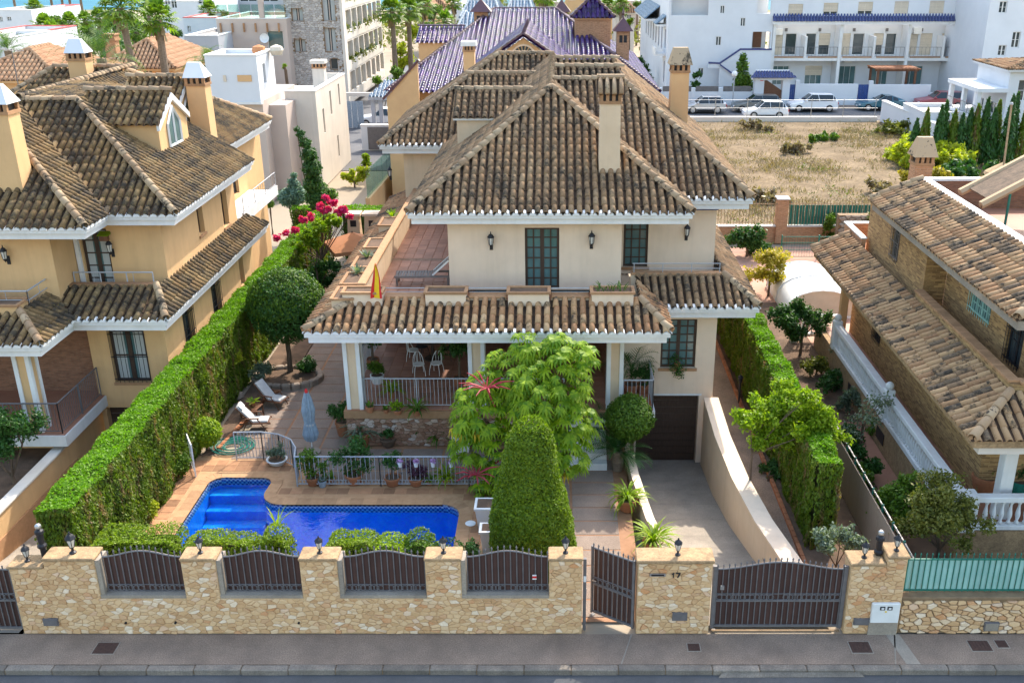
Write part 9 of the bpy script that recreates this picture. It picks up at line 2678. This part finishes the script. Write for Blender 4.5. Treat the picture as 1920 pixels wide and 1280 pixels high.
# cypress row
for i, (px, pt, pb) in enumerate(((1712, 225, 330), (1730, 205, 332), (1748, 200, 330), (1762, 190, 330), (1778, 208, 330), (1792, 215, 330), (1808, 205, 328), (1818, 196, 328), (1835, 185, 328), (1850, 205, 330), (1862, 190, 330), (1876, 180, 332), (1893, 175, 330), (1912, 200, 330))):
	b = on_z(px, pb - 20); b.y += random.uniform(-.5, .5)
	tp = on_y(px, pt, b.y); h = tp.z - b.z
	names = ['first (leftmost)', 'second', 'third', 'fourth', 'fifth', 'sixth', 'seventh', 'eighth', 'ninth', 'tenth', 'eleventh', 'twelfth', 'thirteenth', 'fourteenth']
	t = thing('cypress', 'dark pointed cypress, %s from the left in the row before the white villa' % names[i], 'cypress', tuple(b), group='cypresses in a row beside the dry lot')
	part(t, 'trunk', MB().tube([(0, 0, 0), (0, 0, h * .7)], [.09, .03], 5), M['bark'])
	n = 1000; u = RNG.uniform(0, 1, n) ** .8; r_ = (.62 * (1 - u) ** .75 * (.55 + .45 * np.minimum(1, u / .15)) + .03) * RNG.uniform(.6, 1.05, n); th = RNG.uniform(0, 6.283, n)
	P = np.stack([r_ * np.cos(th), r_ * np.sin(th), .1 + u * (h - .1)], 1); N = np.stack([np.cos(th), np.sin(th), np.full(n, .4)], 1)
	leaf_obj(t, 'foliage', leaves('foliage', P, N, .20, M['conifer_side' if i % 3 == 1 else 'dark_leaf'], .3, .5, np.tile([0, 0, 1.0], (n, 1))))
# white walls and villa at the right edge
lw_ = thing('lot_boundary_wall', 'white boundary wall running towards the back street beside the dry lot', 'wall', (28.6, 64, 0), world=True)
part(lw_, 'render', MB().prism([(28.2, 69.3), (28.5, 69.3), (29.4, 57.5), (29.1, 57.5)], 0, [1.75, 1.75, 1.5, 1.5]), M['white_wall'])
part(lw_, 'coping', MB().prism([(28.15, 69.35), (28.6, 69.35), (29.5, 57.4), (29.05, 57.4)], [1.753, 1.753, 1.503, 1.503], [1.83, 1.83, 1.58, 1.58]), M['white'])
block('small white flat roofed outbuilding behind the cypress row', 1733, 1822, 212, 60, 5, M['white_wall'], [(1765, 1790, 226, 245)], name='outbuilding', cat='outbuilding', nuv=(2, 1))
vt_, x0, x1, zt = block('white villa with brown tiled roof at the right picture edge', 1896, 2160, 130, 58, 6, M['white_wall'], [(1905, 1940, 150, 190)], side='-x', swins=[(59.5, 61, 1, 3), (62, 63.4, 1, 3)], name='villa', roof='hip', roofm=M['tile_porch'], rise=.5, nuv=(2, 2))
for k in range(3):
	part(vt_, 'porch_pier', MB().box(x0 - 2.2, x0 - 1.9, 58 + k * 2.7, 58.4 + k * 2.7, 0, 4.0), M['white_wall'])
part(vt_, 'porch_slab', MB().box(x0 - 2.3, x0 - .003, 57.8, 64, 4.002, 4.3).box(x0 - 2.3, x0 - .003, 57.8, 64, 2.0, 2.2), M['white_wall'])
railing(vt_, [(x0 - 2.25, 58, 2.2), (x0 - 2.25, 63.8, 2.2)], .8, M['iron'], .3)
block('tall white villa with dark blue roof edge behind the right picture edge', 1862, 2100, -30, 76, 10, M['white_wall'], [(1870, 1888, 85, 105), (1895, 1915, 60, 90), (1872, 1890, 3, 25)], name='villa', roofm=M['tile_blue'], nuv=(2, 2))
pl_ = thing('leaning_pole', 'thin leaning pole rising above the brick house roof', 'pole', tuple(on_y(1882, 330, 22)))
tp = on_y(1897, 195, 24) - pl_.location
part(pl_, 'pole', MB().tube([(0, 0, -1.5), tuple(tp)], .04, 6), M['capstone']); part(pl_, 'cap', MB().sphere(tuple(tp), .07), M['rail_grey'])
for px, py, lb in ((1878, 322, 'left thatched sunshade behind the brick house roof terrace'), (1905, 318, 'right taller thatched sunshade behind the brick house roof terrace')):
	p = on_y(px, py, 26); t = thing('thatched_sunshade', lb, 'sunshade', tuple(p))
	part(t, 'thatch', MB().lathe([(.75, -.12), (.7, 0), (.35, .22), (.03, .42)], (0, 0, 0), 14), M['thatch']); part(t, 'pole', MB().tube([(0, 0, -3.5), (0, 0, .3)], .05, 6), M['bark'])

# palms
fh, dh = fan_head(34, 1.35)
fan_me = mesh_from('fan_leaves', fh.v, fh.f, M['palm_leaf']); dead_me = mesh_from('dry_skirt', dh.v, dh.f, M['dry_leaf'])
def fan_palm(label, px, py_head, Y, r=.22, s=1.0, lean=0.0):
	p = on_y(px, py_head, Y)
	t = thing('fan_palm', label, 'palm tree', (p.x + lean, Y, 0), group='fan palms of the town')
	part(t, 'trunk', MB().tube([(0, 0, 0), (-lean * .35, 0, p.z * .5), (-lean, 0, p.z)], [r * 1.25, r, r * .8], 9), M['palm_bark'])
	rz_ = Matrix.Translation((-lean, 0, p.z)) @ Matrix.Rotation(random.uniform(0, 6), 4, 'Z') @ Matrix.Scale(s, 4)
	inst(t, 'leaves', fan_me, rz_); inst(t, 'dry_skirt', dead_me, rz_)
	return t
fan_palm('tall fan palm with leaning trunk, left one of the pair above the ochre villa', 226, 15, 46, .24, 1.15, .4)
fan_palm('full fan palm with thick trunk, right one of the pair above the ochre villa', 296, 38, 48, .27, 1.05)
for px, py, Y, s, lb in ((735, 22, 84, 1.25, 'leftmost of the three fan palms beside the balcony block'), (765, 20, 88, 1.25, 'middle one of the three fan palms beside the balcony block'), (790, 12, 94, 1.2, 'rightmost of the three fan palms beside the balcony block'),
						(835, 40, 110, 1.1, 'fan palm behind the three palms, above the purple roof left end'), (1018, -6, 90, 1.2, 'fan palm with brown skirt above the purple roof ridge'), (1140, 12, 120, 1.1, 'fan palm right of the brick tower in the distance'),
						(1165, 10, 110, .9, 'small fan palm just left of the white apartment block'), (850, 8, 125, 1.1, 'distant fan palm over the blue grey roofs'), (392, 22, 96, 1.0, 'fan palm on the roof terrace side of the mauve block'),
						(84, 50, 95, 1.1, 'bushy fan palm in front of the left white houses'), (100, 62, 84, 1.0, 'bright fan palm left of the orange bungalow'), (131, 45, 100, 1.05, 'fan palm in the middle of the seaside palm group'), (65, 15, 120, 1.0, 'fan palm before the sea at the far left'),
						(160, 40, 110, 1.0, 'fan palm behind the solar panel roof'), (185, 35, 100, 1.0, 'fan palm close left of the tall curved palm'), (255, 60, 80, 1.0, 'shorter fan palm between the tall pair'), (275, 5, 120, 1.1, 'distant fan palm behind the tall pair')):
	fan_palm(lb, px, py, Y, .26, s)
for px, py, lb in ((21, -25, 'far left'), (92, -20, 'second from the left'), (112, -22, 'third from the left'), (127, -18, 'fourth from the left'), (147, -24, 'rightmost')):
	fan_palm('very slim tall palm trunk silhouetted against the sea, ' + lb, px, py, 150, .22, 1.2)
def date_palm(label, px, py, Y, L=2.6, n=30):
	p = on_y(px, py, Y); t = thing('date_palm', label, 'palm tree', (p.x, Y, 0), group='date palms of the town')
	part(t, 'trunk', MB().lathe([(.32, 0), (.26, p.z * .5), (.28, p.z)], (0, 0, 0), 10), M['palm_bark'])
	fronds(t, M['date_leaf'], (0, 0, p.z), n, L, (-.2, 1.35), 1.25, .42, .03, seg=9)
date_palm('big date palm with arching fronds behind the ochre villa chimney', 190, 110, 42, 3.0, 40)
date_palm('date palm with grey fronds by the white house at the left edge', 15, 95, 58, 2.2)
date_palm('small date palm between the grey house and the white modern house', 388, 122, 50, 1.8, 24)
date_palm('small date palm right of the orange chimney', 330, 120, 60, 2.0, 24)
# far town: trees and houses that fade together near the top of the picture
rt = random.Random(4)
cols = ['offwhite', 'white_wall', 'beige', 'peach', 'white_wall', 'grey_wall']
desc = {'offwhite': 'cream', 'white_wall': 'white', 'beige': 'mauve beige', 'peach': 'peach', 'grey_wall': 'grey'}
far = [(800, 832, 14, 128, 'offwhite', 1), (838, 866, 6, 140, 'white_wall', 0), (786, 815, 30, 118, 'peach', 1), (1000, 1030, 12, 120, 'white_wall', 1), (1032, 1048, 5, 126, 'beige', 0), (1120, 1160, 8, 134, 'peach', 0), (1155, 1190, 24, 120, 'offwhite', 1), (1168, 1200, 2, 150, 'beige', 0), (862, 905, -6, 160, 'offwhite', 0), (960, 1000, -8, 150, 'white_wall', 0), (1060, 1110, -10, 165, 'peach', 0)]
tags = ['left of the blue grey roofs', 'above the purple roof left hip', 'behind the three palms', 'right of the brown skirted palm', 'beside the small purple chimney', 'behind the brick tower', 'near the apartment block left end', 'above the small palm, far away', 'far behind the blue grey roofs', 'far behind the blue roof ridge', 'far behind the brick tower left side']
for (a, b, py, Y, c, rf_), tg in zip(far, tags):
	block('%s distant house %s' % (desc[c], tg), a, b, py, Y, 9, M[c], [(a + (b - a) * .15, a + (b - a) * .38, py + 4, py + 11), (a + (b - a) * .58, a + (b - a) * .82, py + 4, py + 11)], name='house', roof='hip' if rf_ else None, roofm=M['tile_far'] if rf_ else None, group=None)
def blue_house(label, px0, px1, pe, Y, dep, rise):
	a, b = on_y(px0, pe, Y), on_y(px1, pe, Y); t = thing('house', label, 'house', ((a.x + b.x) / 2, Y, 0), world=True)
	part(t, 'walls', MB().box(a.x + .3, b.x - .3, Y + .3, Y + dep, 0, a.z - .05), M['white_wall'])
	r = Roof(t, M['tile_steel'], M['tile_steel'], w=.34, L=.5, limit=0, seg=3, ridge=M['white'])
	mx = (a.x + b.x) / 2; w = (b.x - a.x) / 2 * .6
	r.plane([(a.x, Y, a.z), (b.x, Y, a.z), (b.x - w, Y + dep / 2, a.z + rise), (a.x + w, Y + dep / 2, a.z + rise)]); r.plane([(b.x, Y, a.z), (b.x, Y + dep, a.z), (b.x - w, Y + dep / 2, a.z + rise)]); r.plane([(a.x, Y + dep, a.z), (a.x, Y, a.z), (a.x + w, Y + dep / 2, a.z + rise)])
	r.ridge((a.x, Y, a.z), (a.x + w, Y + dep / 2, a.z + rise)).ridge((b.x, Y, a.z), (b.x - w, Y + dep / 2, a.z + rise)); r.done(False)
blue_house('white house with stepped blue grey hip roof above the purple roof left side', 862, 940, 34, 78, 9, 2.3)
blue_house('lower blue grey hip roofed house in front of the stepped one', 852, 905, 64, 66, 6, 1.5)
blue_house('white house with blue grey roof right of the white chimney', 946, 1002, 32, 80, 9, 2.2)
for px, py, rpx, Y, m, lb in ((812, 22, 17, 105, 'mid_leaf', 'leafy green tree left of the purple chimney'), (830, 55, 14, 95, 'lime_leaf', 'yellow green tree above the purple rear wing'), (800, 45, 14, 100, 'mid_leaf', 'green tree right of the three palms'),
							(1020, 20, 14, 104, 'olive_leaf', 'brownish tree beside the small purple chimney'), (1165, 25, 12, 115, 'mid_leaf', 'green tree left of the apartment block'), (1180, 40, 10, 108, 'bright_leaf', 'bright shrub at the apartment block corner'),
							(105, 40, 22, 98, 'mid_leaf', 'dense green tree in the left palm group'), (140, 75, 22, 86, 'dark_leaf', 'dark tree left of the orange chimney'), (170, 60, 20, 92, 'mid_leaf', 'green tree behind the solar roof'), (250, 100, 20, 72, 'dark_leaf', 'dark hedge-like tree behind the solar roof right end'),
							(290, 85, 18, 78, 'dark_leaf', 'dark tree below the thick trunked palm crown'), (215, 45, 18, 96, 'mid_leaf', 'green tree behind the tall curved palm'), (330, 60, 14, 92, 'dark_leaf', 'dark tree left of the narrow white house'), (60, 100, 16, 80, 'dark_leaf', 'dark tree under the left white houses'), (35, 130, 14, 66, 'mid_leaf', 'green shrub tree at the left edge by the orange roof'),
							(420, 30, 12, 90, 'mid_leaf', 'potted tree on the mauve block terrace'), (535, 125, 6, 60, 'bright_leaf', 'small bright palm-like shrub at the foot of the stone tower'), (880, 14, 14, 130, 'mid_leaf', 'distant tree above the blue grey roofs'), (930, -4, 16, 140, 'mid_leaf', 'distant tree at the top edge centre'), (1195, 10, 10, 140, 'mid_leaf', 'distant tree at the top left of the apartment block')):
	b = on_y(px, py, Y); rad = rpx / 1850 * depth_of(b)
	t = thing('town_tree', lb, 'tree', (b.x, Y, 0), group='trees of the town behind')
	bl = [(random.uniform(-.5, .5) * rad, random.uniform(-.5, .5) * rad, b.z + random.uniform(-.5, .4) * rad, rad * random.uniform(.5, .75)) for k in range(5)]
	limbs(t, (0, 0, 0), max(.5, b.z - rad), bl, .14); crown(t, M[m], bl, 1500, rad * .11, .6, lumpy=6)
# wide green belts that read as one mass behind the houses
def belt(name, x0, x1, y0, y1, n, h, m):
	P = np.stack([RNG.uniform(x0, x1, n), RNG.uniform(y0, y1, n), RNG.uniform(.3, h, n)], 1)
	k = wob(P * np.array([1, 1, 0]), .35, 3) ; P = P[(k * h * .5 + h * .6) > P[:, 2]]
	o = leaf_obj(None, name, leaves(name, P, np.tile([0, -.4, 1.0], (len(P), 1)), .42, M[m], .6, .8)); o['kind'] = 'stuff'
belt('seaside_greenery', -75, -30, 120, 175, 9000, 4.5, 'mid_leaf')
belt('town_greenery', -30, 30, 125, 215, 12000, 5.0, 'olive_leaf')
belt('left_greenery', -52, -26, 60, 105, 11000, 4.4, 'dark_leaf')
